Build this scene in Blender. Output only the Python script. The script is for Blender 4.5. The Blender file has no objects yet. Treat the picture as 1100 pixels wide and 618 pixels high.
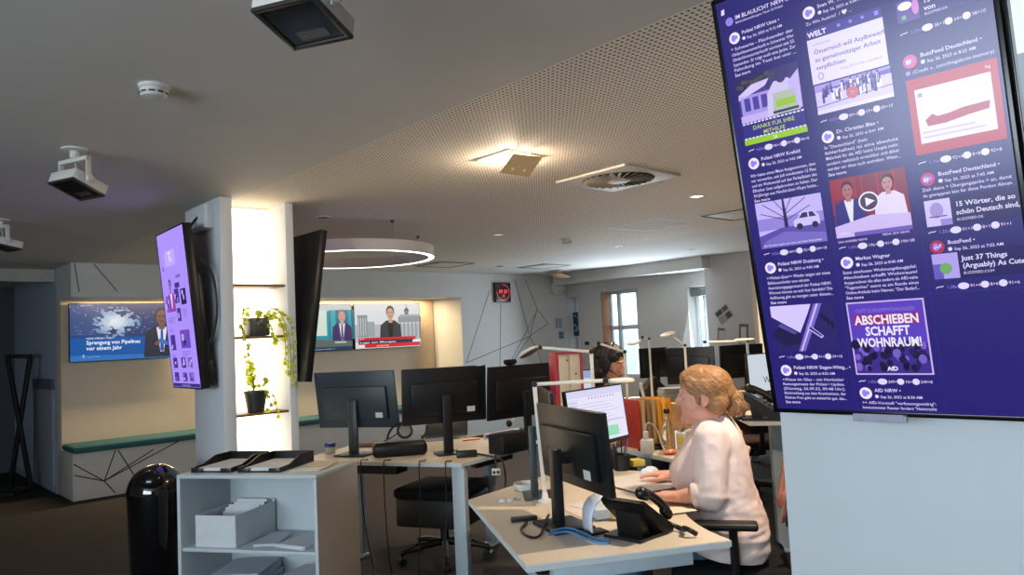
import bpy, bmesh, math, random
from mathutils import Vector as V, Matrix, noise
random.seed(7)
PI = math.pi
scene = bpy.context.scene
COL = scene.collection
R = math.radians

# ------------------------------------------------------------------ camera
F, PITCH, ROLL, EYE = 800.0, 0.06764358, 0.04952881, 1.5
cp, sp, cr, sr = math.cos(PITCH), math.sin(PITCH), math.cos(ROLL), math.sin(ROLL)
FW = V((0, cp, sp))
_r0, _u0 = V((1, 0, 0)), V((0, -sp, cp))
RT = cr * _r0 - sr * _u0
UP = cr * _u0 + sr * _r0
CAM = V((0, 0, EYE))
cd = bpy.data.cameras.new('camera')
cd.sensor_width = 36.0
cd.lens = 36.0 * F / 1100.0
cd.clip_start = 0.05
cd.clip_end = 200
co = bpy.data.objects.new('camera', cd)
COL.objects.link(co)
m = Matrix((RT, UP, -FW)).transposed().to_4x4()
m.translation = CAM
co.matrix_world = m
scene.camera = co
scene.view_settings.view_transform = 'Standard'
scene.view_settings.look = 'None'
scene.view_settings.gamma = 1
scene.view_settings.exposure = 0.0
scene.view_settings.use_curve_mapping = False

def ray(px, py):
    return FW + (px - 550) / F * RT + (309 - py) / F * UP
def G(px, py, z):                      # the point at height z seen at a pixel of the photograph
    d = ray(px, py)
    return CAM + d * ((z - EYE) / d.z)
def D(px, py, y):                      # the point at distance y
    d = ray(px, py)
    return CAM + d * (y / d.y)
# the room's own axes: A runs along the bench wall, B along the window wall
AA = 0.82581138
AV, BV = V((math.sin(AA), math.cos(AA), 0)), V((-math.cos(AA), math.sin(AA), 0))
ROT = PI / 2 - AA                      # room x axis (A) turned from world x
def AB(a, b, z=0.0):
    return AV * a + BV * b + V((0, 0, z))
def onA(px, py, a):                    # on the plane a = const -> (b, z)
    d = ray(px, py); t = (a - CAM.dot(AV)) / d.dot(AV); p = CAM + d * t
    return p.dot(BV), p.z
def onB(px, py, b):
    d = ray(px, py); t = (b - CAM.dot(BV)) / d.dot(BV); p = CAM + d * t
    return p.dot(AV), p.z

# ------------------------------------------------------------------ materials
def lin(c):
    return tuple(((x / 255) / 12.92 if x / 255 <= 0.04045 else ((x / 255 + 0.055) / 1.055) ** 2.4) for x in c)
_M = {}
def mat(name, col, rough=0.6, metal=0.0, var=0.08, scale=30.0, bump=0.0, spec=0.5, alpha=None, trans=0.0, coat=0.0, sub=0.0, stretch=None):
    if name in _M: return _M[name]
    mt = bpy.data.materials.new(name); mt.use_nodes = True
    nt = mt.node_tree; b = nt.nodes['Principled BSDF']
    c = lin(col)
    tc = nt.nodes.new('ShaderNodeTexCoord')
    src = tc.outputs['Object']
    if stretch:
        mp = nt.nodes.new('ShaderNodeMapping'); mp.inputs['Scale'].default_value = stretch
        nt.links.new(src, mp.inputs['Vector']); src = mp.outputs['Vector']
    nz = nt.nodes.new('ShaderNodeTexNoise'); nz.inputs['Scale'].default_value = scale
    nz.inputs['Detail'].default_value = 3
    nt.links.new(src, nz.inputs['Vector'])
    rp = nt.nodes.new('ShaderNodeValToRGB')
    rp.color_ramp.elements[0].position = 0.3; rp.color_ramp.elements[1].position = 0.7
    rp.color_ramp.elements[0].color = (*[x * (1 - var) for x in c], 1)
    rp.color_ramp.elements[1].color = (*[min(1, x * (1 + var)) for x in c], 1)
    nt.links.new(nz.outputs['Fac'], rp.inputs['Fac'])
    nt.links.new(rp.outputs['Color'], b.inputs['Base Color'])
    b.inputs['Roughness'].default_value = rough
    b.inputs['Metallic'].default_value = metal
    b.inputs['Specular IOR Level'].default_value = spec
    if trans: b.inputs['Transmission Weight'].default_value = trans
    if coat: b.inputs['Coat Weight'].default_value = coat; b.inputs['Coat Roughness'].default_value = 0.05
    if sub:
        b.inputs['Subsurface Weight'].default_value = sub
        b.inputs['Subsurface Radius'].default_value = (0.012, 0.005, 0.003)
    if alpha is not None: b.inputs['Alpha'].default_value = alpha
    if bump:
        bp = nt.nodes.new('ShaderNodeBump'); bp.inputs['Strength'].default_value = bump; bp.inputs['Distance'].default_value = 0.01
        nt.links.new(nz.outputs['Fac'], bp.inputs['Height']); nt.links.new(bp.outputs['Normal'], b.inputs['Normal'])
    _M[name] = mt
    return mt
def glow(col, s=1.0, rough=0.25, spec=0.5):   # a lit screen or lamp face
    key = ('glow', col, s, rough, spec)
    if key in _M: return _M[key]
    mt = bpy.data.materials.new('lit_%d_%d_%d' % tuple(int(x) for x in col)); mt.use_nodes = True
    b = mt.node_tree.nodes['Principled BSDF']
    b.inputs['Base Color'].default_value = (0.01, 0.01, 0.012, 1)
    b.inputs['Roughness'].default_value = rough
    b.inputs['Specular IOR Level'].default_value = spec
    b.inputs['Emission Color'].default_value = (*lin(col), 1)
    b.inputs['Emission Strength'].default_value = s
    _M[key] = mt
    return mt

# ------------------------------------------------------------------ mesh builder
def frame_of(d):
    d = d.normalized()
    a = V((0, 0, 1)) if abs(d.z) < 0.95 else V((1, 0, 0))
    x = a.cross(d).normalized()
    return x, d.cross(x)
class MB:
    def __init__(s): s.bm = bmesh.new(); s.mats = []; s.mi = 0
    def use(s, mt):
        if mt not in s.mats: s.mats.append(mt)
        s.mi = s.mats.index(mt); return s
    def _f(s, vs):
        try:
            f = s.bm.faces.new(vs); f.material_index = s.mi; return f
        except ValueError: return None
    def box(s, c, size, rot=None, bevel=0.0, seg=2):
        t = bmesh.new(); bmesh.ops.create_cube(t, size=1)
        for v in t.verts: v.co = V((v.co.x * size[0], v.co.y * size[1], v.co.z * size[2]))
        if bevel: bmesh.ops.bevel(t, geom=t.edges[:], offset=min(bevel, min(size) * 0.45), segments=seg, affect='EDGES', profile=0.5)
        M = (rot.to_matrix() if hasattr(rot, 'to_matrix') else rot) if rot is not None else Matrix.Identity(3)
        M = M.to_4x4(); M.translation = V(c)
        return s.add(t, M)
    def add(s, t, M=None):
        mp = {}
        for v in t.verts: mp[v] = s.bm.verts.new(M @ v.co if M else v.co)
        for f in t.faces: s._f([mp[v] for v in f.verts])
        t.free(); return s
    def ring(s, c, x, y, r, n, ry=None):
        ry = r if ry is None else ry
        return [s.bm.verts.new(c + x * (r * math.cos(2 * PI * k / n)) + y * (ry * math.sin(2 * PI * k / n))) for k in range(n)]
    def bridge(s, a, b):
        n = len(a)
        for k in range(n): s._f([a[k], a[(k + 1) % n], b[(k + 1) % n], b[k]])
    def cyl(s, p0, p1, r0, r1=None, n=20):
        p0, p1 = V(p0), V(p1); r1 = r0 if r1 is None else r1
        x, y = frame_of(p1 - p0)
        a, b = s.ring(p0, x, y, r0, n), s.ring(p1, x, y, r1, n)
        s.bridge(a, b); s._f(a[::-1]); s._f(b); return s
    def tube(s, pts, r, n=8, smooth=0):
        pts = [V(p) for p in pts]
        for _ in range(smooth):
            q = [pts[0]]
            for a, b in zip(pts, pts[1:]): q += [a * 0.75 + b * 0.25, a * 0.25 + b * 0.75]
            pts = q + [pts[-1]]
        rs = r if isinstance(r, (list, tuple)) else [r] * len(pts)
        if len(rs) != len(pts): rs = [rs[0] + (rs[-1] - rs[0]) * i / (len(pts) - 1) for i in range(len(pts))]
        prev = None; first = None; x = None
        for i, p in enumerate(pts):
            d = (pts[min(i + 1, len(pts) - 1)] - pts[max(i - 1, 0)])
            if d.length < 1e-7: continue
            d.normalize()
            if x is None: x, y = frame_of(d)
            else:
                x = (x - d * x.dot(d)).normalized(); y = d.cross(x)
            rg = s.ring(p, x, y, rs[i], n)
            if prev: s.bridge(prev, rg)
            else: first = rg
            prev = rg
        s._f(first[::-1]); s._f(prev); return s
    def lathe(s, prof, c=(0, 0, 0), axis=(0, 0, 1), n=32, caps=True, sx=1.0):
        c, ax = V(c), V(axis).normalized(); x, y = frame_of(ax)
        if abs(ax.z) > 0.99: x, y = V((1, 0, 0)), V((0, 1, 0)) * (1 if ax.z > 0 else -1)
        prev = first = None
        for r, z in prof:
            rg = s.ring(c + ax * z, x, y, max(r, 1e-4) * sx, n, max(r, 1e-4))
            if prev: s.bridge(prev, rg)
            else: first = rg
            prev = rg
        if caps: s._f(first[::-1]); s._f(prev)
        return s
    def prism(s, pts, z0, z1, M=None):     # polygon in xy, extruded in z (counter-clockwise)
        M = M or Matrix.Identity(4)
        a = [s.bm.verts.new(M @ V((p[0], p[1], z0))) for p in pts]
        b = [s.bm.verts.new(M @ V((p[0], p[1], z1))) for p in pts]
        s.bridge(a, b); s._f(a[::-1]); s._f(b); return s
    def quad(s, *p): s._f([s.bm.verts.new(V(q)) for q in p]); return s
    def ell(s, c, r, rot=None, sub=3):
        t = bmesh.new(); bmesh.ops.create_icosphere(t, subdivisions=sub, radius=1)
        M = Matrix.Diagonal(V(r)).to_4x4()
        if rot is not None: M = rot.to_4x4() @ M
        M = Matrix.Translation(V(c)) @ M
        return s.add(t, M)
    def cap(s, p0, p1, r0, r1, sub=2):      # tapered capsule
        t = bmesh.new()
        for p, r in ((p0, r0), (p1, r1)):
            bmesh.ops.create_icosphere(t, subdivisions=sub, radius=r, matrix=Matrix.Translation(V(p)))
        o = bmesh.ops.convex_hull(t, input=t.verts[:])
        bmesh.ops.delete(t, geom=[g for g in set(o['geom_interior'] + o['geom_unused']) if isinstance(g, bmesh.types.BMVert)], context='VERTS')
        return s.add(t)
    def hull(s, sph, sub=2):
        t = bmesh.new()
        for p, r in sph: bmesh.ops.create_icosphere(t, subdivisions=sub, radius=r, matrix=Matrix.Translation(V(p)))
        o = bmesh.ops.convex_hull(t, input=t.verts[:])
        bmesh.ops.delete(t, geom=[g for g in set(o['geom_interior'] + o['geom_unused']) if isinstance(g, bmesh.types.BMVert)], context='VERTS')
        return s.add(t)
    def mesh(s, name, angle=35, recalc=True):
        if recalc: bmesh.ops.recalc_face_normals(s.bm, faces=s.bm.faces[:])
        me = bpy.data.meshes.new(name); s.bm.to_mesh(me); s.bm.free()
        for mt in s.mats: me.materials.append(mt)
        me.polygons.foreach_set('use_smooth', [True] * len(me.polygons))
        me.set_sharp_from_angle(angle=R(angle))
        return me
    def build(s, name, mt=None, parent=None, angle=35, recalc=True):
        if mt is not None and not s.mats: s.mats = [mt]
        o = bpy.data.objects.new(name, s.mesh(name, angle, recalc)); COL.objects.link(o)
        if parent is not None: o.parent = parent
        return o
def tag(o, label, cat, group=None):
    o['label'] = label; o['category'] = cat
    if group: o['group'] = group
    return o
def thing(name, label, cat, loc=(0, 0, 0), rz=0.0, group=None, M=None):
    o = bpy.data.objects.new(name, None); COL.objects.link(o)
    o.empty_display_size = 0.05
    if M is not None: o.matrix_world = M
    else: o.location = loc; o.rotation_euler = (0, 0, rz)
    return tag(o, label, cat, group)
def struct(o):
    o['kind'] = 'structure'; return o
def dup(root, label=None, loc=None, rz=None, M=None, scale=None):
    r = root.copy(); COL.objects.link(r)
    if M is not None: r.matrix_world = M
    else:
        if loc is not None: r.location = loc
        if rz is not None: r.rotation_euler = (0, 0, rz)
    if scale: r.scale = scale
    if label: r['label'] = label
    for ch in list(root.children):
        c = ch.copy(); COL.objects.link(c); c.parent = r
        for g in list(ch.children):
            d = g.copy(); COL.objects.link(d); d.parent = c
    return r
def basis(P, e, up):                   # local x = e, z = up, y = away from the viewer
    e, up = V(e).normalized(), V(up).normalized()
    M = Matrix((e, up.cross(e), up)).transposed().to_4x4(); M.translation = V(P)
    return M
def yaw_of(d): return math.atan2(d[1], d[0])

# ------------------------------------------------------------------ pictures and writing on screens
_T = {}
def text_geo(body, bold=0.0):
    k = (body, bold)
    if k in _T: return _T[k]
    cu = bpy.data.curves.new('t', 'FONT'); cu.body = body; cu.size = 1.0; cu.resolution_u = 2; cu.offset = bold
    o = bpy.data.objects.new('t', cu); COL.objects.link(o)
    me = bpy.data.meshes.new_from_object(o.evaluated_get(bpy.context.evaluated_depsgraph_get()))
    vs = [(v.co.x, v.co.y) for v in me.vertices]; fs = [tuple(p.vertices) for p in me.polygons]
    bpy.data.objects.remove(o); bpy.data.curves.remove(cu); bpy.data.meshes.remove(me)
    _T[k] = (vs, fs); return _T[k]
class Canvas:                           # flat picture in local x (right) and z (up), facing -y
    EPS = 0.00025
    def __init__(s, gloss=0.25, k=1.0, tint=None, printed=False): s.mb = MB(); s.L = 0; s.gloss = gloss; s.k = k; s.tint = tint; s.printed = printed
    def _m(s, c):
        if s.tint: c = s.tint(c)
        c = tuple(int(round(x)) for x in c)
        s.mb.use(mat('ink_%d_%d_%d' % c, c, rough=0.6, var=0.03) if s.printed else glow(c, s.k, s.gloss))
    def poly(s, pts, c, up=True):
        s._m(c)
        if up: s.L += 1
        y = -s.L * s.EPS
        s.mb.quad(*[(p[0], y, p[1]) for p in pts]); return s
    def rect(s, x0, z0, x1, z1, c): return s.poly([(x0, z0), (x1, z0), (x1, z1), (x0, z1)], c)
    def ell(s, x, z, rx, rz, c, n=20): return s.poly([(x + rx * math.cos(2 * PI * k / n), z + rz * math.sin(2 * PI * k / n)) for k in range(n)], c)
    def line(s, pts, w, c):
        for a, b in zip(pts, pts[1:]):
            dx, dz = b[0] - a[0], b[1] - a[1]; l = math.hypot(dx, dz) or 1; nx, nz = -dz / l * w / 2, dx / l * w / 2
            s.poly([(a[0] - nx, a[1] - nz), (b[0] - nx, b[1] - nz), (b[0] + nx, b[1] + nz), (a[0] + nx, a[1] + nz)], c, up=False)
        return s
    def text(s, x, z, h, body, c, bold=0.0, fit=None, center=False):
        vs, fs = text_geo(body, bold); s._m(c)
        w = max((v[0] for v in vs), default=1); sx = h
        if fit: sx = fit / w
        if center: x -= w * sx / 2
        s.L += 1; y = -s.L * s.EPS
        bv = [s.mb.bm.verts.new((x + v[0] * sx, y, z + v[1] * h)) for v in vs]
        for f in fs: s.mb._f([bv[i] for i in f])
        return s
    def build(s, name, parent, loc=(0, 0, 0)):
        for f in s.mb.bm.faces:
            f.normal_update()
            if f.normal.y > 0: f.normal_flip()
        o = s.mb.build(name, None, parent, recalc=False); o.location = loc; return o
# ------------------------------------------------------------------ the room (local x = A, y = B)
CEIL = 2.55
white = mat('wall_paint', (206, 204, 200), rough=0.75, var=0.02, scale=6, bump=0.02)
ceil_m = mat('ceiling_paint', (208, 203, 197), rough=0.8, var=0.015, scale=4)
dark_line = mat('inlay_line', (40, 40, 44), rough=0.6); grey_line = mat('wall_line', (104, 104, 110), rough=0.6)
bench_m = mat('bench_laminate', (198, 190, 180), rough=0.5, var=0.03, scale=8)
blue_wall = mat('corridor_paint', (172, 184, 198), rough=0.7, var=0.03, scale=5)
pil_m = mat('pillar_paint', (214, 216, 218), rough=0.6, var=0.015, scale=5, bump=0.01)

def S(name, mb, mt=None):
    o = mb.build(name, mt); o.rotation_euler = (0, 0, ROT); return struct(o)

# carpet
cm = mat('dark_carpet', (62, 57, 56), rough=0.95, var=0.35, scale=260, bump=0.35, spec=0.1)
S('floor', MB().box((2.6, 4.0, -0.05), (16.4, 19, 0.1)), cm)

# ceiling: plain board and the perforated acoustic strip
PE0, PE1 = 2.07, 7.07
mb = MB()
for a0_, a1_ in ((-5.6, PE0), (PE1, 10.8)): mb.box(((a0_ + a1_) / 2, 4.0, CEIL + 0.05), (a1_ - a0_, 19, 0.1))
mb.box(((PE0 + PE1) / 2, 11.3, CEIL + 0.05), (PE1 - PE0, 4.4, 0.1))
S('ceiling', mb, ceil_m)
pm = bpy.data.materials.new('perforated_board'); pm.use_nodes = True
nt = pm.node_tree; bs = nt.nodes['Principled BSDF']
tc = nt.nodes.new('ShaderNodeTexCoord')
sc_ = nt.nodes.new('ShaderNodeVectorMath'); sc_.operation = 'SCALE'; sc_.inputs['Scale'].default_value = 1 / 0.025
fr = nt.nodes.new('ShaderNodeVectorMath'); fr.operation = 'FRACTION'
su = nt.nodes.new('ShaderNodeVectorMath'); su.operation = 'SUBTRACT'; su.inputs[1].default_value = (0.5, 0.5, 0)
mu = nt.nodes.new('ShaderNodeVectorMath'); mu.operation = 'MULTIPLY'; mu.inputs[1].default_value = (1, 1, 0)
ln = nt.nodes.new('ShaderNodeVectorMath'); ln.operation = 'LENGTH'
lt = nt.nodes.new('ShaderNodeMath'); lt.operation = 'LESS_THAN'; lt.inputs[1].default_value = 0.25
mx = nt.nodes.new('ShaderNodeMix'); mx.data_type = 'RGBA'
mx.inputs['A'].default_value = (*lin((240, 230, 216)), 1); mx.inputs['B'].default_value = (*lin((62, 54, 48)), 1)
for a, b in ((tc.outputs['Object'], sc_.inputs[0]), (sc_.outputs[0], fr.inputs[0]), (fr.outputs[0], su.inputs[0]), (su.outputs[0], mu.inputs[0]), (mu.outputs[0], ln.inputs[0]), (ln.outputs['Value'], lt.inputs[0]), (lt.outputs[0], mx.inputs['Factor']), (mx.outputs['Result'], bs.inputs['Base Color'])):
    nt.links.new(a, b)
bs.inputs['Roughness'].default_value = 0.8
S('ceiling_perforated', MB().box(((PE0 + PE1) / 2, 1.8, CEIL + 0.05), (PE1 - PE0, 14.6, 0.1)), pm)

# --- bench wall: front plane b = 9.10, niche behind it
WB, ND, ZS, ZN = 9.10, 0.50, 0.50, 2.175
mb = MB().use(white)
mb.box((5.85, WB + 0.35, (ZN + CEIL) / 2), (7.84, 0.7, CEIL - ZN))                  # band over the niche
niche_m = mat('niche_paint', (220, 198, 172), rough=0.7, var=0.02, scale=6)
mb.prism([(7.29, WB), (9.9, WB), (9.9, WB + 0.7), (7.13, WB + 0.7), (7.13, WB + ND)], 0, ZN)   # solid wall right of the niche, slanted cheek
mb.use(niche_m).box((4.52, WB + 0.6, (ZS + ZN) / 2), (5.18, 0.2, ZN - ZS))                        # back of the niche
mb.use(grey_line)
def inlay(pts, plane, w=0.012):
    q = [onB(x, y, plane) for x, y in pts]
    for a, b in zip(q, q[1:]):
        dx, dz = b[0] - a[0], b[1] - a[1]; l = math.hypot(dx, dz); nx, nz = -dz / l * w / 2, dx / l * w / 2
        mb.prism([(a[0] - nx, a[1] - nz), (b[0] - nx, b[1] - nz), (b[0] + nx, b[1] + nz), (a[0] + nx, a[1] + nz)], 0, 0.002,
                 Matrix(((1, 0, 0, 0), (0, 0, -1, plane), (0, 1, 0, 0), (0, 0, 0, 1))))
for p in ([(526, 312), (501, 390)], [(501, 390), (568, 362), (588.5, 348)], [(538, 326), (537, 395)], [(553, 301), (568, 358)], [(564, 300), (577, 332), (589, 348)],
          [(577, 332), (569, 362), (548, 392)], [(569, 362), (578, 378), (583, 396)], [(577, 334), (549, 388)]):
    inlay(p, WB)
for p in ([(80, 283), (85, 314)], [(101, 284), (126, 313)]): inlay(p, WB)
S('wall_back', mb)
mb = MB().use(bench_m).box((4.45, WB + 0.35, ZS / 2), (5.04, 0.7, ZS), bevel=0.006)
mb.use(dark_line)
for p in ([(79, 499), (112, 517)], [(112, 517), (124, 484)], [(112, 517), (165, 483)], [(112, 517), (192, 474)], [(112, 517), (80, 511)], [(112, 517), (124, 530)], [(127, 484), (148, 517)]):
    inlay(p, WB)
S('trim_1', mb)

# --- corridor wall a = 1.93 going back from the bench, its end and header
CA = 1.93
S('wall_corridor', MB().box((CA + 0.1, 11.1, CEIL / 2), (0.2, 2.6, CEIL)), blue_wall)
b0, z0 = onA(38, 407, CA); b1, _ = onA(58.5, 400, CA)
door_m = mat('door_laminate', (150, 156, 166), rough=0.5, var=0.03, scale=6)
mb = MB().use(door_m).box((CA - 0.012, (b0 + b1) / 2, z0 / 2 + 0.01), (0.024, abs(b1 - b0), z0 - 0.02), bevel=0.004)
mb.use(mat('door_band', (96, 100, 108), rough=0.5)).box((CA - 0.016, (b0 + b1) / 2, z0 - 0.06), (0.03, abs(b1 - b0) + 0.02, 0.12), bevel=0.004)
S('door_1', mb)
S('baseboard_corridor', MB().box((CA - 0.006, 11.1, 0.04), (0.012, 2.6, 0.08)), door_m)
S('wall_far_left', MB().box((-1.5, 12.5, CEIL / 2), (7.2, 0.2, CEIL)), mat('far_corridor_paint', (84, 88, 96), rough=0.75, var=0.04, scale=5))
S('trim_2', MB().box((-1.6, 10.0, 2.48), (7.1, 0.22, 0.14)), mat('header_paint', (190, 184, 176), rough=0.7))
mb = MB(); LA = -4.0
mb.box((LA - 0.1, 8.1, CEIL / 2), (0.2, 10.4, CEIL)); mb.box((LA - 0.1, -3.6, CEIL / 2), (0.2, 3.0, CEIL)); mb.box((LA - 0.1, 0.4, 0.4), (0.2, 5.0, 0.8)); mb.box((LA - 0.1, 0.4, 2.475), (0.2, 5.0, 0.15)); mb.box((LA - 0.1, 0.4, 1.6), (0.2, 0.2, 1.6))
S('wall_left', mb, white)
for i, b in enumerate((-0.9, 1.7)):
    mb = MB()
    for c, s in (((LA - 0.1, b - 1.17, 1.6), (0.08, 0.06, 1.6)), ((LA - 0.1, b + 1.17, 1.6), (0.08, 0.06, 1.6)), ((LA - 0.1, b, 2.37), (0.08, 2.4, 0.06)), ((LA - 0.1, b, 0.83), (0.08, 2.4, 0.06)), ((LA - 0.1, b, 1.6), (0.08, 0.05, 1.6))): mb.box(c, s, bevel=0.004)
    S('window_%d' % (4 + i), mb, mat('window_frame', (214, 220, 224), rough=0.4))
S('wall_rear', MB().box((2.6, -5.1, CEIL / 2), (15.6, 0.2, CEIL)), white)

# --- window wall a = 9.715 with three openings
WA = 9.715
def opening(x0, y0, x1, zb):
    ba, zt = onA(x0, y0, WA); bb, _ = onA(x1, y0, WA)
    return max(ba, bb), min(ba, bb), zt, zb
O = [opening(609.5, 320, 620, 0.9), opening(645, 314, 684.5, 0.75), opening(738, 309, 760, 0.75)]
mb = MB().use(white)
edges = [9.3] + [e for o in O for e in (o[0], o[1])] + [-5.0]
for i in range(0, len(edges), 2):
    a, b = edges[i], edges[i + 1]
    mb.box((WA + 0.15, (a + b) / 2, CEIL / 2), (0.3, a - b, CEIL))
for hi, lo, zt, zb in O:
    mb.box((WA + 0.15, (hi + lo) / 2, (zt + CEIL) / 2), (0.3, hi - lo, CEIL - zt))
    mb.box((WA + 0.15, (hi + lo) / 2, zb / 2), (0.3, hi - lo, zb))
S('wall_window', mb)
frame_m = mat('window_frame', (214, 220, 224), rough=0.4)
glass_m = mat('window_glass', (235, 245, 250), rough=0.03, trans=1.0, var=0.0)
for i, (hi, lo, zt, zb) in enumerate(O):
    mb = MB().use(frame_m); w = hi - lo; x = WA + 0.22
    t = 0.05
    for c, s in (((x, hi - t / 2, (zt + zb) / 2), (0.07, t, zt - zb)), ((x, lo + t / 2, (zt + zb) / 2), (0.07, t, zt - zb)),
                 ((x, (hi + lo) / 2, zt - t / 2), (0.07, w, t)), ((x, (hi + lo) / 2, zb + t / 2), (0.07, w, t))):
        mb.box(c, s, bevel=0.006)
    if i == 1:
        mb.box((x, lo + w * 0.72, (zt + zb) / 2), (0.07, 0.06, zt - zb), bevel=0.006)
        mb.box((x, (hi + lo) / 2, zt - 0.62), (0.07, w, 0.07), bevel=0.006)
        mb.box((x, lo + 0.16, (zt + zb) / 2), (0.07, 0.04, zt - zb), bevel=0.006)
    if i == 2: mb.box((x, lo + w * 0.55, (zt + zb) / 2), (0.07, 0.04, zt - zb), bevel=0.006)
    o = S('window_%d' % (i + 1), mb)
    p = MB().box((x, (hi + lo) / 2, (zt + zb) / 2), (0.008, w - 0.02, zt - zb - 0.02)).build('pane', glass_m, o)
    if i == 1:
        MB().box((WA + 0.10, hi - 0.02, (zt + zb) / 2), (0.2, 0.04, zt - zb), bevel=0.004).build('reveal', mat('wood_reveal', (196, 140, 104), rough=0.5, var=0.12, scale=12), o)
    if i == 2:
        MB().box((WA + 0.12, (hi + lo) / 2, zt - 0.07), (0.12, w - 0.02, 0.14), bevel=0.01).build('blind_box', mat('blind_box', (120, 128, 132), rough=0.5), o)
# lower soffit along the windows
S('trim_3', MB().box((WA - 0.22, 7.50, CEIL - 0.09), (0.44, 3.0, 0.18)), white)

# --- pillars
PB0, PB1, PA0, PA1 = 4.965, 5.50, 1.937, 2.466
mb = MB().use(pil_m)
fr_w = 0.085
zt, zb_ = CEIL, 0.0
# the niche opens to -B : shell with two cheeks, back and both flanks
mb.box(((PA0 + PA0 + 0.085) / 2, (PB0 + PB1) / 2, CEIL / 2), (0.085, PB1 - PB0, CEIL), bevel=0.004)
mb.box((PA1 - 0.030, (PB0 + PB1) / 2, CEIL / 2), (0.060, PB1 - PB0, CEIL), bevel=0.004)
mb.box(((PA0 + PA1) / 2, PB1 - 0.12, CEIL / 2), (PA1 - PA0 - 0.10, 0.23, CEIL))
S('pillar', mb)
# luminous back panel of the niche
lum = MB().box(((PA0 + 0.085 + PA1 - 0.06) / 2, PB0 + 0.290, CEIL / 2), (PA1 - PA0 - 0.147, 0.01, CEIL - 0.04))
o = lum.build('light_panel', glow((255, 232, 196), 4.5, 0.5)); o.rotation_euler = (0, 0, ROT)
tag(o, 'glowing warm white light panel lining the niche of the shelf pillar', 'light panel')

# right-hand pillar that carries the big display
ye = 0.7929664387611078
e_r, n_r = V((math.cos(ye), -math.sin(ye), 0)), V((-math.sin(ye), -math.cos(ye), 0))
P_R = V((0.77241358, 2.27176037, 1.23754495))
back = P_R - n_r * 0.13
d = ray(836.5, 447); t = (back - CAM).dot(n_r) / d.dot(n_r); pl = CAM + d * t; pl.z = 0
o = MB().box((0.55, 0.3, CEIL / 2), (1.1, 0.6, CEIL), bevel=0.012).build('pillar', mat('pillar_paint_cool', (206, 212, 216), rough=0.55, var=0.015, scale=5))
M = Matrix((e_r, -n_r, V((0, 0, 1)))).transposed().to_4x4(); M.translation = pl
o.matrix_world = M; struct(o)

# far pillar with warm lit flank
b_a, _ = onA(757.5, 300, 9.52); b_b, _ = onA(807, 300, 9.52)
S('pillar', MB().box((9.45 + 0.3, (b_a + b_b) / 2, CEIL / 2), (0.5, b_a - b_b, CEIL), bevel=0.01), mat('far_pillar_paint', (190, 184, 182), rough=0.7, var=0.02))
b_c, _ = onA(840, 300, 9.6)
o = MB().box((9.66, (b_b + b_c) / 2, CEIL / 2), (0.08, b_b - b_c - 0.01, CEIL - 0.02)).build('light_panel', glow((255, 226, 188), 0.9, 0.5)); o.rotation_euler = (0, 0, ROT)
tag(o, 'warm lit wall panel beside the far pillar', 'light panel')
# outside
o = MB().box((WA + 6, 5.5, 0.2), (0.4, 20, 3.2)).build('building', mat('facade', (236, 238, 240), rough=0.7, var=0.04, scale=1.5))
o.rotation_euler = (0, 0, ROT); tag(o, 'pale building facade across the street outside the windows', 'building')
mb = MB()
for k in range(14): mb.box((WA + 5.79, -3 + k * 1.3, 1.0), (0.05, 0.8, 1.0))
c = mb.build('window_row', mat('far_glass', (196, 208, 214), rough=0.3), None); c.parent = o
S('trim_4', MB().box((WA + 3, 5.5, -0.1), (5.4, 20, 0.1)), mat('pavement', (150, 150, 150), rough=0.9))
# ------------------------------------------------------------------ displays
black_pl = mat('black_plastic', (22, 22, 24), rough=0.4, var=0.1, bump=0.02, scale=200)
bezel_m = mat('black_bezel', (12, 12, 14), rough=0.22)
metal_m = mat('grey_steel', (150, 152, 156), rough=0.35, metal=0.9)
zinc = mat('zinc_plate', (176, 178, 182), rough=0.4, metal=0.6)

def display(name, label, cat, M, w, h, screen_fn, bez=0.010, depth=0.035, k=1.0, tint=None, gloss=0.22, hump=True, group=None):
    t = thing(name, label, cat, M=M, group=group)
    mb = MB().box((w / 2, depth / 2 + 0.004, h / 2), (w, depth, h), bevel=0.006)
    mb.build('casing', black_pl, t)
    mb = MB()
    for c, s in (((w / 2, 0.002, bez / 2), (w, 0.008, bez)), ((w / 2, 0.002, h - bez / 2), (w, 0.008, bez)), ((bez / 2, 0.002, h / 2), (bez, 0.008, h)), ((w - bez / 2, 0.002, h / 2), (bez, 0.008, h))):
        mb.box(c, s, bevel=0.002)
    mb.build('bezel', bezel_m, t)
    if hump: MB().box((w / 2, depth + 0.03, h * 0.42), (w * 0.78, 0.06, h * 0.62), bevel=0.02).build('back_housing', black_pl, t)
    if screen_fn:
        c = Canvas(gloss, k, tint); c.rect(bez, bez, w - bez, h - bez, screen_fn[0]); screen_fn[1](c, w, h)
        c.build('screen', t)
    return t

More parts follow.
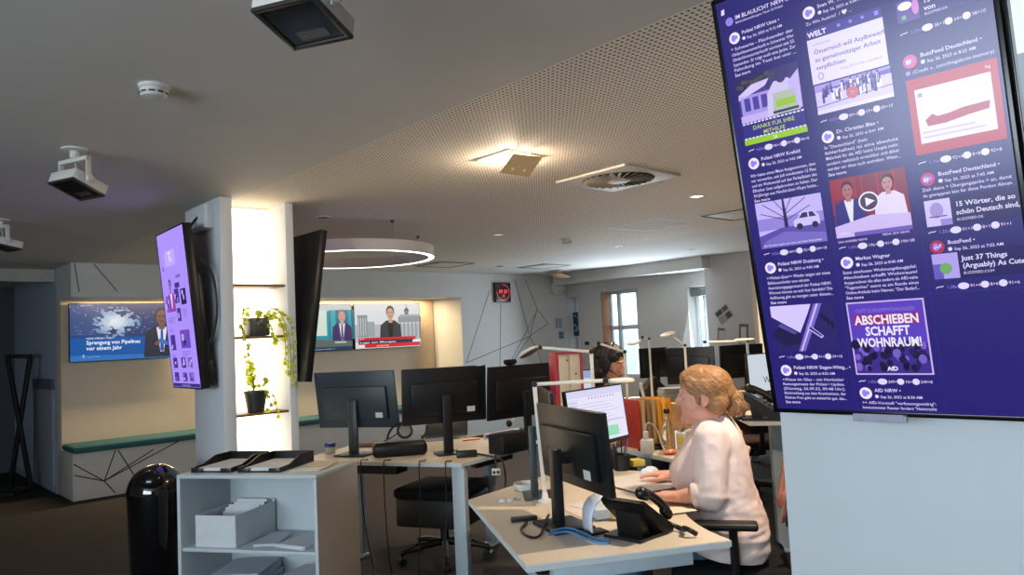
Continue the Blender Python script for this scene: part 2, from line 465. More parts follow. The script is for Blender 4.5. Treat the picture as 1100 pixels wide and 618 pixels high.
# ---- the big social wall, three columns of posts
BG = (34, 22, 112); W_ = (226, 214, 255); LAV = (150, 128, 236); WH = (238, 230, 255)
def head(c, u, v, name, when, dark=False, col=WH):
    c.L = 3
    c.ell(u, v, 0.0165, 0.0165, col)
    c.L = 4
    c.ell(u - 0.003, v, 0.007, 0.010, LAV, 10); c.L = 4; c.ell(u + 0.006, v + 0.001, 0.004, 0.006, LAV, 8)
    c.L = 3
    c.text(u + 0.024, v + 0.004, 0.0135, name, W_, 0.012)
    c.L = 3; c.ell(u + 0.028, v - 0.0085, 0.005, 0.005, W_, 10)
    c.L = 3; c.text(u + 0.037, v - 0.013, 0.0105, when, W_, 0.006)
def body(c, u, v, lines, width=0.19, h=0.0125, step=0.0147):
    for i, l in enumerate(lines):
        c.L = 3
        last = l == 'See more'
        c.text(u, v - i * step, h, l, W_, 0.012 if last else 0.004, fit=None if (last or len(l) < 26) else width)
def stats(c, u, v, a='1,25x', b=('90', '+38', '34', '+10')):
    c.L = 3
    c.line([(u, v), (u + 0.008, v + 0.003), (u + 0.012, v + 0.002), (u + 0.018, v + 0.004)], 0.002, W_)
    c.L = 3; c.text(u + 0.024, v - 0.003, 0.011, a, LAV)
    x = u + 0.062
    for i, (rx, tx) in enumerate(((0.0125, b[0] + b[1]), (0.009, b[2] + b[3]), (0.009, b[0] + b[3]))):
        c.L = 3; c.ell(x, v + 0.001, rx, 0.0085, W_, 14)
        c.L = 3; c.text(x + rx + 0.002, v - 0.003, 0.011, tx, W_)
        x += 0.046 if i == 0 else 0.038
def person2d(c, x, z, s, suit, skin, hair, shirt=(230, 225, 240), tie=None, arms=True):
    c.poly([(x - 0.34 * s, z), (x + 0.34 * s, z), (x + 0.30 * s, z + 0.48 * s), (x + 0.13 * s, z + 0.60 * s), (x - 0.13 * s, z + 0.60 * s), (x - 0.30 * s, z + 0.48 * s)], suit)
    c.poly([(x - 0.03 * s, z + 0.10 * s), (x + 0.03 * s, z + 0.10 * s), (x + 0.10 * s, z + 0.58 * s), (x - 0.10 * s, z + 0.58 * s)], shirt)
    if tie: c.poly([(x - 0.035 * s, z + 0.14 * s), (x, z + 0.09 * s), (x + 0.035 * s, z + 0.14 * s), (x + 0.02 * s, z + 0.56 * s), (x - 0.02 * s, z + 0.56 * s)], tie)
    c.rect(x - 0.055 * s, z + 0.54 * s, x + 0.055 * s, z + 0.66 * s, skin)
    c.ell(x, z + 0.82 * s, 0.125 * s, 0.16 * s, hair)
    c.ell(x, z + 0.77 * s, 0.108 * s, 0.145 * s, skin)
    c.rect(x - 0.07 * s, z + 0.79 * s, x - 0.025 * s, z + 0.81 * s, hair); c.L -= 1
    c.rect(x + 0.025 * s, z + 0.79 * s, x + 0.07 * s, z + 0.81 * s, hair); c.L -= 1
    c.rect(x - 0.04 * s, z + 0.69 * s, x + 0.04 * s, z + 0.705 * s, tuple(k * 0.6 for k in skin))
def social(c, w, h):
    rnd = random.Random(3)
    # column gutters, slightly lighter
    for u in (0.246, 0.470): c.L = 1; c.rect(u, 0.012, u + 0.0022, h - 0.012, (42, 30, 128))
    # header
    c.L = 3; c.poly([(0.026, 1.184), (0.036, 1.184), (0.038, 1.200), (0.028, 1.198)], W_)
    c.L = 3; c.ell(0.048, 1.160, 0.012, 0.012, LAV); c.L = 3; c.text(0.066, 1.160, 0.016, 'IM BLAULICHT NRW', W_, 0.012)
    c.L = 3; c.text(0.066, 1.148, 0.0095, 'Behördenmeldungen, Feuer & Polizei', W_)
    c.L = 3; c.ell(0.222, 1.166, 0.008, 0.008, LAV); c.L = 4; c.ell(0.222, 1.166, 0.004, 0.004, BG)
    # --- column 1
    head(c, 0.056, 1.110, 'Polizei NRW Unna ✓'.replace(' ✓', ' \u2022'), 'Sep 26, 2023 at 9:12 AM')
    body(c, 0.040, 1.075, ['^ Schwerte - Flüchtender der', 'Obdachlosenunterkunft in Schwerte: Wer', 'Obdachlosenunterkunft vermisst seit 23.', 'September. Er trägt wohl eine Jacke. Zur', 'Fahndung im Text bei uns: ...', 'See more'], 0.186)
    c.L = 3; c.rect(0.040, 0.800, 0.226, 0.994, (70, 56, 150))
    c.L = 4; c.rect(0.040, 0.950, 0.130, 0.994, (38, 30, 84)); c.L = 4; c.rect(0.130, 0.930, 0.226, 0.994, (58, 44, 120))
    for k in range(14): c.L = 5; c.ell(0.045 + k * 0.008, 0.962 + rnd.random() * 0.028, 0.008, 0.006, (60 + rnd.randint(0, 30), 70, 80), 8)
    c.L = 6; c.poly([(0.040, 0.930), (0.125, 0.955), (0.138, 0.972), (0.085, 0.968), (0.042, 0.945)], (214, 196, 250))
    c.L = 6; c.rect(0.046, 0.880, 0.134, 0.940, (168, 150, 232))
    for k in range(3): c.L = 7; c.rect(0.056 + k * 0.026, 0.895, 0.074 + k * 0.026, 0.932, (74, 58, 160))
    c.L = 7; c.rect(0.040, 0.862, 0.150, 0.884, (196, 176, 246))
    c.L = 8; c.poly([(0.120, 0.866), (0.216, 0.866), (0.212, 0.940), (0.190, 0.960), (0.150, 0.958), (0.128, 0.930)], (206, 196, 240))
    c.L = 9; c.poly([(0.138, 0.866), (0.210, 0.866), (0.208, 0.926), (0.144, 0.926)], (176, 190, 170))
    c.L = 10; c.rect(0.150, 0.886, 0.206, 0.906, (152, 196, 52)); c.L = 10; c.rect(0.138, 0.870, 0.212, 0.877, (40, 32, 88))
    c.L = 9; c.ell(0.172, 0.972, 0.017, 0.022, (60, 44, 110)); c.L = 9; c.poly([(0.188, 0.945), (0.224, 0.975), (0.222, 0.870), (0.206, 0.870)], (196, 180, 244))
    c.L = 10; c.rect(0.040, 0.800, 0.226, 0.864, (46, 38, 132))
    for k in range(16): c.L = 11; c.rect(0.042 + k * 0.0116, 0.8585, 0.050 + k * 0.0116, 0.8625, WH)
    c.L = 11; c.text(0.133, 0.840, 0.016, 'DANKE FÜR IHRE', (190, 206, 110), 0.01, center=True)
    c.L = 11; c.text(0.133, 0.823, 0.016, 'MITHILFE', (190, 206, 110), 0.01, center=True)
    c.L = 11; c.rect(0.040, 0.800, 0.226, 0.817, (150, 200, 44))
    for k in range(16): c.L = 12; c.rect(0.042 + k * 0.0116, 0.8165, 0.050 + k * 0.0116, 0.820, WH)
    c.L = 12; c.text(0.133, 0.803, 0.012, '24', WH, 0.01, center=True)
    stats(c, 0.046, 0.782, '4,02x', ('96', '+38', '8', '+8'))
    head(c, 0.056, 0.745, 'Polizei NRW Krefeld', 'Sep 26, 2023 at 9:05 AM')
    body(c, 0.040, 0.706, ['Wir haben einen Mann festgenommen, dem', 'wir vorwerfen, seit Juli mindestens 12 Pkw', 'und ein Wohnmobil auf den Parkplätzen des', 'Elfrather Sees aufgebrochen zu haben. Der', '30-Jährige aus Neukirchen-Vluyn hatte...', 'See more'], 0.192)
    c.L = 3; c.rect(0.040, 0.494, 0.234, 0.629, (196, 180, 250))
    c.L = 4; c.rect(0.040, 0.545, 0.234, 0.580, (150, 132, 220)); c.L = 5; c.poly([(0.040, 0.494), (0.234, 0.494), (0.234, 0.552), (0.110, 0.548), (0.040, 0.530)], (92, 74, 168))
    c.L = 6; c.poly([(0.040, 0.494), (0.234, 0.494), (0.234, 0.520), (0.120, 0.536), (0.060, 0.516)], (120, 104, 196))
    c.L = 7; c.poly([(0.120, 0.548), (0.132, 0.548), (0.128, 0.629), (0.122, 0.629)], (40, 30, 92))
    for a, b in (((0.125, 0.575), (0.062, 0.622)), ((0.126, 0.585), (0.190, 0.624)), ((0.125, 0.567), (0.200, 0.600)), ((0.124, 0.570), (0.052, 0.596)), ((0.126, 0.590), (0.150, 0.629)), ((0.125, 0.592), (0.098, 0.629))):
        c.L = 7; c.line([a, b], 0.0022, (44, 34, 96))
    c.L = 8; c.poly([(0.148, 0.545), (0.222, 0.545), (0.222, 0.570), (0.206, 0.586), (0.174, 0.586), (0.160, 0.568), (0.148, 0.562)], (206, 196, 246))
    c.L = 9; c.poly([(0.164, 0.568), (0.176, 0.582), (0.190, 0.582), (0.190, 0.568)], (50, 38, 104)); c.L = 9; c.poly([(0.194, 0.568), (0.194, 0.582), (0.205, 0.582), (0.214, 0.568)], (50, 38, 104))
    for x in (0.164, 0.208): c.L = 9; c.ell(x, 0.545, 0.009, 0.009, (34, 26, 78), 12)
    c.L = 9; c.text(0.050, 0.499, 0.008, 'Ein Kombi steht am See auf dem Parkplatz', WH, 0, fit=0.17)
    stats(c, 0.044, 0.476, '4,02x', ('64', '+50', '32', '+18'))
    head(c, 0.058, 0.436, 'Polizei NRW Duisburg \u2022', 'Sep 26, 2023 at 9:00 AM')
    body(c, 0.042, 0.402, ['++Polizei-Quiz++ Wieder zeigen wir einen', 'Bildausschnitt von einem', 'Ausrüstungsgegenstand der Polizei NRW.', 'Worum könnte es sich hier handeln? Die', 'Auflösung gibt es morgen unter diesem...', 'See more'], 0.186)
    c.L = 3; c.rect(0.038, 0.186, 0.224, 0.322, (38, 28, 104))
    c.L = 4; c.poly([(0.038, 0.322), (0.038, 0.290), (0.118, 0.240), (0.150, 0.300), (0.160, 0.322)], (214, 200, 252))
    c.L = 5; c.poly([(0.038, 0.244), (0.062, 0.270), (0.118, 0.236), (0.118, 0.210), (0.070, 0.200), (0.038, 0.226)], (26, 18, 74))
    c.L = 6; c.poly([(0.054, 0.262), (0.064, 0.270), (0.110, 0.240), (0.100, 0.236)], (90, 76, 160))
    c.L = 6; c.poly([(0.106, 0.186), (0.126, 0.186), (0.192, 0.322), (0.168, 0.322)], (120, 100, 206)); c.L = 7; c.poly([(0.112, 0.186), (0.117, 0.186), (0.182, 0.322), (0.176, 0.322)], (206, 190, 252))
    c.L = 8; c.poly([(0.140, 0.252), (0.178, 0.222), (0.186, 0.228), (0.148, 0.262)], (190, 170, 244)); c.L = 9; c.poly([(0.146, 0.252), (0.178, 0.227), (0.181, 0.230), (0.150, 0.257)], (30, 22, 84))
    for k in range(3): c.L = 8; c.poly([(0.180 + k * 0.014, 0.290 - k * 0.012), (0.188 + k * 0.014, 0.296 - k * 0.012), (0.200 + k * 0.010, 0.276 - k * 0.012), (0.192 + k * 0.010, 0.270 - k * 0.012)], (20, 14, 60))
    stats(c, 0.042, 0.168, '1,05x', ('39', '+4', '9', '+10'))
    head(c, 0.058, 0.129, 'Polizei NRW Siegen-Wittg... \u2022', 'Sep 26, 2023 at 8:52 AM')
    body(c, 0.042, 0.098, ['\u2022\u2022Klaus im Glas - ein Herbstler', 'Rettungseinsatz der Polizei \u2022 Update.', '(Dienstag, 26.09.23, 09:48 Uhr).', 'Rückmeldung aus dem Krankenhaus, der', 'Kleinen Frau geht es weiterhin gut, das...', 'See more'], 0.180, 0.0115, 0.0136)
    # --- column 2
    head(c, 0.274, 1.108, 'Sven W. Tritschler \u2022', 'Sep 26, 2023 at 9:04 AM')
    c.L = 3; c.text(0.262, 1.076, 0.012, 'Zu Win Austria?  / \u2665 ...', W_)
    c.L = 3; c.rect(0.258, 1.038, 0.452, 1.064, (62, 48, 150)); c.L = 4; c.text(0.262, 1.043, 0.019, 'WELT', WH, 0.03)
    for k in range(3): c.L = 4; c.ell(0.345 + k * 0.030, 1.052, 0.0045, 0.0045, LAV, 10)
    c.L = 4; c.rect(0.434, 1.046, 0.444, 1.057, LAV)
    c.L = 4; c.rect(0.258, 0.918, 0.452, 1.037, (226, 216, 255))
    INK = (84, 66, 150)
    c.L = 5; c.text(0.272, 1.018, 0.008, 'ASYLPOLITIK', (150, 130, 200))
    for k, l in enumerate(('Österreich will Asylbewerber', 'zu gemeinnütziger Arbeit', 'verpflichten')): c.L = 5; c.text(0.272, 0.996 - k * 0.021, 0.0165, l, INK, 0.006)
    c.L = 5; c.text(0.334, 0.938, 0.009, 'Stand: 07:10 Uhr | Lesedauer', (150, 130, 200)); c.L = 5; c.ell(0.282, 0.936, 0.008, 0.010, (170, 150, 224)); c.L = 6; c.ell(0.282, 0.936, 0.005, 0.007, (226, 216, 255))
    c.L = 4; c.rect(0.260, 0.836, 0.454, 0.914, (208, 194, 250))
    c.L = 5; c.rect(0.260, 0.896, 0.454, 0.914, (96, 78, 176)); c.L = 6; c.poly([(0.260, 0.914), (0.454, 0.914), (0.454, 0.908), (0.260, 0.897)], (168, 150, 230))
    for k in range(46):
        x = 0.276 + rnd.random() * 0.150; z = 0.866 + rnd.random() * 0.028; q = rnd.choice([(60, 44, 128), (90, 74, 170), (238, 230, 255), (46, 34, 104)])
        c.L = 7 + k % 3; c.rect(x, z - 0.006, x + 0.006, z + 0.014, q); c.L = 7 + k % 3; c.ell(x + 0.003, z + 0.017, 0.003, 0.004, (110, 86, 160), 8)
    c.L = 10; c.line([(0.260, 0.856), (0.454, 0.868)], 0.002, (80, 60, 150)); c.L = 10; c.rect(0.260, 0.836, 0.454, 0.846, (224, 212, 252))
    c.L = 11; c.ell(0.356, 0.873, 0.016, 0.016, (196, 96, 120)); c.L = 11; c.poly([(0.351, 0.866), (0.364, 0.873), (0.351, 0.880)], WH)
    stats(c, 0.262, 0.815, '3,07x', ('89', '+38', '59', '+10'))
    head(c, 0.276, 0.773, 'Dr. Christian Blex \u2022', 'Sep 26, 2023 at 8:41 AM')
    body(c, 0.262, 0.741, ['In "Deutschland" (kein', 'fehlerhaftes) ist eine absolute', 'Mehrheit für die AfD keine Utopie mehr,', 'sondern realistisch erreichbar und daher', 'werden wir diese auch anstreben. Wenn...', 'See more'], 0.186)
    c.L = 3; c.rect(0.262, 0.497, 0.454, 0.656, (126, 22, 66))
    for k in range(5): c.L = 4; c.rect(0.262 + k * 0.040, 0.560, 0.266 + k * 0.040, 0.656, (160, 34, 76))
    c.L = 5; c.rect(0.262, 0.600, 0.330, 0.656, (150, 30, 60))
    c.L = 6; person2d(c, 0.306, 0.524, 0.125, (44, 34, 128), (170, 104, 120), (40, 24, 60))
    c.L = 14; person2d(c, 0.408, 0.530, 0.120, (226, 212, 250), (186, 130, 140), (40, 22, 50), (226, 212, 250))
    c.L = 23; c.poly([(0.262, 0.497), (0.454, 0.497), (0.454, 0.540), (0.360, 0.548), (0.262, 0.528)], (204, 184, 240)); c.L = 24; c.text(0.270, 0.506, 0.009, 'maybrit', WH)
    c.L = 24; c.rect(0.310, 0.497, 0.454, 0.508, (108, 84, 186))
    c.L = 25; c.ell(0.358, 0.584, 0.026, 0.026, WH); c.L = 26; c.ell(0.358, 0.584, 0.022, 0.022, (70, 36, 90)); c.L = 27; c.poly([(0.350, 0.572), (0.373, 0.584), (0.350, 0.596)], WH)
    c.L = 3; c.text(0.262, 0.483, 0.0085, 'DAS ANDERE NEWS', W_); c.L = 3; c.text(0.378, 0.489, 0.0085, 'MEHR ZDF NEWS', W_)
    stats(c, 0.262, 0.468, '1,07x', ('196', '+36', '41', '+38'))
    head(c, 0.277, 0.428, 'Markus Wagner', 'Sep 26, 2023 at 8:40 AM')
    body(c, 0.262, 0.397, ['Statt sinnlosen Wohnungsbaugipfel:', 'Abschieben schafft Wohnraum!', 'Ausgerechnet die alles andere als AfD-nahe', '"Tagesschau" nennt es am Rande eines', 'Online-Artikels beim Namen: "Der Bedarf...', 'See more'], 0.186, 0.0118, 0.0140)
    c.L = 3; c.rect(0.258, 0.116, 0.454, 0.318, (206, 178, 240)); c.L = 4; c.rect(0.262, 0.120, 0.450, 0.314, (88, 60, 190))
    c.L = 5; c.rect(0.262, 0.120, 0.450, 0.200, (60, 40, 140))
    for k in range(60):
        x = 0.266 + rnd.random() * 0.178; z = 0.130 + rnd.random() * 0.075
        c.L = 6 + k % 4; c.ell(x, z, 0.006 + rnd.random() * 0.005, 0.008 + rnd.random() * 0.006, rnd.choice([(24, 14, 66), (34, 22, 90), (120, 92, 200), (20, 12, 56)]), 9)
    c.L = 11; c.text(0.356, 0.288, 0.015, 'STATT SCHRUMPFWOHNUNGEN:', (150, 116, 220), 0.0, fit=0.15, center=True)
    c.L = 11; c.rect(0.272, 0.254, 0.440, 0.282, (150, 30, 110))
    for k, (l, f) in enumerate((('ABSCHIEBEN', 0.160), ('SCHAFFT', 0.112), ('WOHNRAUM!', 0.160))): c.L = 12; c.text(0.356, 0.256 - k * 0.031, 0.034, l, WH, 0.03, fit=f, center=True)
    c.L = 13; c.text(0.356, 0.128, 0.016, 'AfD', WH, 0.03, center=True)
    stats(c, 0.262, 0.096, '1,02x', ('249', '+96', '10', '+8'))
    head(c, 0.276, 0.064, 'AfD NRW \u2022', 'Sep 26, 2023 at 8:30 AM')
    body(c, 0.262, 0.034, ['++ AfD-Vorstoß "verfassungswidrig":', 'Innenminister Reuter fordert "Heimrecht'], 0.186, 0.0112, 0.0135)
    # --- column 3
    body(c, 0.482, 1.086, ['auf den Teufel an den, damit', 'sollten'], 0.186)
    c.L = 3; c.rect(0.484, 1.004, 0.690, 1.060, (44, 32, 120)); c.L = 4; c.rect(0.486, 1.006, 0.536, 1.058, (92, 66, 160)); c.L = 5; c.ell(0.505, 1.045, 0.016, 0.010, WH); c.L = 5; c.ell(0.528, 1.036, 0.008, 0.018, (200, 130, 210)); c.L = 5; c.ell(0.500, 1.018, 0.006, 0.006, (120, 170, 130), 8)
    c.L = 4; c.text(0.546, 1.038, 0.017, '15 Warnzeichen,', W_, 0.02); c.L = 4; c.text(0.546, 1.020, 0.017, 'von', W_, 0.02); c.L = 4; c.text(0.546, 1.009, 0.008, 'BUZZFEED.DE', W_)
    stats(c, 0.486, 0.978, '3,20x', ('38', '+12', '34', '+10'))
    head(c, 0.500, 0.910, 'BuzzFeed Deutschland \u2022', 'Sep 26, 2023 at 8:22 AM', col=(214, 70, 130)); c.L = 5; c.text(0.490, 0.905, 0.013, 'BF', WH, 0.02)
    c.L = 3; c.ell(0.492, 0.882, 0.006, 0.006, LAV, 10); c.L = 3; c.text(0.502, 0.878, 0.012, '(Credit x...com/thegalactic.memory)', W_)
    c.L = 3; c.rect(0.484, 0.678, 0.680, 0.866, (176, 34, 74)); c.L = 4; c.rect(0.500, 0.704, 0.664, 0.838, (222, 212, 255))
    c.L = 5; c.rect(0.506, 0.818, 0.516, 0.828, (150, 140, 190)); c.L = 5; c.poly([(0.516, 0.760), (0.520, 0.744), (0.560, 0.744), (0.610, 0.752), (0.652, 0.756), (0.656, 0.774), (0.600, 0.772), (0.570, 0.766), (0.544, 0.764), (0.532, 0.772)], (168, 44, 82))
    c.L = 5; c.rect(0.506, 0.728, 0.620, 0.732, (190, 176, 226)); c.L = 5; c.rect(0.506, 0.716, 0.640, 0.720, (190, 176, 226)); c.L = 5; c.text(0.655, 0.848, 0.010, 'hq', WH, 0.01)
    stats(c, 0.486, 0.656, '1,16x', ('92', '+46', '8', '+8'))
    head(c, 0.502, 0.615, 'BuzzFeed Deutschland \u2022', 'Sep 26, 2023 at 7:45 AM', col=(190, 44, 120)); c.L = 5; c.text(0.492, 0.610, 0.013, 'BF', WH, 0.02)
    body(c, 0.486, 0.586, ['Zieh deine > Übergangsjacke > an, damit', 'du gewappnet bist für diese Portion Alman.'], 0.192, 0.0115)
    c.L = 3; c.rect(0.484, 0.494, 0.690, 0.564, (26, 16, 92)); c.L = 4; c.rect(0.486, 0.496, 0.544, 0.562, (206, 192, 246)); c.L = 5; c.ell(0.512, 0.535, 0.015, 0.020, (160, 140, 210)); c.L = 5; c.rect(0.494, 0.518, 0.534, 0.521, (80, 60, 130)); c.L = 5; c.rect(0.518, 0.496, 0.544, 0.512, (150, 130, 214))
    c.L = 4; c.text(0.554, 0.538, 0.017, '15 Wörter, die so', W_, 0.02); c.L = 4; c.text(0.554, 0.518, 0.017, 'schön Deutsch sind,', W_, 0.02, fit=0.132); c.L = 4; c.text(0.554, 0.503, 0.009, 'BUZZFEED.DE', W_)
    stats(c, 0.486, 0.480, '1,25x', ('91', '+18', '8', '+1'))
    head(c, 0.502, 0.444, 'BuzzFeed \u2022', 'Sep 26, 2023 at 7:02 AM', col=(176, 26, 80)); c.L = 5; c.line([(0.494, 0.439), (0.500, 0.445), (0.504, 0.441), (0.511, 0.450)], 0.003, WH)
    c.L = 3; c.rect(0.484, 0.360, 0.690, 0.428, (26, 16, 92)); c.L = 4; c.rect(0.486, 0.362, 0.544, 0.426, (176, 158, 236)); c.L = 5; c.rect(0.486, 0.362, 0.508, 0.400, (104, 84, 190)); c.L = 6; c.ell(0.515, 0.388, 0.014, 0.014, (106, 172, 96))
    c.L = 4; c.text(0.552, 0.404, 0.017, 'Just 37 Things', W_, 0.02); c.L = 4; c.text(0.552, 0.385, 0.017, '(Arguably) As Cute', W_, 0.02, fit=0.130); c.L = 4; c.text(0.552, 0.370, 0.009, 'BUZZFEED.COM', W_)
    stats(c, 0.486, 0.340, '1,28x', ('91', '+48', '8', '+6'))
    c.L = 1; c.rect(0.472, 0.326, 0.688, 0.328, (44, 32, 132))
TI = 0.1694949993862278
t_r = display('wall_display', 'huge portrait display with purple news posts in three columns, on the front right pillar', 'display',
              basis(P_R, e_r, math.cos(TI) * V((0, 0, 1)) + math.sin(TI) * n_r), 0.70, 1.235, (BG, social), bez=0.013, k=1.0)
clip = MB().box((0.305, -0.006, -0.004), (0.14, 0.018, 0.020), bevel=0.004); clip.box((0.305, -0.016, 0.004), (0.13, 0.004, 0.012))
clip.build('receiver_clip', mat('clear_plastic', (170, 170, 186), rough=0.2), t_r)
MB().box((0.35, 0.09, 0.30), (0.42, 0.06, 0.05), bevel=0.006).build('tilt_bracket', metal_m, t_r)
MB().box((0.35, 0.15, 0.95), (0.30, 0.21, 0.05), bevel=0.006).build('tilt_bracket', metal_m, t_r)
# neighbouring display, cut by the frame
def second(c, w, h):
    c.L = 2; c.rect(0.012, 1.165, 0.16, h - 0.012, (236, 200, 190)); c.L = 2; c.rect(0.012, 1.10, 0.16, 1.165, (150, 206, 216)); c.L = 3; c.rect(0.012, 1.075, 0.16, 1.108, (18, 20, 24))
    c.L = 2; c.rect(0.012, 0.86, 0.14, 1.075, (206, 220, 206)); c.L = 3; c.poly([(0.030, 1.06), (0.09, 1.02), (0.08, 0.92), (0.034, 0.88)], (238, 240, 232)); c.L = 4; c.line([(0.03, 1.04), (0.07, 0.97), (0.05, 0.90)], 0.006, (150, 170, 160))
    c.L = 2; c.rect(0.012, 0.70, 0.14, 0.86, (70, 92, 100)); c.L = 2; c.rect(0.18, 0.3, w - 0.02, h - 0.1, (36, 42, 60))
P2 = P_R + e_r * 0.708 + n_r * 0.005
display('wall_display', 'second portrait display at the right edge of the picture, pale video strip at its border', 'display',
        basis(P2, e_r, math.cos(TI) * V((0, 0, 1)) + math.sin(TI) * n_r), 0.70, 1.235, ((14, 16, 24), second), bez=0.006)

# ---- portrait display on the shelf pillar (purple) and its twin seen from behind
LP = (174, 146, 252)
def thumbs(c, w, h):
    rnd = random.Random(11)
    D_ = (72, 50, 150); d2 = (104, 76, 190); d3 = (48, 30, 100); red = (150, 70, 150); pale = (214, 200, 255)
    c.L = 2; c.rect(0.16, 0.955, 0.42, 1.075, (190, 170, 255)); c.L = 3; c.line([(0.24, 1.055), (0.33, 1.055)], 0.014, (236, 230, 255)); c.L = 3; c.line([(0.285, 1.055), (0.285, 0.985)], 0.016, (236, 230, 255)); c.L = 3; c.line([(0.285, 1.03), (0.34, 0.985)], 0.014, (236, 230, 255))
    c.L = 2; c.text(0.07, 0.93, 0.045, 'IG', D_, 0.03)
    def thumb(x, z, ww, hh):
        c.L = 2; c.rect(x, z, x + ww, z + hh, rnd.choice([D_, d2, d3, (130, 96, 200)]))
        for k in range(4): 
            c.L = 3 + k; a = x + rnd.random() * ww * 0.6; b = z + rnd.random() * hh * 0.6
            c.rect(a, b, a + ww * (0.15 + rnd.random() * 0.25), b + hh * (0.15 + rnd.random() * 0.25), rnd.choice([pale, D_, d3, red, (190, 170, 240)]))
    def txt(x, z, ww, n=3):
        for k in range(n): c.L = 2; c.rect(x, z - k * 0.016, x + ww * (0.6 + rnd.random() * 0.4), z - k * 0.016 + 0.006, (132, 104, 214))
    c.L = 2; c.text(0.38, 0.850, 0.035, 'ON/AIR', d3, 0.02); c.L = 2; c.rect(0.34, 0.775, 0.46, 0.815, D_)
    c.L = 3; person2d(c, 0.225, 0.600, 0.26, (150, 70, 170), (150, 110, 190), (52, 30, 90)); thumb(0.07, 0.60, 0.09, 0.13); thumb(0.31, 0.66, 0.11, 0.11); thumb(0.46, 0.64, 0.13, 0.12); thumb(0.33, 0.52, 0.09, 0.10)
    txt(0.46, 0.60, 0.12, 4); txt(0.08, 0.55, 0.2, 3)
    thumb(0.08, 0.30, 0.12, 0.12); thumb(0.34, 0.31, 0.23, 0.14); txt(0.09, 0.46, 0.1, 2); txt(0.34, 0.28, 0.2, 3); txt(0.08, 0.26, 0.1, 2)
    for x in (0.08, 0.29, 0.45): thumb(x, 0.16, 0.11, 0.08)
    txt(0.08, 0.145, 0.1, 1)
    for x in (0.08, 0.29, 0.45): thumb(x, 0.055, 0.11, 0.07)
    c.L = 2; c.rect(0.02, 0.014, w - 0.02, 0.040, (60, 44, 130)); c.L = 3; c.rect(0.24, 0.018, 0.45, 0.030, (120, 110, 190))
def sc2(fn, k):                          # draw in a 0.70 m wide layout, shrunk to the real width
    def g(c, w, h):
        n0 = len(c.mb.bm.verts); fn(c, w / k, h / k)
        c.mb.bm.verts.ensure_lookup_table()
        for v in c.mb.bm.verts[n0:]: v.co.x *= k; v.co.z *= k
    return g
yl, tl_ = 0.8698010799743916, 0.09160515914127264
kL = 0.625 / 0.70
P_L = CAM + (V((-2.751951153050405, 6.006770178151317, 1.2366832562526433)) - CAM) * kL
e_l, n_l = V((math.cos(yl), -math.sin(yl), 0)), V((-math.sin(yl), -math.cos(yl), 0))
t_l = display('wall_display', 'narrow portrait display showing lilac picture tiles, left side of the shelf pillar', 'display',
              basis(P_L, e_l, math.cos(tl_) * V((0, 0, 1)) + math.sin(tl_) * n_l), 0.625, 1.10, (LP, sc2(thumbs, kL)), bez=0.010, depth=0.05)
MB().box((0.53, 0.085, 0.10), (0.10, 0.05, 0.16), bevel=0.008).build('player_box', mat('dark_metal', (44, 44, 48), rough=0.45, metal=0.5), t_l)
arm = MB().box((0.31, 0.105, 0.55), (0.30, 0.06, 0.40), bevel=0.006); arm.build('tilt_bracket', black_pl, t_l)
mb = MB(); mb.tube([(0.60, 0.09, 0.86), (0.63, 0.15, 0.78), (0.61, 0.17, 0.62), (0.63, 0.15, 0.45), (0.60, 0.10, 0.30)], 0.008, smooth=2)
mb.tube([(0.40, 0.10, 1.08), (0.42, 0.16, 1.16), (0.47, 0.22, 1.19)], 0.009, smooth=2); mb.build('cable', black_pl, t_l)
MB().box((0, 0, 0), (0.30, 0.05, 0.22), bevel=0.004)
o = MB().box(AB(PA0 - 0.035, PB0 + 0.27, 2.43), (0.07, 0.36, 0.16), rot=Matrix.Rotation(ROT, 3, 'Z'), bevel=0.005).build('cable_box', pil_m)
tag(o, 'small white mounting box under the ceiling above the lilac display', 'mounting box')
s_ = 0.09710891
nb = V((-1.755, 5.54, 0)) + AV * 0.05 - BV * (0.31 + s_) + V((0, 0, 1.2598))
up_t = math.cos(0.1451) * V((0, 0, 1)) + math.sin(0.1451) * AV
t_b = display('wall_display', 'black portrait display seen from behind, leaning out on the right of the shelf pillar', 'display',
              basis(nb + BV * 0.0, BV, up_t), 0.625, 1.10, ((170, 160, 220), lambda c, w, h: [c.rect(0.05, 0.1 + k * 0.2, w - 0.05, 0.22 + k * 0.2, (90, 80, 160)) for k in range(5)]), depth=0.045, hump=False)

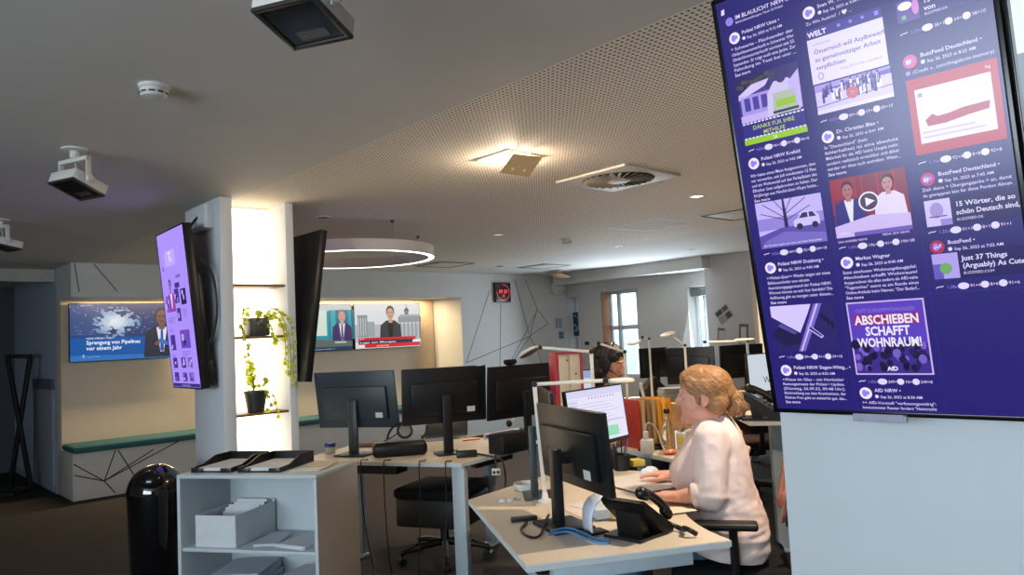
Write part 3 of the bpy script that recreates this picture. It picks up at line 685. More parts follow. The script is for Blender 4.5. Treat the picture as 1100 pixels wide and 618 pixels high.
# ---- landscape televisions in the niche
def tv_at(px0, px1, name_label, fn, bgc, w=1.165, h=0.668, zc=None, k=1.0):
    a, z = onB(px0, zc, WB + ND - 0.085)
    P = AB(a, WB + ND - 0.085, z)
    return display('television', name_label, 'television', basis(P, AV, (0, 0, 1)), w, h, (bgc, fn), bez=0.008, depth=0.04, k=k, hump=False)
def news1(c, w, h):
    rnd = random.Random(5)
    c.L = 2; c.rect(0.008, 0.27, w - 0.008, h - 0.008, (44, 62, 108)); c.L = 2; c.rect(0.008, 0.008, w - 0.008, 0.28, (18, 84, 160))
    c.L = 3; c.rect(0.008, 0.30, 0.40, h - 0.008, (54, 78, 128))
    for k in range(150):
        a = rnd.random() * 2 * PI; r = rnd.random() ** 0.8
        q = 1 - r; c.L = 4 + k % 6; c.ell(0.48 + 0.27 * r * math.cos(a), 0.45 + 0.18 * r * math.sin(a), 0.036 * (0.4 + q), 0.022 * (0.4 + q), (110 + 120 * q, 140 + 95 * q, 180 + 60 * q), 9)
    for k in range(70): c.L = 4; c.ell(0.03 + rnd.random() * 0.9, 0.30 + rnd.random() * 0.38, 0.006, 0.005, (130, 160, 200), 7)
    c.L = 10; c.poly([(0.008, 0.008), (w - 0.008, 0.008), (w - 0.008, 0.055), (0.008, 0.075)], (50, 110, 180))
    c.L = 10; c.text(0.17, 0.255, 0.026, 'NORD STREAM 1 UND 2', (214, 228, 244), 0.02)
    c.L = 10; c.text(0.17, 0.195, 0.062, 'Sprengung von Pipelines', (240, 246, 252), 0.015, fit=0.57); c.L = 10; c.text(0.17, 0.130, 0.062, 'vor einem Jahr', (240, 246, 252), 0.015)
    c.L = 10; c.ell(0.14, 0.06, 0.018, 0.018, (230, 240, 250)); c.L = 10; c.text(0.165, 0.048, 0.034, 'tagesschau', (230, 240, 250), 0.01)
    c.L = 10; c.text(0.11, 0.635, 0.030, 'tagesschau', (180, 200, 226))
    c.L = 12; person2d(c, 0.985, 0.02, 0.61, (46, 48, 62), (120, 84, 70), (40, 30, 28), (220, 224, 232), (40, 86, 170))
    c.L = 22; c.line([(0.925, 0.508), (1.045, 0.508)], 0.006, (20, 18, 20))
    c.L = 23; c.poly([(0.93, 0.20), (1.09, 0.14), (1.11, 0.18), (0.96, 0.24)], (56, 110, 190)); c.L = 24; c.ell(0.93, 0.18, 0.03, 0.025, (120, 84, 70)); c.L = 24; c.ell(1.10, 0.17, 0.03, 0.025, (120, 84, 70))
tv_at(74.5, 0, 'television in the left niche showing a blue news slide about pipelines, above the bench', news1, (30, 60, 120), zc=390)
def gate(c, w, h):
    sky = (224, 226, 230); st = (150, 154, 158)
    c.L = 2; c.rect(0.008, 0.30, w - 0.008, h - 0.008, sky); c.L = 3; c.rect(0.008, 0.10, w - 0.008, 0.36, (186, 188, 192))
    c.L = 4; c.rect(0.05, 0.18, 0.22, 0.50, (140, 146, 150)); c.L = 5
    for k in range(4): c.L = 5; c.rect(0.06 + k * 0.04, 0.20, 0.075 + k * 0.04, 0.46, (204, 206, 210))
    c.L = 4; c.rect(0.22, 0.18, 0.34, 0.40, (160, 166, 170)); c.L = 4; c.rect(0.76, 0.38, 1.18, 0.47, st); c.L = 4; c.rect(0.79, 0.47, 1.15, 0.50, (170, 174, 178))
    for k in range(6): c.L = 4; c.rect(0.78 + k * 0.072, 0.14, 0.808 + k * 0.072, 0.38, st)
    c.L = 5; c.rect(0.88, 0.50, 0.95, 0.55, (110, 120, 118)); c.L = 5; c.poly([(0.86, 0.55), (0.97, 0.55), (0.94, 0.60), (0.90, 0.60)], (84, 96, 94)); c.L = 5; c.rect(0.912, 0.58, 0.922, 0.665, (84, 96, 94))
    c.L = 8; person2d(c, 0.62, 0.06, 0.59, (54, 56, 62), (206, 160, 140), (44, 34, 30), (20, 20, 24))
    c.L = 20; c.rect(0.06, 0.105, w - 0.10, 0.165, (206, 30, 40)); c.L = 21; c.rect(0.06, 0.075, w - 0.16, 0.125, (34, 40, 66)); c.L = 21; c.rect(0.06, 0.018, w - 0.02, 0.075, (214, 30, 42))
    c.L = 22; c.text(0.08, 0.140, 0.022, 'BERLIN', WH, 0.01); c.L = 22; c.text(0.08, 0.085, 0.034, 'Lage am Morgen', (236, 238, 244), 0.02, fit=0.62); c.L = 22; c.text(0.36, 0.030, 0.030, 'NACHRICHTEN', (250, 220, 220), 0.01); c.L = 22; c.rect(0.06, 0.022, 0.16, 0.065, (236, 238, 242)); c.L = 22; c.rect(1.02, 0.08, 1.16, 0.115, (236, 238, 242))
tv_at(381.5, 0, 'niche television showing a reporter in a dark coat before a columned gate', gate, (220, 222, 226), zc=376, k=0.9)
def studio(c, w, h):
    c.L = 2; c.rect(0.008, 0.16, w - 0.008, h - 0.10, (40, 150, 168)); c.L = 2; c.rect(0.008, h - 0.10, w - 0.008, h - 0.008, (196, 206, 212))
    c.L = 3; c.rect(0.30, 0.22, 0.76, 0.58, (214, 230, 218)); c.L = 3; c.rect(0.80, 0.16, 1.20, 0.58, (30, 120, 140)); c.L = 4; c.rect(0.82, 0.16, 0.90, 0.58, (60, 170, 184)); c.L = 4; c.rect(1.10, 0.16, 1.16, 0.58, (52, 160, 176))
    c.L = 5; person2d(c, 1.00, 0.10, 0.50, (66, 50, 104), (214, 160, 150), (150, 120, 110), (226, 224, 236), (80, 50, 110))
    c.L = 14; c.poly([(0.008, 0.06), (w - 0.008, 0.06), (w - 0.008, 0.13), (0.60, 0.17), (0.008, 0.13)], (96, 108, 100)); c.L = 15; c.rect(0.008, 0.008, w - 0.008, 0.06, (30, 60, 90)); c.L = 16; c.text(0.50, 0.022, 0.026, '+++ Nachrichten im Überblick +++', (190, 210, 226)); c.L = 16; c.rect(0.88, 0.11, 1.06, 0.13, (200, 206, 210))
    c.L = 16; person2d(c, 0.26, 0.06, 0.34, (30, 34, 44), (196, 150, 140), (40, 30, 26))
a2, z2 = onB(381.5, 376, WB + ND - 0.085)
display('television', 'niche television showing a turquoise news studio with a man in purple suit', 'television', basis(AB(a2 - 1.20, WB + ND - 0.085, z2), AV, (0, 0, 1)), 1.165, 0.668, ((60, 150, 165), studio), bez=0.008, depth=0.04, k=0.9, hump=False)
# ------------------------------------------------------------------ things on the ceiling
lamp_w = mat('lamp_white', (214, 212, 206), rough=0.45, var=0.03)
spot_m = mat('spot_white', (206, 204, 196), rough=0.5, var=0.03)
dark_glass = mat('dark_lamp_glass', (26, 24, 24), rough=0.12, var=0.2, scale=12)
frame_dk = mat('lamp_frame', (52, 46, 42), rough=0.4)
def floodlight(label, pz, yaw, tilt, s=1.0):
    # local: x across, y away; the lamp face looks down, the far edge sinks by tilt
    t = thing('ceiling_spotlight', label, 'spotlight', (pz.x, pz.y, CEIL), yaw, 'track floodlights on the left ceiling')
    t.scale = (s, s, s)
    MB().lathe([(0.001, 0), (0.060, 0), (0.060, -0.008), (0.030, -0.014), (0.022, -0.014), (0.022, -0.050), (0.001, -0.050)], n=28, caps=False).build('ceiling_rose', spot_m, t)
    mb = MB().box((0, 0, -0.060), (0.215, 0.030, 0.020), bevel=0.003)
    for sx in (-1, 1): mb.box((sx * 0.104, 0, -0.120), (0.007, 0.028, 0.13), bevel=0.002)
    mb.build('yoke', spot_m, t)
    Rm = Matrix.Rotation(-tilt, 3, 'X'); c0 = V((0, 0.02, -0.175))
    mb = MB().box(c0, (0.190, 0.185, 0.055), rot=Rm, bevel=0.005)
    h = mb.build('housing', spot_m, t)
    mb = MB(); q = lambda x, y, z: c0 + Rm @ V((x, y, z))
    for c, sz in (((0, 0.085, -0.030), (0.190, 0.014, 0.012)), ((0, -0.085, -0.030), (0.190, 0.014, 0.012)), ((0.088, 0, -0.030), (0.014, 0.172, 0.012)), ((-0.088, 0, -0.030), (0.014, 0.172, 0.012))):
        mb.box(q(*c), sz, rot=Rm, bevel=0.002)
    mb.build('face_frame', frame_dk, t)
    MB().box(q(0, 0, -0.029), (0.165, 0.160, 0.004), rot=Rm).build('front_glass', dark_glass, t)
    MB().box(q(0, 0.045, -0.0315), (0.09, 0.035, 0.001), rot=Rm).build('reflector', mat('lamp_reflector', (120, 116, 112), rough=0.25, metal=0.7), t)
    MB().tube([V((0.0, 0.0, -0.05)), V((-0.03, 0.03, -0.10)), c0 + Rm @ V((-0.04, 0.02, 0.027))], 0.003, smooth=2).build('lead', spot_m, t)
    mb = MB().cyl((0.106, 0, -0.16), (0.122, 0, -0.16), 0.014); mb.build('tilt_knob', spot_m, t)
    return t
floodlight('white floodlight on the ceiling nearest to the lilac display', G(80, 160, CEIL), R(-25), R(20))
p = G(320, -58, CEIL)
floodlight('white floodlight cut by the top edge of the picture', p, R(-20), R(13))
floodlight('white floodlight cut by the left edge of the picture', G(0, 236, CEIL), R(-30), R(10))

def smoke(label, px, py, s=1.0):
    p = G(px, py, CEIL)
    t = thing('smoke_detector', label, 'smoke detector', (p.x, p.y, CEIL)); t.scale = (s, s, s)
    MB().lathe([(0.001, 0), (0.056, 0), (0.056, -0.012), (0.050, -0.016), (0.001, -0.016)], n=32, caps=False).build('base', spot_m, t)
    b = MB().lathe([(0.001, -0.016), (0.050, -0.016), (0.052, -0.034), (0.044, -0.046), (0.020, -0.052), (0.001, -0.052)], n=32, caps=False)
    b.use(spot_m); b.use(mat('vent_dark', (40, 38, 36), rough=0.6))
    for k in range(10):
        a = 2 * PI * k / 10; b.box((0.0505 * math.cos(a), 0.0505 * math.sin(a), -0.034), (0.004, 0.022, 0.006), rot=Matrix.Rotation(a, 3, 'Z'))
    b.mats = [spot_m, mat('vent_dark', (40, 38, 36), rough=0.6)]
    b.build('sensor_head', None, t)
smoke('white round smoke detector on the plain ceiling between the floodlights', 165, 92)
smoke('small white smoke detector far back on the perforated ceiling', 609, 258, 0.95)

# square wall-washer: bright recess with a tilted plate
p = G(547, 170, CEIL)
t = thing('recessed_lamp', 'lit recessed lamp glowing around a tilted brown square plate on the ceiling', 'ceiling lamp', (p.x, p.y, CEIL), ROT)
mb = MB()
for c, s in (((0, 0.14, 0.0), (0.30, 0.02, 0.012)), ((0, -0.14, 0.0), (0.30, 0.02, 0.012)), ((0.14, 0, 0.0), (0.02, 0.26, 0.012)), ((-0.14, 0, 0.0), (0.02, 0.26, 0.012))): mb.box(c, s, bevel=0.002)
mb.build('recess_frame', lamp_w, t)
MB().box((0, 0, -0.002), (0.26, 0.26, 0.004)).build('diffuser', glow((255, 222, 160), 9.0, 0.6), t)
q4 = [D(551, 165.5, 4.08), D(583, 169, 4.08), D(568, 190.5, 4.16), D(537, 185.5, 4.16)]
Mi = Matrix.Translation((p.x, p.y, CEIL)) @ Matrix.Rotation(ROT, 4, 'Z'); Mi.invert()
q4 = [Mi @ v for v in q4]; nn_ = (q4[1] - q4[0]).cross(q4[3] - q4[0]).normalized()
if nn_.z < 0: nn_ = -nn_
mb = MB(); a_ = [mb.bm.verts.new(v) for v in q4]; b_ = [mb.bm.verts.new(v + nn_ * 0.005) for v in q4]; mb.bridge(a_, b_); mb._f(a_[::-1]); mb._f(b_)
pl = mb.build('plate', mat('brown_plate', (196, 158, 112), rough=0.45, var=0.03), t)
for f_ in (0.22, 0.62):
    c_ = q4[3].lerp(q4[2], f_ + 0.1).lerp(q4[0].lerp(q4[1], f_ + 0.1), 0.28)
    MB().cyl(c_ - nn_ * 0.002, c_ + nn_ * 0.001, 0.0065, n=14).build('screw', mat('bright_screw', (246, 236, 214), rough=0.3), pl)
for f_ in (0.25, 0.75):
    c_ = q4[0].lerp(q4[1], f_) * 0.7 + q4[3].lerp(q4[2], f_) * 0.3; MB().cyl(c_ + nn_ * 0.004, (c_.x, c_.y, 0.0), 0.004, n=8).build('stem', lamp_w, t)
LAMP_P = V((p.x, p.y, CEIL - 0.035))

# swirl diffusers
def swirl(label, p, s=1.0, hole=False):
    t = thing('ceiling_vent', label, 'ceiling vent', (p.x, p.y, CEIL), ROT, 'ceiling ventilation outlets'); t.scale = (s, s, 1)
    MB().box((0, 0, -0.008), (0.60, 0.60, 0.016), bevel=0.004).build('plate', mat('vent_plate', (204, 198, 188), rough=0.55, var=0.02), t)
    MB().lathe([(0.001, -0.0165), (0.245, -0.0165), (0.250, -0.012)], n=48, caps=False).build('dark_disc', mat('vent_shadow', (24, 22, 20), rough=0.8), t)
    mb = MB()
    for k in range(26):
        a = 2 * PI * k / 26
        M = Matrix.Rotation(a, 3, 'Z') @ Matrix.Rotation(R(28), 3, 'X')
        c = Matrix.Rotation(a, 3, 'Z') @ V((0.162, 0, -0.022)); mb.box(c, (0.155, 0.026, 0.0015), rot=M)
    mb.build('swirl_blades', mat('vent_blade', (176, 166, 150), rough=0.5), t)
    MB().lathe([(0.001, -0.030), (0.070, -0.030), (0.084, -0.022), (0.084, -0.016)], n=32, caps=False).build('hub', mat('vent_plate', (0, 0, 0)), t)
    return t
swirl('large square ceiling vent with a round swirl grille beside the lit recessed lamp', G(664, 191, CEIL))
def slot(label, px, py, w=0.62):
    p = G(px, py, CEIL)
    t = thing('slot_vent', label, 'ceiling vent', (p.x, p.y, CEIL), ROT, 'slot air outlets in the ceiling')
    MB().box((0, 0, -0.004), (w, w, 0.008), bevel=0.003).build('plate', mat('vent_plate', (0, 0, 0)), t)
    mb = MB()
    for c, s in (((0, w / 2 - 0.03, -0.009), (w - 0.06, 0.028, 0.004)), ((0, -w / 2 + 0.03, -0.009), (w - 0.06, 0.028, 0.004)), ((w / 2 - 0.03, 0, -0.009), (0.028, w - 0.06, 0.004)), ((-w / 2 + 0.03, 0, -0.009), (0.028, w - 0.06, 0.004))): mb.box(c, s)
    mb.build('air_slot', mat('vent_shadow', (24, 22, 20)), t)
slot('square slot vent behind the ring lamp', 478, 284)
slot('square slot vent partly hidden by the big portrait display', 800, 229)
slot('far slot vent near the window corner', 585, 286, 0.6)
slot('far slot vent above the grey window wall', 690, 296, 0.5)
def downlight(label, px, py, lit=False):
    p = G(px, py, CEIL)
    t = thing('downlight', label, 'downlight', (p.x, p.y, CEIL))
    MB().lathe([(0.048, 0.0), (0.062, 0.0), (0.064, -0.005), (0.048, -0.008)], n=32, caps=False).build('trim_ring', lamp_w, t)
    MB().lathe([(0.001, -0.003), (0.049, -0.003), (0.049, -0.001)], n=28, caps=False).build('lens', glow((255, 236, 204), 6.0 if px > 700 else 1.0, 0.4) if lit else mat('unlit_lens', (160, 156, 150), rough=0.2), t)
    return p
DL = downlight('lit round downlight left of the big portrait display', 749, 210.5, True)
D1 = downlight('downlight on the ceiling above the red clock, nearest of the rear ones', 535, 252, True)
D2 = downlight('downlight on the ceiling right of the small smoke detector', 663, 264.5, True)
downlight('unlit downlight above the leaning black display', 347, 233)
downlight('unlit downlight beside the far pillar top', 742, 268)
downlight('unlit downlight at the far window corner', 655, 288)
downlight('unlit downlight near the slot vent by the clock wall', 537, 286)
HID = []
for hx, hy, tx, ty, en in ((1.35, 3.05, -0.25, 0.2, 185), (0.55, 3.05, 0, 0.2, 0)):
    if not en: continue
    t = thing('downlight', 'lit downlight over the blonde woman, behind the big portrait display', 'downlight', (hx, hy, CEIL))
    MB().lathe([(0.048, 0.0), (0.062, 0.0), (0.064, -0.005), (0.048, -0.008)], n=32, caps=False).build('trim_ring', lamp_w, t)
    MB().lathe([(0.001, -0.003), (0.049, -0.003), (0.049, -0.001)], n=28, caps=False).build('lens', glow((255, 236, 204), 6.0, 0.4), t)
    HID.append((hx, hy, tx, ty, en))
# second tilted plate lamp, unlit
p = G(629, 291.5, CEIL) - AV * 0.62
t = thing('recessed_lamp', 'unlit lamp with a tilted square plate, far back on the ceiling', 'ceiling lamp', (p.x, p.y, CEIL), ROT)
MB().box((0, 0, -0.003), (0.3, 0.3, 0.006), bevel=0.002).build('recess_frame', lamp_w, t)
MB().box((0, 0, -0.09), (0.24, 0.24, 0.006), rot=Matrix.Rotation(R(14), 3, 'Y'), bevel=0.001).build('plate', mat('brown_plate', (0, 0, 0)), t)
MB().cyl((0, 0, -0.09), (0, 0, 0), 0.008).build('stem', lamp_w, t)
# inspection hatch
p = G(700, 242, CEIL)
t = thing('ceiling_hatch', 'square inspection hatch outline in the ceiling left of the lit downlight', 'hatch', (p.x, p.y, CEIL), ROT)
mb = MB()
for c, s in (((0, 0.3, -0.001), (0.6, 0.008, 0.003)), ((0, -0.3, -0.001), (0.6, 0.008, 0.003)), ((0.3, 0, -0.001), (0.008, 0.6, 0.003)), ((-0.3, 0, -0.001), (0.008, 0.6, 0.003))): mb.box(c, s)
mb.build('edge_frame', mat('hatch_edge', (226, 216, 200), rough=0.5), t)
MB().box((0, 0, -0.0005), (0.59, 0.59, 0.002)).build('hatch_panel', ceil_m, t)

# ring lamp
RZ = 2.29
p = G(379, 279.5, RZ)
t = thing('ring_lamp', 'large lit white ring lamp hanging under the ceiling before the niche televisions', 'ring lamp', (p.x, p.y, RZ))
RR, RW, RH = 0.75, 0.055, 0.095
MB().lathe([(RR - RW, 0), (RR, 0), (RR, RH), (RR - RW, RH), (RR - RW, 0)], n=96, caps=False).build('ring_body', mat('ring_white', (222, 216, 212), rough=0.5, var=0.02), t)
MB().lathe([(RR - RW + 0.006, -0.002), (RR - 0.004, -0.002), (RR - 0.004, 0.001), (RR - RW + 0.006, 0.001), (RR - RW + 0.006, -0.002)], n=96, caps=False).build('light_strip', glow((255, 238, 232), 5.0, 0.6), t)
for k in range(4):
    a = 2 * PI * k / 4 + 0.7; q = V(((RR - 0.03) * math.cos(a), (RR - 0.03) * math.sin(a), RH))
    w_ = MB().cyl(q, (q.x, q.y, CEIL - RZ), 0.003, n=6).build('suspension_wire', metal_m, t)
    MB().cyl((q.x, q.y, CEIL - RZ - 0.02), (q.x, q.y, CEIL - RZ), 0.014, n=14).build('wire_anchor', mat('dark_metal', (0, 0, 0)), w_)

# clock, wall box, posters on the walls
def on_wall(px, py, plane):  a, z = onB(px, py, plane); return a, z
a0, z0 = on_wall(529.5, 304, WB); a1, z1 = on_wall(547, 325, WB)
t = thing('wall_clock', 'square black digital wall clock with red glowing digits', 'clock', M=basis(AB(min(a0, a1), WB - 0.052, z1), AV, (0, 0, 1)))
cw, ch = abs(a1 - a0), z0 - z1
MB().box((cw / 2, 0.025, ch / 2), (cw, 0.05, ch), bevel=0.008).build('case', black_pl, t)
c = Canvas(0.15, 1.0); c.rect(0.012, 0.012, cw - 0.012, ch - 0.012, (20, 8, 10))
for k in range(60):
    an = PI / 2 - 2 * PI * k / 60
    c.L = 2; c.ell(cw / 2 + 0.40 * cw * math.cos(an), ch / 2 + 0.40 * ch * math.sin(an), 0.006, 0.006, (255, 96, 96) if k < 47 else (70, 16, 18), 8)
c.L = 3; c.text(cw / 2, ch * 0.46, 0.085, '09:29'[:2] + ' ' + '29', (255, 84, 90), 0.03, fit=cw * 0.55, center=True); c.L = 3; c.text(cw / 2, ch * 0.25, 0.07, '11', (255, 84, 90), 0.03, center=True)
c.build('dial', t)
a0, z0 = on_wall(591, 305, WB); a1, z1 = on_wall(604, 317, WB)
t = thing('wall_speaker', 'small white box mounted on the back wall right of the clock', 'wall box', M=basis(AB(a0, WB - 0.092, z1), AV, (0, 0, 1)))
MB().box(((a1 - a0) / 2, 0.045, (z0 - z1) / 2), (a1 - a0, 0.09, z0 - z1), bevel=0.02).build('housing', lamp_w, t)
c = Canvas(printed=True); c.ell((a1 - a0) * 0.45, 0.06, 0.02, 0.02, (150, 150, 150)); c.ell((a1 - a0) * 0.75, 0.05, 0.03, 0.03, (170, 172, 174)); c.build('knob_print', t)
def sheet(label, px0, py0, px1, py1, plane, fn, name='notice_sheet', cat='notice', rot=0.0, kind='B', col=(206, 206, 204), off=0.004, group=None):
    if kind == 'B':
        a0, z0 = onB(px0, py0, plane); a1, z1 = onB(px1, py1, plane); P, e = AB(a0, plane - off, z1), AV
    else:
        a0, z0 = onA(px0, py0, plane); a1, z1 = onA(px1, py1, plane); P, e = AB(plane - off, a0, z1), -BV; a0, a1 = 0, a0 - a1
    w, h = abs(a1 - a0), z0 - z1
    M = basis(P, e, (0, 0, 1))
    if rot: M = M @ Matrix.Translation((w / 2, 0, h / 2)) @ Matrix.Rotation(rot, 4, 'Y') @ Matrix.Translation((-w / 2, 0, -h / 2))
    t = thing(name, label, cat, M=M, group=group)
    MB().box((w / 2, 0.002, h / 2), (w, 0.003, h)).build('sheet', mat('paper_%d' % col[0], col, rough=0.8, var=0.03), t)
    c = Canvas(printed=True); fn(c, w, h); c.build('print', t)
def grid_print(nx, nz, c0):
    def f(c, w, h):
        for i in range(nx):
            for j in range(nz):
                c.L = 1; c.rect(w * (0.1 + i * 0.8 / nx), h * (0.1 + j * 0.8 / nz), w * (0.1 + (i + 0.7) * 0.8 / nx), h * (0.1 + (j + 0.65) * 0.8 / nz), c0)
    return f
sheet('two columns of small paper slips pinned on the back wall', 595.5, 341, 605, 353, WB, grid_print(2, 4, (120, 122, 128)), col=(190, 194, 198))
sheet('small dark notice below the paper slips on the back wall', 600, 356, 606, 364, WB, grid_print(2, 2, (60, 66, 80)), col=(150, 156, 164))
bo = O[0]
ba, zt_ = onA(611, 336, WA); bb, zb2 = onA(620, 361, WA)
t = thing('poster', 'dark blue poster hanging in the narrow window left of the grey wall', 'poster', M=basis(AB(WA + 0.10, ba, zb2), -BV, (0, 0, 1)))
MB().box(((ba - bb) / 2, 0.004, (zt_ - zb2) / 2), (ba - bb, 0.006, zt_ - zb2)).build('sheet', mat('poster_blue', (40, 70, 96), rough=0.6), t)
c = Canvas(printed=True)
rp_ = random.Random(4)
for k in range(9): c.L = 1; c.ell((ba - bb) * rp_.uniform(.2, .9), (zt_ - zb2) * rp_.uniform(.15, .9), 0.03, 0.025, (120, 170, 190), 10)
c.build('print', t)
PF = 9.45 + 0.05
def news_print(c, w, h):
    c.rect(w * .05, h * .62, w * .5, h * .92, (60, 58, 60)); c.L = 1; c.rect(w * .55, h * .62, w * .92, h * .92, (84, 82, 84))
    for k in range(4): c.L = 1; c.rect(w * .06, h * (.12 + k * .11), w * .94, h * (.17 + k * .11), (110, 108, 108))
    c.L = 2; c.rect(w * .55, h * .1, w * .9, h * .45, (70, 68, 70))
sheet('tilted newspaper page pinned on the far pillar', 769, 330, 787, 346, PF, news_print, 'newspaper_page', 'newspaper', rot=R(-32), kind='A', col=(176, 172, 168))
sheet('narrow crooked newspaper strip low on the far pillar', 770, 352, 780, 369, PF, lambda c, w, h: [c.rect(w * .05, h * .8, w * .9, h * .95, (96, 92, 92)), c.rect(w * .05, h * .05, w * .2, h * .8, (120, 116, 114))], 'newspaper_page', 'newspaper', rot=R(8), kind='A', col=(186, 178, 174))
sheet('framed newspaper clipping on the far pillar beside the white lamp', 793, 348, 805, 370, PF, lambda c, w, h: [c.rect(w * .04, h * .86, w * .96, h * .97, (96, 78, 70)), c.rect(w * .04, h * .04, w * .2, h * .86, (96, 84, 80)), c.rect(w * .80, h * .04, w * .96, h * .86, (96, 84, 80)), c.rect(w * .25, h * .1, w * .75, h * .8, (196, 190, 184))], 'newspaper_page', 'newspaper', rot=R(6), kind='A', col=(170, 160, 154))
a0, z0 = onA(631, 369, WA)
o = MB().box((0, 0, 0), (0.09, 0.02, 0.06), bevel=0.006).build('wall_switch', black_pl); o.rotation_euler = (0, 0, ROT + PI / 2); o.location = AB(WA - 0.012, a0, z0)
tag(o, 'small black switch plate on the window wall left of the open window', 'switch')

# pillar shelves with plants
sh_m = mat('shelf_wood', (120, 92, 62), rough=0.5, var=0.15, scale=14, stretch=(1, 8, 8))
zs = [onB(276, y, PB0 + 0.13)[1] for y in (305, 384 - 22.5, 443.5)]
zs = [onB(275, 305, PB0)[1], onB(277, 361, PB0)[1], onB(281, 444, PB0)[1]]
ac = (PA0 + 0.085 + PA1 - 0.06) / 2; sw = PA1 - PA0 - 0.149
for z, l in zip(zs, ('topmost empty shelf in the glowing pillar niche', 'middle shelf in the pillar niche carrying the grey planter', 'lowest shelf in the pillar niche carrying the black plant pot')):
    o = MB().box((0, 0, 0), (sw, 0.22, 0.016), bevel=0.002).build('niche_shelf', sh_m); o.rotation_euler = (0, 0, ROT); o.location = AB(ac, PB0 + 0.135, z - 0.008)
    tag(o, l, 'shelf', 'shelves in the glowing pillar niche')
leaf_m = mat('ivy_leaf', (176, 190, 60), rough=0.45, var=0.25, scale=18, trans=0.0)
stem_m = mat('ivy_stem', (104, 116, 50), rough=0.6)
_n = leaf_m.node_tree; _b = _n.nodes['Principled BSDF']; _t = _n.nodes.new('ShaderNodeBsdfTranslucent'); _t.inputs[0].default_value = (*lin((200, 214, 60)), 1)
_x = _n.nodes.new('ShaderNodeMixShader'); _x.inputs[0].default_value = 0.5
_n.links.new(_b.outputs[0], _x.inputs[1]); _n.links.new(_t.outputs[0], _x.inputs[2]); _n.links.new(_x.outputs[0], _n.nodes['Material Output'].inputs[0])
def leaves(mb, pts, rnd, size=0.034, every=1):
    for p in pts[::every]:
        s = size * rnd.uniform(0.7, 1.25); d = V((rnd.uniform(-1, 1), rnd.uniform(-1, 0.4), rnd.uniform(-1, 0.2))).normalized()
        x = d.cross(V((rnd.uniform(-.4, .4), -1, 0.3))).normalized(); n = x.cross(d).normalized()
        shp = [(0, 0), (0.45, 0.12), (0.55, 0.42), (0.32, 0.80), (0, 1.1), (-0.32, 0.80), (-0.55, 0.42), (-0.45, 0.12)]
        vs = [mb.bm.verts.new(p + x * (a * s) + d * (b * s) + n * (0.18 * s * (abs(a) - (b - .5) ** 2))) for a, b in shp]
        mid = mb.bm.verts.new(p + d * (0.5 * s) - n * 0.05 * s)
        for k in range(8): mb._f([vs[k], vs[(k + 1) % 8], mid])
def vine(pts, n=4):
    pts = [V(p) for p in pts]
    for _ in range(n):
        q = [pts[0]]
        for a, b in zip(pts, pts[1:]): q += [a * .75 + b * .25, a * .25 + b * .75]
        pts = q + [pts[-1]]
        if len(pts) > 60: break
    return pts
rnd = random.Random(21)
t = thing('trailing_plant', 'trailing plant in a grey metal planter on the middle pillar shelf', 'plant', AB(ac + 0.01, PB0 + 0.115, zs[1] + 0.001), ROT)
mb = MB().box((0, 0, 0.062), (0.145, 0.13, 0.122), bevel=0.01); mb.build('planter', mat('grey_planter', (84, 86, 84), rough=0.35, var=0.15, metal=0.4), t)
MB().box((0, 0, 0.120), (0.125, 0.11, 0.012)).build('soil', mat('soil', (50, 38, 28), rough=0.95, var=0.3), t)
V1 = [[(0.04, 0, 0.12), (0.10, -0.06, 0.22), (0.16, -0.12, 0.10), (0.17, -0.13, -0.10), (0.16, -0.13, -0.28)], [(0.05, 0, 0.12), (0.12, -0.08, 0.15), (0.15, -0.13, 0.0), (0.145, -0.14, -0.2)],
      [(-0.04, 0, 0.12), (-0.10, -0.04, 0.24), (-0.16, -0.10, 0.06), (-0.12, -0.13, -0.06), (-0.115, -0.14, -0.26)], [(0, 0, 0.12), (-0.02, -0.1, 0.2), (0.05, -0.14, 0.06), (0.06, -0.14, -0.04)], [(-0.03, 0, 0.12), (-0.12, -0.05, 0.13), (-0.15, -0.11, -0.02)], [(0.05, 0.0, 0.12), (0.15, -0.11, 0.18), (0.20, -0.15, 0.04), (0.20, -0.15, -0.18), (0.185, -0.15, -0.36)]]
ms, ml = MB(), MB()
for v in V1:
    q = vine(v); ms.tube(q, 0.0024, n=5); leaves(ml, [p for p in q[10:]], rnd, 0.030, 4)
ms.build('stems', stem_m, t); ml.build('foliage', leaf_m, t, recalc=False)
t = thing('potted_plant', 'leafy plant in a round black pot on the lowest pillar shelf', 'plant', AB(ac - 0.01, PB0 + 0.115, zs[2] + 0.001), ROT)
MB().lathe([(0.001, 0), (0.052, 0), (0.056, 0.004), (0.076, 0.128), (0.080, 0.130), (0.080, 0.148), (0.074, 0.148), (0.070, 0.128), (0.001, 0.126)], n=40, caps=False).build('pot', mat('black_pot', (44, 42, 42), rough=0.5, var=0.1), t)
ms, ml = MB(), MB()
for k in range(9):
    a = rnd.uniform(0, 2 * PI); r = rnd.uniform(0.03, 0.09); hgt = rnd.uniform(0.10, 0.24)
    q = vine([(0.02 * math.cos(a), 0.02 * math.sin(a), 0.12), (r * .6 * math.cos(a), r * .6 * math.sin(a) - .02, 0.12 + hgt * .7), (r * math.cos(a), r * math.sin(a) - .03, 0.12 + hgt)], 2); ms.tube(q, 0.002, n=5); leaves(ml, q[5:], rnd, 0.034, 3)
for v in ([(-.03, 0, .13), (-.09, -.05, .22), (-.10, -.09, .40)], [(.05, 0, .13), (.10, -.09, .12), (.10, -.12, -.03)], [(.04, 0, .13), (.06, -.1, .16), (.04, -.13, .02)]):
    q = vine(v, 3); ms.tube(q, 0.0022, n=5); leaves(ml, q[6:], rnd, 0.032, 4)
ms.build('stems', stem_m, t); ml.build('foliage', leaf_m, t, recalc=False)

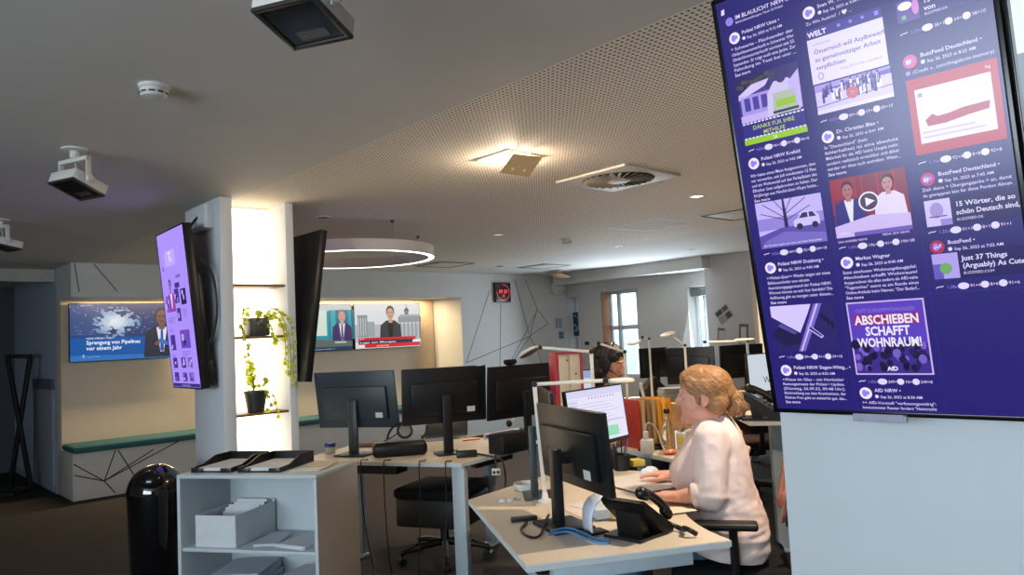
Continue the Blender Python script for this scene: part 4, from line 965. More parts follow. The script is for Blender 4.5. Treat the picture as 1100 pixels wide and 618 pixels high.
# bench cushion
cu_m = mat('teal_fabric', (58, 96, 100), rough=0.9, var=0.12, scale=120, bump=0.1, spec=0.15)
mb = MB().box((0, 0, 0.035), (4.95, 0.56, 0.07), bevel=0.025, seg=4)
o = mb.build('bench_cushion', cu_m); o.rotation_euler = (0, 0, ROT); o.location = AB(4.40, WB + 0.20, ZS + 0.003)
tag(o, 'long flat teal seat cushion on the bench below the niche televisions', 'cushion')
# ------------------------------------------------------------------ furniture and equipment
edge_m = mat('desk_edge', (206, 212, 214), rough=0.45, var=0.02)
top_m = mat('desk_laminate', (214, 202, 184), rough=0.42, var=0.02, scale=9)
leg_m = mat('desk_frame', (176, 190, 198), rough=0.45, var=0.03)
blk = mat('black_metal', (18, 18, 20), rough=0.5, var=0.15)
DZ = 0.74
def bez(p0, p1, p2, n=12): return [(p0 * (1 - t) ** 2 + p1 * 2 * t * (1 - t) + p2 * t * t) for t in [i / n for i in range(n + 1)]]
def desk(label, poly, legs, z=DZ, beams=(), group=None, thick=0.025):
    o = poly[0]
    t = thing('desk', label, 'desk', (o.x, o.y, 0), 0, group)
    pts = [(p.x - o.x, p.y - o.y) for p in poly]
    ar = sum(a[0] * b[1] - b[0] * a[1] for a, b in zip(pts, pts[1:] + pts[:1]))
    if ar < 0: pts = pts[::-1]
    mb = MB().prism(pts, z - thick, z)
    bmesh.ops.bevel(mb.bm, geom=[e for e in mb.bm.edges if abs(e.verts[0].co.z - e.verts[1].co.z) < 1e-4], offset=0.003, segments=2, affect='EDGES')
    mb.bm.normal_update(); mb.mats = [top_m, edge_m]
    for f_ in mb.bm.faces: f_.material_index = 1 if abs(f_.normal.z) < 0.5 else 0
    mb.build('desk_top', None, t)
    for (x, y, yaw) in legs:
        Rz = Matrix.Rotation(yaw, 3, 'Z')
        c = V((x - o.x, y - o.y, 0))
        mb = MB().box(c + V((0, 0, (z - thick) / 2 + 0.015)), (0.085, 0.055, z - thick - 0.03), rot=Rz, bevel=0.004)
        mb.box(c + V((0, 0, 0.32)), (0.091, 0.061, 0.004), rot=Rz)
        l = mb.build('leg', leg_m, t)
        MB().box(c + Rz @ V((0, 0.0, 0.0155)), (0.11, 0.08, 0.025), rot=Rz, bevel=0.006).build('foot', leg_m, l)
    for (a, b, w, h, dz, *bm_) in beams:
        a, b = V(a) - V((o.x, o.y, 0)), V(b) - V((o.x, o.y, 0)); d = b - a; m_ = (a + b) / 2
        MB().box(V((m_.x, m_.y, z - thick - dz - h / 2 - 0.001)), (d.length, w, h), rot=Matrix.Rotation(yaw_of(d), 3, 'Z'), bevel=0.003).build('crossbar', bm_[0] if bm_ else blk, t)
    return t
# desk 1, where the woman sits
O1 = G(503, 537, DZ); O1.z = 0
d1 = (G(565, 608, DZ) - G(503, 537, DZ)); L1 = d1.length; d1.normalize(); n1 = V((-d1.y, d1.x, 0))
d2 = V((0.59, 0.807, 0)).normalized(); n2 = V((d2.y, -d2.x, 0)); L2 = 0.95; W1 = 0.76
B_ = O1 + d1 * L1; C_ = B_ + n1 * W1; E2_ = O1 + d2 * L2; F2_ = E2_ + n2 * 0.77
curve = bez(C_ - d1 * 0.02, V((0.56, 3.15, 0)), F2_ - d2 * 0.12, 16)
poly1 = [O1, B_, C_] + curve + [F2_, E2_]
yw1, yw2 = yaw_of(d1), yaw_of(d2)
desk('wide angled cream desk in front of the woman in the pale shirt', poly1,
     [(*(B_ + n1 * 0.38 - d1 * 0.30).xy, yw1 + PI / 2 + PI / 2), (*(E2_ + n2 * 0.30 - d2 * 0.14).xy, yw2 + PI), (*(O1 + n1 * 0.20 + d1 * 0.02 + d2 * 0.18).xy, yw1)],
     beams=[(O1 + d1 * 0.25 + n1 * 0.10, B_ + n1 * 0.10 - d1 * 0.12, 0.06, 0.05, 0.0), (B_ + n1 * 0.10 - d1 * 0.05, C_ - n1 * 0.14 - d1 * 0.05, 0.05, 0.05, 0.0, leg_m)])
# desk 2, monitors seen from behind
O2 = G(495.7, 498.3, DZ); O2.z = 0
q1 = (G(376, 496, DZ) - G(495.7, 498.3, DZ)); q1.normalize(); m1 = V((q1.y, -q1.x, 0))
q2 = V((0.576, 0.818, 0)).normalized(); m2 = V((-q2.y, q2.x, 0))
A2_, B2_ = O2 + q1 * 1.27, O2 + q2 * 1.0
A3_, B3_ = A2_ + m1 * 0.80, B2_ + m2 * 0.80
poly2 = [O2, B2_, B3_] + bez(B3_, O2 + (q1 + q2).normalized() * 0.92 + V((0, 0.04, 0)), A3_, 14)[1:-1] + [A3_, A2_]
desk('angled desk beneath the three black monitors seen from behind', poly2,
     [(*(O2 - q1 * 0 + (q1 + q2) * 0.055 + q1 * 0.0).xy, yaw_of(q1)), (*(A2_ + m1 * 0.38 - q1 * 0.25).xy, yaw_of(q1)), (*(B2_ + m2 * 0.40 - q2 * 0.20).xy, yaw_of(q2))],
     beams=[(O2 + q1 * 0.52 + m1 * 0.16, A2_ - q1 * 0.02 + m1 * 0.16, 0.14, 0.07, 0.0), (O2 + q2 * 0.3 + m2 * 0.14, B2_ - q2 * 0.3 + m2 * 0.14, 0.06, 0.06, 0.0)])
# desk 3, piled with folders; desk 4 raised; desk 5 far
poly3 = [V(p + (0,)) for p in ((0.64, 4.98), (0.90, 4.47), (1.05, 4.30), (1.28, 4.30), (1.46, 4.78), (1.44, 5.9), (1.04, 5.9), (0.98, 5.28), (0.80, 5.22))]
desk('cream desk behind the woman, piled with coloured folders and papers', poly3, [(1.05, 4.62, 0.6), (1.28, 5.7, 0), (0.82, 5.02, 0.2)])
poly4 = [V(p + (0,)) for p in ((1.49, 4.88), (1.80, 4.78), (2.45, 5.0), (2.6, 6.3), (1.60, 6.3))]
desk('raised cream desk carrying a white-screened monitor, behind the seated woman', poly4, [(1.72, 5.05, 0), (2.4, 6.0, 0)], z=0.88)
poly5 = [V(p + (0,)) for p in ((1.15, 7.1), (2.7, 6.9), (2.9, 8.7), (1.25, 8.8))]
desk('far desk with dark monitors before the grey window wall', poly5, [(1.4, 7.4, 0), (2.6, 7.3, 0), (2.6, 8.4, 0)])

# ---- monitors
scr_off = mat('screen_dark', (14, 14, 18), rough=0.12)
stick_m = mat('white_sticker', (206, 204, 200), rough=0.6)
def monitor(label, X, Y, z, yaw, tilt, w, h, base_z, back=True, shell=None, screen=None, base=(0.24, 0.19), k=1.0, sticker=True, off=0.075, stand_col=None, group=None, post=0.055):
    shell = shell or black_pl; sc_ = stand_col or shell
    n = V((math.sin(yaw), -math.cos(yaw), 0)); e = V((math.cos(yaw), math.sin(yaw), 0))
    o_ = off if back else -off
    P = V((X, Y, 0)) + n * o_; P.z = base_z
    t = thing('monitor', label, 'monitor', M=basis(P, e, (0, 0, 1)), group=group)
    M = Matrix.Translation((0, o_, z - base_z)) @ Matrix.Rotation(tilt, 4, 'X')   # panel frame: x across, z up, -y towards the camera
    sg = 1 if back else -1                                                         # screen side
    A = lambda x, y, zz: M @ V((x, y, zz)); R3 = M.to_3x3()
    MB().box(A(0, sg * 0.006, h / 2), (w, 0.022, h), rot=R3, bevel=0.004).build('casing', shell, t)
    mb = MB().box(A(0, -sg * 0.018, h * 0.45), (w * 0.80, 0.030, h * 0.58), rot=R3, bevel=0.008)
    bk = mb.build('back_cover', shell, t)
    if back:
        if sticker: MB().box(A(w * 0.30, -sg * 0.0338, h * 0.24), (0.055, 0.002, 0.036), rot=R3).build('sticker', stick_m, bk)
        mb = MB()
        for q in range(3): mb.box(A(-w * 0.26 + 0.012 * (q % 2), -sg * 0.0335, h * (0.36 + 0.05 * q)), (0.014, 0.002, 0.006), rot=R3)
        mb.build('screw_marks', blk, bk)
    c = Canvas(0.2, k)
    if screen: screen(c, w, h)
    else: c._m((10, 10, 14)); c.L = 1; c.poly([(0.008 - w / 2, 0.02), (w / 2 - 0.008, 0.02), (w / 2 - 0.008, h - 0.008), (0.008 - w / 2, h - 0.008)], (12, 13, 18))
    so = c.build('screen', t)
    S_ = M @ Matrix.Translation((0, sg * 0.0175, 0)) @ (Matrix.Rotation(PI, 4, 'Z') if back else Matrix.Identity(4))
    so.matrix_local = S_
    # stand
    ph = z - base_z + h * 0.50
    mb = MB().box((0, 0, ph / 2 + 0.006), (post, 0.032, ph - 0.012), bevel=0.006)
    mb.box((0, o_ * 0.5 - sg * 0.010, ph - 0.04), (0.05, abs(o_) - 0.03, 0.045), bevel=0.006)
    mb.build('stand', sc_, t)
    MB().box((0, sg * 0.02, 0.007), (base[0], base[1], 0.014), bevel=0.006).build('base_plate', sc_, t)
    return t
slate = mat('slate_plastic', (44, 54, 62), rough=0.42, var=0.08)
teal = mat('teal_plastic', (40, 58, 64), rough=0.45, var=0.08)
monitor('leftmost monitor seen from behind on the angled desk, slate grey with a thick stand', -1.126, 5.30, 0.924, R(-19.5), R(8.1), 0.64, 0.40, DZ, shell=slate, post=0.068)
monitor('middle black monitor of the three seen from behind, round disc before it', -0.504, 5.15, 0.944, R(18.6), R(7.4), 0.588, 0.382, DZ, base=(0.17, 0.17), post=0.064)
monitor('third black monitor seen from behind, with a webcam on its top edge', 0.015, 5.30, 0.943, R(40.7), R(5.4), 0.593, 0.368, DZ, base=(0.17, 0.15))
monitor('nearest black monitor seen from behind at the front of the cream desk', 0.218, 3.05, 0.893, R(-68), R(4), 0.60, 0.315, DZ, off=0.085, base=(0.22, 0.18), post=0.062)
monitor('monitor seen edge-on with a teal stand, behind the nearest monitor', 0.145, 3.62, 0.90, R(-86), R(3), 0.50, 0.345, DZ, off=0.085, stand_col=teal, sticker=False, post=0.06, base=(0.17, 0.15))
def mail(c, w, h):
    x0, x1 = 0.010 - w / 2, w / 2 - 0.010
    c.rect(x0, 0.022, x1, h - 0.008, (232, 228, 250))
    c.L = 2; c.rect(x0, h - 0.045, x1, h - 0.008, (214, 212, 240)); c.L = 2; c.rect(x0, 0.022, x0 + 0.10, h - 0.05, (222, 220, 244))
    for q in range(9): c.L = 3; c.ell(x0 + 0.20 + q * 0.03, h - 0.055, 0.007, 0.006, (170, 166, 196), 8)
    for q in range(11): c.L = 3; c.rect(x0 + 0.11, h - 0.085 - q * 0.017, x0 + 0.11 + 0.26 + 0.12 * ((q * 37) % 7) / 7, h - 0.082 - q * 0.017, (196, 194, 220))
    for q in range(12): c.L = 3; c.rect(x0 + 0.01, h - 0.07 - q * 0.018, x0 + 0.08, h - 0.066 - q * 0.018, (180, 184, 216))
    c.L = 3; c.rect(x1 - 0.20, 0.040, x1 - 0.09, 0.092, (142, 226, 176)); c.L = 3; c.rect(x1 - 0.21, 0.12, x1 - 0.02, 0.125, (196, 194, 220))
monitor('lit monitor with a white mail window facing the woman', 0.437, 4.10, 0.895, R(50.3), R(-6.3), 0.56, 0.314, DZ, back=False, screen=mail, k=1.0, base=(0.17, 0.14))
def wtext(c, w, h):
    x0, x1 = 0.010 - w / 2, w / 2 - 0.010
    c.rect(x0, 0.020, x1, h - 0.008, (206, 214, 224)); c.L = 2; c.text(x0 + 0.150, 0.080, 0.075, 'WDR', (40, 40, 48), 0.0)
monitor('white-screened monitor with large dark letters, at the edge of the big portrait display', D(802.5, 405, 5.9).x + 0.29 * math.cos(R(28)), 5.90 + 0.29 * math.sin(R(28)), 0.963, R(28), R(-2), 0.58, 0.318, 0.88, back=False, screen=wtext, k=0.95, base=(0.16, 0.12), off=0.06)
monitor('far dark monitor left of the white desk lamp pole, before the open window', 1.53, 8.3, 0.985, R(14), R(0), 0.34, 0.33, DZ, base=(0.2, 0.18), sticker=False)
monitor('far monitor with a pale frame, directly above the blonde head', 1.70, 7.3, 0.965, R(-30), R(2), 0.48, 0.36, DZ, sticker=False)
monitor('far black monitor under the horizontal lamp arm by the far pillar', 2.26, 7.5, 0.991, R(18), R(2), 0.50, 0.33, DZ)
def pale(c, w, h): c.rect(0.010 - w / 2, 0.02, w / 2 - 0.010, h - 0.008, (214, 222, 236)); c.L = 2; c.rect(0.010 - w / 2, h - 0.06, w / 2 - 0.010, h - 0.008, (150, 176, 210))
monitor('pale-screened monitor between the red binder and the dark-haired woman', 0.385, 5.12, 0.93, R(10), R(-4), 0.29, 0.33, DZ - 0.0, back=False, screen=pale, k=0.9)
# webcam on the third monitor
mtop = V((0.015, 5.30, 0.943)) + V((math.sin(R(40.7)), -math.cos(R(40.7)), 0)) * (0.368 * math.sin(R(5.4))) + V((0, 0, 0.368 * math.cos(R(5.4)) + 0.002))
t = thing('webcam', 'small black webcam perched on the third monitor', 'webcam', (mtop - V((math.cos(R(40.7)), math.sin(R(40.7)), 0)) * 0.10), R(40.7))
MB().box((0, 0, 0.024), (0.105, 0.035, 0.036), bevel=0.012).build('camera_body', black_pl, t)
MB().box((0, 0.0, 0.003), (0.05, 0.05, 0.006), bevel=0.002).build('clip', black_pl, t)
mb = MB()
for sx in (-0.03, 0.03): mb.cyl((sx, 0.018, 0.024), (sx, 0.022, 0.024), 0.012)
MB().cyl((0, 0.0175, 0.024), (0, 0.021, 0.024), 0.011).build('lens', dark_glass, t); mb.bm.free()

# ---- chairs
def office_chair(label, loc, rz, seat_z=0.47, back_h=0.55, back_mat=None, arms=True, lean=0.10, mech=0.05, dx=0.0):
    # local: faces +x
    fab = back_mat or mat('chair_fabric', (24, 24, 27), rough=0.9, var=0.2, scale=150, bump=0.1, spec=0.2)
    t = thing('office_chair', label, 'chair', loc, rz)
    for k in range(5):
        a = 2 * PI * k / 5 + 0.5; d = V((math.cos(a), math.sin(a), 0))
        l = MB().tube([d * 0.03 + V((0, 0, 0.115)), d * 0.18 + V((0, 0, 0.105)), d * 0.31 + V((0, 0, 0.08))], [0.026, 0.017], n=8).build('base_leg', blk, t)
        mb = MB(); s_ = V((-d.y, d.x, 0))
        for sg in (-1, 1): mb.cyl(d * 0.31 + s_ * sg * 0.010 + V((0, 0, 0.0275)), d * 0.31 + s_ * sg * 0.026 + V((0, 0, 0.0275)), 0.027, n=18)
        mb.cyl(d * 0.31 + V((0, 0, 0.03)), d * 0.31 + V((0, 0, 0.085)), 0.010); mb.build('caster', blk, l)
    MB().cyl((0, 0, 0.09), (0, 0, 0.26), 0.030).cyl((0, 0, 0.25), (0, 0, seat_z - 0.10), 0.018).build('gas_column', blk, t)
    MB().box((0, 0, seat_z - 0.075 - mech / 2), (0.26 + mech, 0.20 + mech * 1.6, mech), bevel=0.015).build('mechanism', blk, t)
    t2 = MB().box((0.02, 0, seat_z - 0.037), (0.50, 0.50, 0.075), bevel=0.034, seg=4); t2.build('seat', fab, t)
    mb = MB()
    n, m_ = 9, 12; vs = []
    for j in range(m_ + 1):
        v_ = j / m_
        wd = 0.235 * (0.82 + 0.18 * math.sin(PI * min(1, v_ * 1.15))) * (1 - 0.25 * max(0, v_ - 0.8) / 0.2)
        row = []
        for i in range(n + 1):
            u_ = i / n * 2 - 1
            x = -0.25 - dx - lean * v_ + 0.035 * math.cos(PI * (v_ - 0.3)) + 0.035 * u_ * u_
            row.append(V((x, u_ * wd, seat_z + 0.08 + back_h * v_)))
        vs.append(row)
    fr_ = [[mb.bm.verts.new(p) for p in r] for r in vs]; bk_ = [[mb.bm.verts.new(p - V((0.045, 0, 0))) for p in r] for r in vs]
    for j in range(m_):
        for i in range(n):
            mb._f([fr_[j][i], fr_[j][i + 1], fr_[j + 1][i + 1], fr_[j + 1][i]]); mb._f([bk_[j][i + 1], bk_[j][i], bk_[j + 1][i], bk_[j + 1][i + 1]])
    for j in range(m_):
        mb._f([fr_[j][0], fr_[j + 1][0], bk_[j + 1][0], bk_[j][0]]); mb._f([fr_[j + 1][n], fr_[j][n], bk_[j][n], bk_[j + 1][n]])
    for i in range(n):
        mb._f([fr_[0][i + 1], fr_[0][i], bk_[0][i], bk_[0][i + 1]]); mb._f([fr_[m_][i], fr_[m_][i + 1], bk_[m_][i + 1], bk_[m_][i]])
    mb.build('backrest', fab, t, angle=60)
    MB().tube([(-0.10, 0, seat_z - 0.10), (-0.30, 0, seat_z - 0.09), (-0.36, 0, seat_z + 0.02), (-0.355, 0, seat_z + min(0.30, 0.10 + back_h * 0.4))], 0.022, smooth=2).build('back_strut', blk, t)
    if arms:
        for sg in (-1, 1):
            a_ = MB().tube([(0.0, sg * 0.24, seat_z - 0.08), (0.0, sg * 0.30, seat_z - 0.05), (0.0, sg * 0.335, seat_z + 0.20)], 0.018, smooth=1).build('armrest', blk, t)
            MB().box((0.03, sg * 0.335, seat_z + 0.21), (0.26, 0.085, 0.030), bevel=0.012, seg=3).build('arm_pad', blk, a_)
    return t
p = G(470, 598, 0.03)
office_chair('black low-backed office chair pushed under the angled desk below the rear monitors', (p.x + 0.05, p.y + 0.06, 0), R(-112), seat_z=0.52, arms=False, back_h=0.10, lean=0.0, mech=0.19)
office_chair('black office chair behind the left end of the angled desk', (-2.02, 6.55, 0), R(-40), seat_z=0.46, arms=False, back_h=0.42)
CH = V((0.945, 3.45, 0)); CHY = math.atan2(0.26, -0.97)
wch = office_chair('black office chair the blonde woman is sitting on', CH, CHY, seat_z=0.475, back_h=0.58, lean=0.10, dx=0.05)
office_chair('dark office chair by the far desk under the lamp arm', (1.98, 6.70, 0), R(100), seat_z=0.5, back_h=0.42, arms=False, back_mat=mat('brown_fabric', (70, 44, 34), rough=0.9, var=0.2, scale=90))
# patterned scarf over the chair back
mb = MB(); pat = mat('patterned_cloth', (168, 112, 96), rough=0.9, var=0.75, scale=34, bump=0.2, stretch=(1, 1.6, 0.7))
rows = []
for j in range(22):
    v_ = j / 21
    row = []
    for i in range(10):
        u_ = i / 9 * 2 - 1
        if v_ < 0.5: x, z = -0.240 - 0.135 * (v_ * 2), 0.66 + 0.49 * (v_ * 2)
        else: x, z = -0.515 + 0.08 * ((v_ - .5) * 2), 1.15 - 0.62 * ((v_ - .5) * 2)
        if abs(v_ - 0.5) < 0.06: z += 0.028; 
        x += 0.012 * math.sin(u_ * 7 + v_ * 5) + 0.035 * u_ * u_ * (1 if v_ < .5 else .6)
        row.append(mb.bm.verts.new((x, 0.20 * u_ * (0.95 + 0.05 * math.sin(v_ * 9)), z)))
    rows.append(row)
for j in range(21):
    for i in range(9): mb._f([rows[j][i], rows[j][i + 1], rows[j + 1][i + 1], rows[j + 1][i]])
o = mb.build('scarf', pat, None, angle=80, recalc=False); o.location = CH; o.rotation_euler = (0, 0, CHY)
sm = o.modifiers.new('thick', 'SOLIDIFY'); sm.thickness = 0.006; sm.offset = 1
tag(o, 'red and beige patterned cloth draped over the woman\'s chair back', 'scarf')

# ---- open shelf cabinet with trays and papers
CZ = 0.86
cf = G(189.5, 510.5, CZ); c_y = R(-15.5); CW, CD = 0.835, 0.44
cab_m = mat('cabinet_laminate', (190, 198, 202), rough=0.5, var=0.02, scale=6)
cab_shade_m = mat('cabinet_side_shade', (150, 142, 134), rough=0.5, var=0.02, scale=6)  # same laminate darkened: shade on the outer right side put into its colour
t = thing('open_cabinet', 'light grey open shelf cabinet with letter trays on top', 'cabinet', (cf.x, cf.y, 0), c_y)
T_ = 0.02
MB().box((CW / 2, CD / 2, CZ - T_ / 2), (CW, CD, T_), bevel=0.002).build('top_panel', cab_m, t)
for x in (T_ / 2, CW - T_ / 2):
    mb = MB().box((x, CD / 2, (CZ - T_) / 2), (T_, CD, CZ - T_ - 0.001), bevel=0.002); mb.bm.normal_update(); mb.mats = [cab_m, cab_shade_m]
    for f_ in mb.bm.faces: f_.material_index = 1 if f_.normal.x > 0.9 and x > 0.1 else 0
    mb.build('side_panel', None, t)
MB().box((CW / 2, CD - T_ / 2, (CZ - T_) / 2), (CW - 2 * T_ - 0.002, T_, CZ - T_ - 0.002)).build('back_panel', cab_m, t)
SZ = 0.475
for z in (SZ, 0.09): MB().box((CW / 2, CD / 2 - 0.005, z - 0.009), (CW - 2 * T_ - 0.002, CD - T_ - 0.015, 0.018), bevel=0.002).build('shelf_board', cab_m, t)
MCAB = Matrix.Translation((cf.x, cf.y, 0)) @ Matrix.Rotation(c_y, 4, 'Z')
cl = lambda x, y, z: MCAB @ V((x, y, z))
pap = mat('paper_white', (222, 222, 226), rough=0.8, var=0.02, scale=20)
pap2 = mat('paper_bluish', (196, 204, 216), rough=0.8, var=0.03, scale=20)
def at_cab(o_, x, y, z, rz=0.0): o_.location = cl(x, y, z); o_.rotation_euler = (0, 0, c_y + rz); return o_
# cardboard box of files
t = thing('storage_box', 'open white box filled with papers on the cabinet shelf', 'box'); at_cab(t, 0.205, 0.22, SZ + 0.0012, 0.0)
bw, bd, bh = 0.245, 0.36, 0.165
mb = MB()
for c_, s_ in (((0, -bd / 2, bh / 2), (bw, 0.004, bh)), ((-bw / 2, 0, bh / 2), (0.004, bd, bh)), ((bw / 2, 0, bh / 2), (0.004, bd, bh)), ((0, bd / 2, bh / 2 + 0.005), (bw, 0.004, bh + 0.01)), ((0, 0, 0.003), (bw, bd, 0.004))): mb.box(c_, s_, bevel=0.001)
mb.build('carton', mat('box_board', (208, 212, 214), rough=0.7, var=0.03), t)
mb = MB()
for k in range(9): mb.box((0.005 * (k % 3), 0.00 + k * 0.017, 0.075 + 0.012 * (k % 2) + k * 0.004), (bw - 0.05, 0.003, 0.14), rot=Matrix.Rotation(R(-14), 3, 'X'))
mb.build('papers', pap, t); t.children[1]['kind'] = 'stuff'
def paper_pile(label, x, y, z, w, d, n, seed, name='paper_stack', m_=None, h=0.003):
    r_ = random.Random(seed); mb = MB()
    for k in range(n): mb.box((r_.uniform(-.006, .006), r_.uniform(-.006, .006), h * (k + 0.5)), (w, d, h * 0.9), rot=Matrix.Rotation(r_.uniform(-.07, .07), 3, 'Z'))
    o_ = mb.build(name, m_ or pap); o_['kind'] = 'thing'; return tag(o_, label, 'papers')
at_cab(paper_pile('flat pile of grey envelopes beside the white box on the shelf', 0, 0, 0, 0.13, 0.24, 4, 1, 'envelope_pile', pap2), 0.448, 0.20, SZ, 0.25)
at_cab(paper_pile('pile of printed sheets at the right end of the cabinet shelf', 0, 0, 0, 0.20, 0.28, 6, 2, 'paper_stack'), 0.665, 0.19, SZ, -0.2)
at_cab(paper_pile('magazines heaped on the bottom shelf of the cabinet', 0, 0, 0, 0.26, 0.30, 30, 3, 'magazine_pile', pap2, 0.008), 0.27, 0.22, 0.09, 0.2)
at_cab(paper_pile('loose papers at the right of the bottom shelf in the cabinet', 0, 0, 0, 0.22, 0.30, 24, 4, 'paper_stack', pap, 0.009), 0.63, 0.21, 0.09, -0.1)
def tray(label, x, y, z, rz, paper):
    t = thing('letter_tray', label, 'letter tray', group='black letter trays on the cabinet'); at_cab(t, x, y, z, rz)
    w, d, h = 0.255, 0.345, 0.062
    mb = MB().box((0, 0, 0.003), (w, d, 0.004))
    for sx in (-1, 1):
        prof = [(-d / 2, 0), (d / 2, 0), (d / 2, h), (-d / 2 + 0.20, h), (-d / 2 + 0.09, h * 0.45), (-d / 2, h * 0.40)]
        mb.prism(prof, -0.0025, 0.0025, Matrix(((0, 0, 1, sx * (w / 2 - 0.003)), (1, 0, 0, 0), (0, 1, 0, 0.001), (0, 0, 0, 1))))
    mb.box((0, d / 2 - 0.003, h / 2), (w, 0.005, h)); mb.box((-w * 0.36, -d / 2, 0.012), (w * 0.26, 0.006, 0.022), bevel=0.002); mb.box((w * 0.36, -d / 2, 0.012), (w * 0.26, 0.006, 0.022), bevel=0.002)
    mb.build('tray', mat('tray_plastic', (20, 20, 22), rough=0.35, var=0.1), t)
    if paper:
        o_ = MB().box((0, 0, 0), (0.21, 0.295, 0.010)).box((0.004, 0.005, 0.008), (0.21, 0.295, 0.005), rot=Matrix.Rotation(0.03, 3, 'Z')).build('paper_stack', pap)
        o_.matrix_world = MCAB @ Matrix.Translation((x, y, z)) @ Matrix.Rotation(rz, 4, 'Z') @ Matrix.Translation((0, -0.01, 0.012))
        tag(o_, 'white sheets lying in the ' + paper + ' letter tray', 'papers')
tray('left black letter tray on the grey cabinet', 0.165, 0.24, CZ, 0.0, 'left')
tray('right black letter tray on the grey cabinet, nearest the desk', 0.455, 0.24, CZ, 0.02, 'right')
o = at_cab(MB().box((0, 0, 0.004), (0.16, 0.24, 0.006), bevel=0.001).box((0.01, 0.02, 0.009), (0.15, 0.21, 0.003), rot=Matrix.Rotation(0.1, 3, 'Z')).build('brochure_pile', mat('paper_cream', (206, 196, 182), rough=0.75, var=0.05)), 0.70, 0.22, CZ, 0.1)
tag(o, 'cream brochures on the cabinet top right of the letter trays', 'papers')

# ---- black dome bin
p = G(163, 618, 0.02); bp = V((-2.33, 4.82, 0))
t = thing('waste_bin', 'glossy black dome-topped waste bin left of the grey cabinet', 'bin', bp)
gl = mat('gloss_black', (10, 10, 12), rough=0.08, var=0.1, coat=1.0)
MB().lathe([(0.001, 0), (0.150, 0), (0.155, 0.01), (0.172, 0.60), (0.172, 0.618), (0.001, 0.618)], n=56, caps=False).build('body', gl, t)
prof = [(0.174, 0.612)] + [(0.174 * math.cos(a), 0.635 + 0.175 * math.sin(a)) for a in [i * PI / 2 / 14 for i in range(15)]]
MB().lathe([(0.168, 0.612)] + prof, n=56, caps=False).build('dome_lid', gl, t)
mb = MB()
fl = []
for i in range(9):
    for j in range(7):
        pass
mb = MB().ell((0.02, -0.105, 0.715), (0.085, 0.066, 0.072), sub=3); mb.build('push_flap', mat('flap_black', (16, 16, 18), rough=0.15), t)

# ---- coat rack of crossed bars
def ray_plane_y(px, py, y): return D(px, py, y)
Yr = 8.85
t = thing('coat_rack', 'black coat rack of two crossing bars in the dark left corridor', 'coat rack', (-5.83, Yr, 0))
loc = lambda px, py, dy=0: D(px, py, Yr + dy) - V((-5.83, Yr, 0))
mb = MB(); s_ = 0.042
def bar(mb, a, b, s=0.042):
    d = b - a; x, y = frame_of(d); M = Matrix((x, y, d.normalized())).transposed(); mb.box((a + b) / 2, (s, s, d.length + s * 0.5), rot=M, bevel=0.003)
a1_, a2_ = loc(8, 383), loc(30, 383); b1_, b2_ = loc(8, 512), loc(33, 514, 0.02)
b1_.z = b2_.z = 0.045
bar(mb, a1_, b2_); mb.build('bar', blk, t)
mb = MB(); bar(mb, a2_ + V((0, 0.045, 0)), b1_ + V((0, 0.045, 0))); mb.build('bar', blk, t)
mb = MB(); bar(mb, a1_ + V((0, 0.02, 0)), a2_ + V((0, 0.02, 0)), 0.05); mb.build('top_rail', blk, t)
mb = MB().box((b1_ + b2_) / 2 + V((-0.06, -0.14, -0.025)), (0.46, 0.46, 0.035), bevel=0.004); mb.build('base_plate', blk, t)

# ---- desk lamps
lw = mat('lamp_arm_white', (224, 218, 208), rough=0.4, var=0.02)
def desk_lamp(label, base, pts, head=None, headr=0.06, tiltv=(0, 0, 1), headlen=None):
    base = V(base)
    t = thing('desk_lamp', label, 'desk lamp', base)
    q = [V(p_) - base for p_ in pts]
    MB().lathe([(0.001, 0.0005), (0.032, 0.0005), (0.032, 0.010), (0.016, 0.018), (0.012, 0.045), (0.001, 0.045)], n=28, caps=False).build('clamp', lw, t)
    for i, (a, b) in enumerate(zip([V((0, 0, 0.02))] + q, q)):
        if (b - a).length < 0.02: continue
        l = MB(); bar(l, a, b, 0.016 if i else 0.020); l.build('lower_arm' if i == 0 else 'upper_arm', lw, t)
        MB().cyl(b - V((0, 0.016, 0)), b + V((0, 0.016, 0)), 0.013, n=14).build('joint', mat('dark_metal', (0, 0, 0)), t)
    if head is not None:
        h = V(head) - base; tv = V(tiltv).normalized()
        hd = MB().lathe([(0.001, 0.010), (headr * 0.8, 0.010), (headr, 0.003), (headr, -0.005), (headr * 0.92, -0.008), (0.001, -0.008)], c=h, axis=tv, n=36, caps=False).build('lamp_head', lw, t)
        MB().lathe([(0.001, -0.0092), (headr * 0.86, -0.0092), (headr * 0.86, -0.008)], c=h, axis=tv, n=30, caps=False).build('diffuser', mat('lamp_diffuser', (90, 82, 74), rough=0.4), hd)
    return t
yA = 4.27; bA = V((D(635, 379, yA).x, yA, DZ))
desk_lamp('white desk lamp with a round head and long arm over the third monitor', bA, [D(635, 378, yA), D(580, 373.5, yA)], D(568, 378.5, yA), 0.066, (-0.42, 0.22, 0.88))
yB = 3.485; bB = V((D(576, 440, yB).x + 0.02, yB, DZ))
desk_lamp('white desk lamp rising behind the edge-on monitor, flat head level with the red binder', bB, [D(574, 413, yB), D(650, 409, yB)], D(667, 409, yB), 0.062, (0, 0, 1))
yC = 5.27; bC = V((D(671, 378, yC).x, yC, DZ))
desk_lamp('thin grey desk lamp beside the dark-haired woman\'s face', bC, [D(671, 378, yC), D(643, 369, yC)], None)
yD = 7.07
desk_lamp('white desk lamp with a tilted flat head above the blonde woman', V((D(735.5, 371, yD).x, yD, DZ)), [D(735.5, 371, yD), D(720, 359.5, yD)], D(717.5, 359, yD), 0.078, (-0.25, -0.12, 0.95))
yE = 6.26
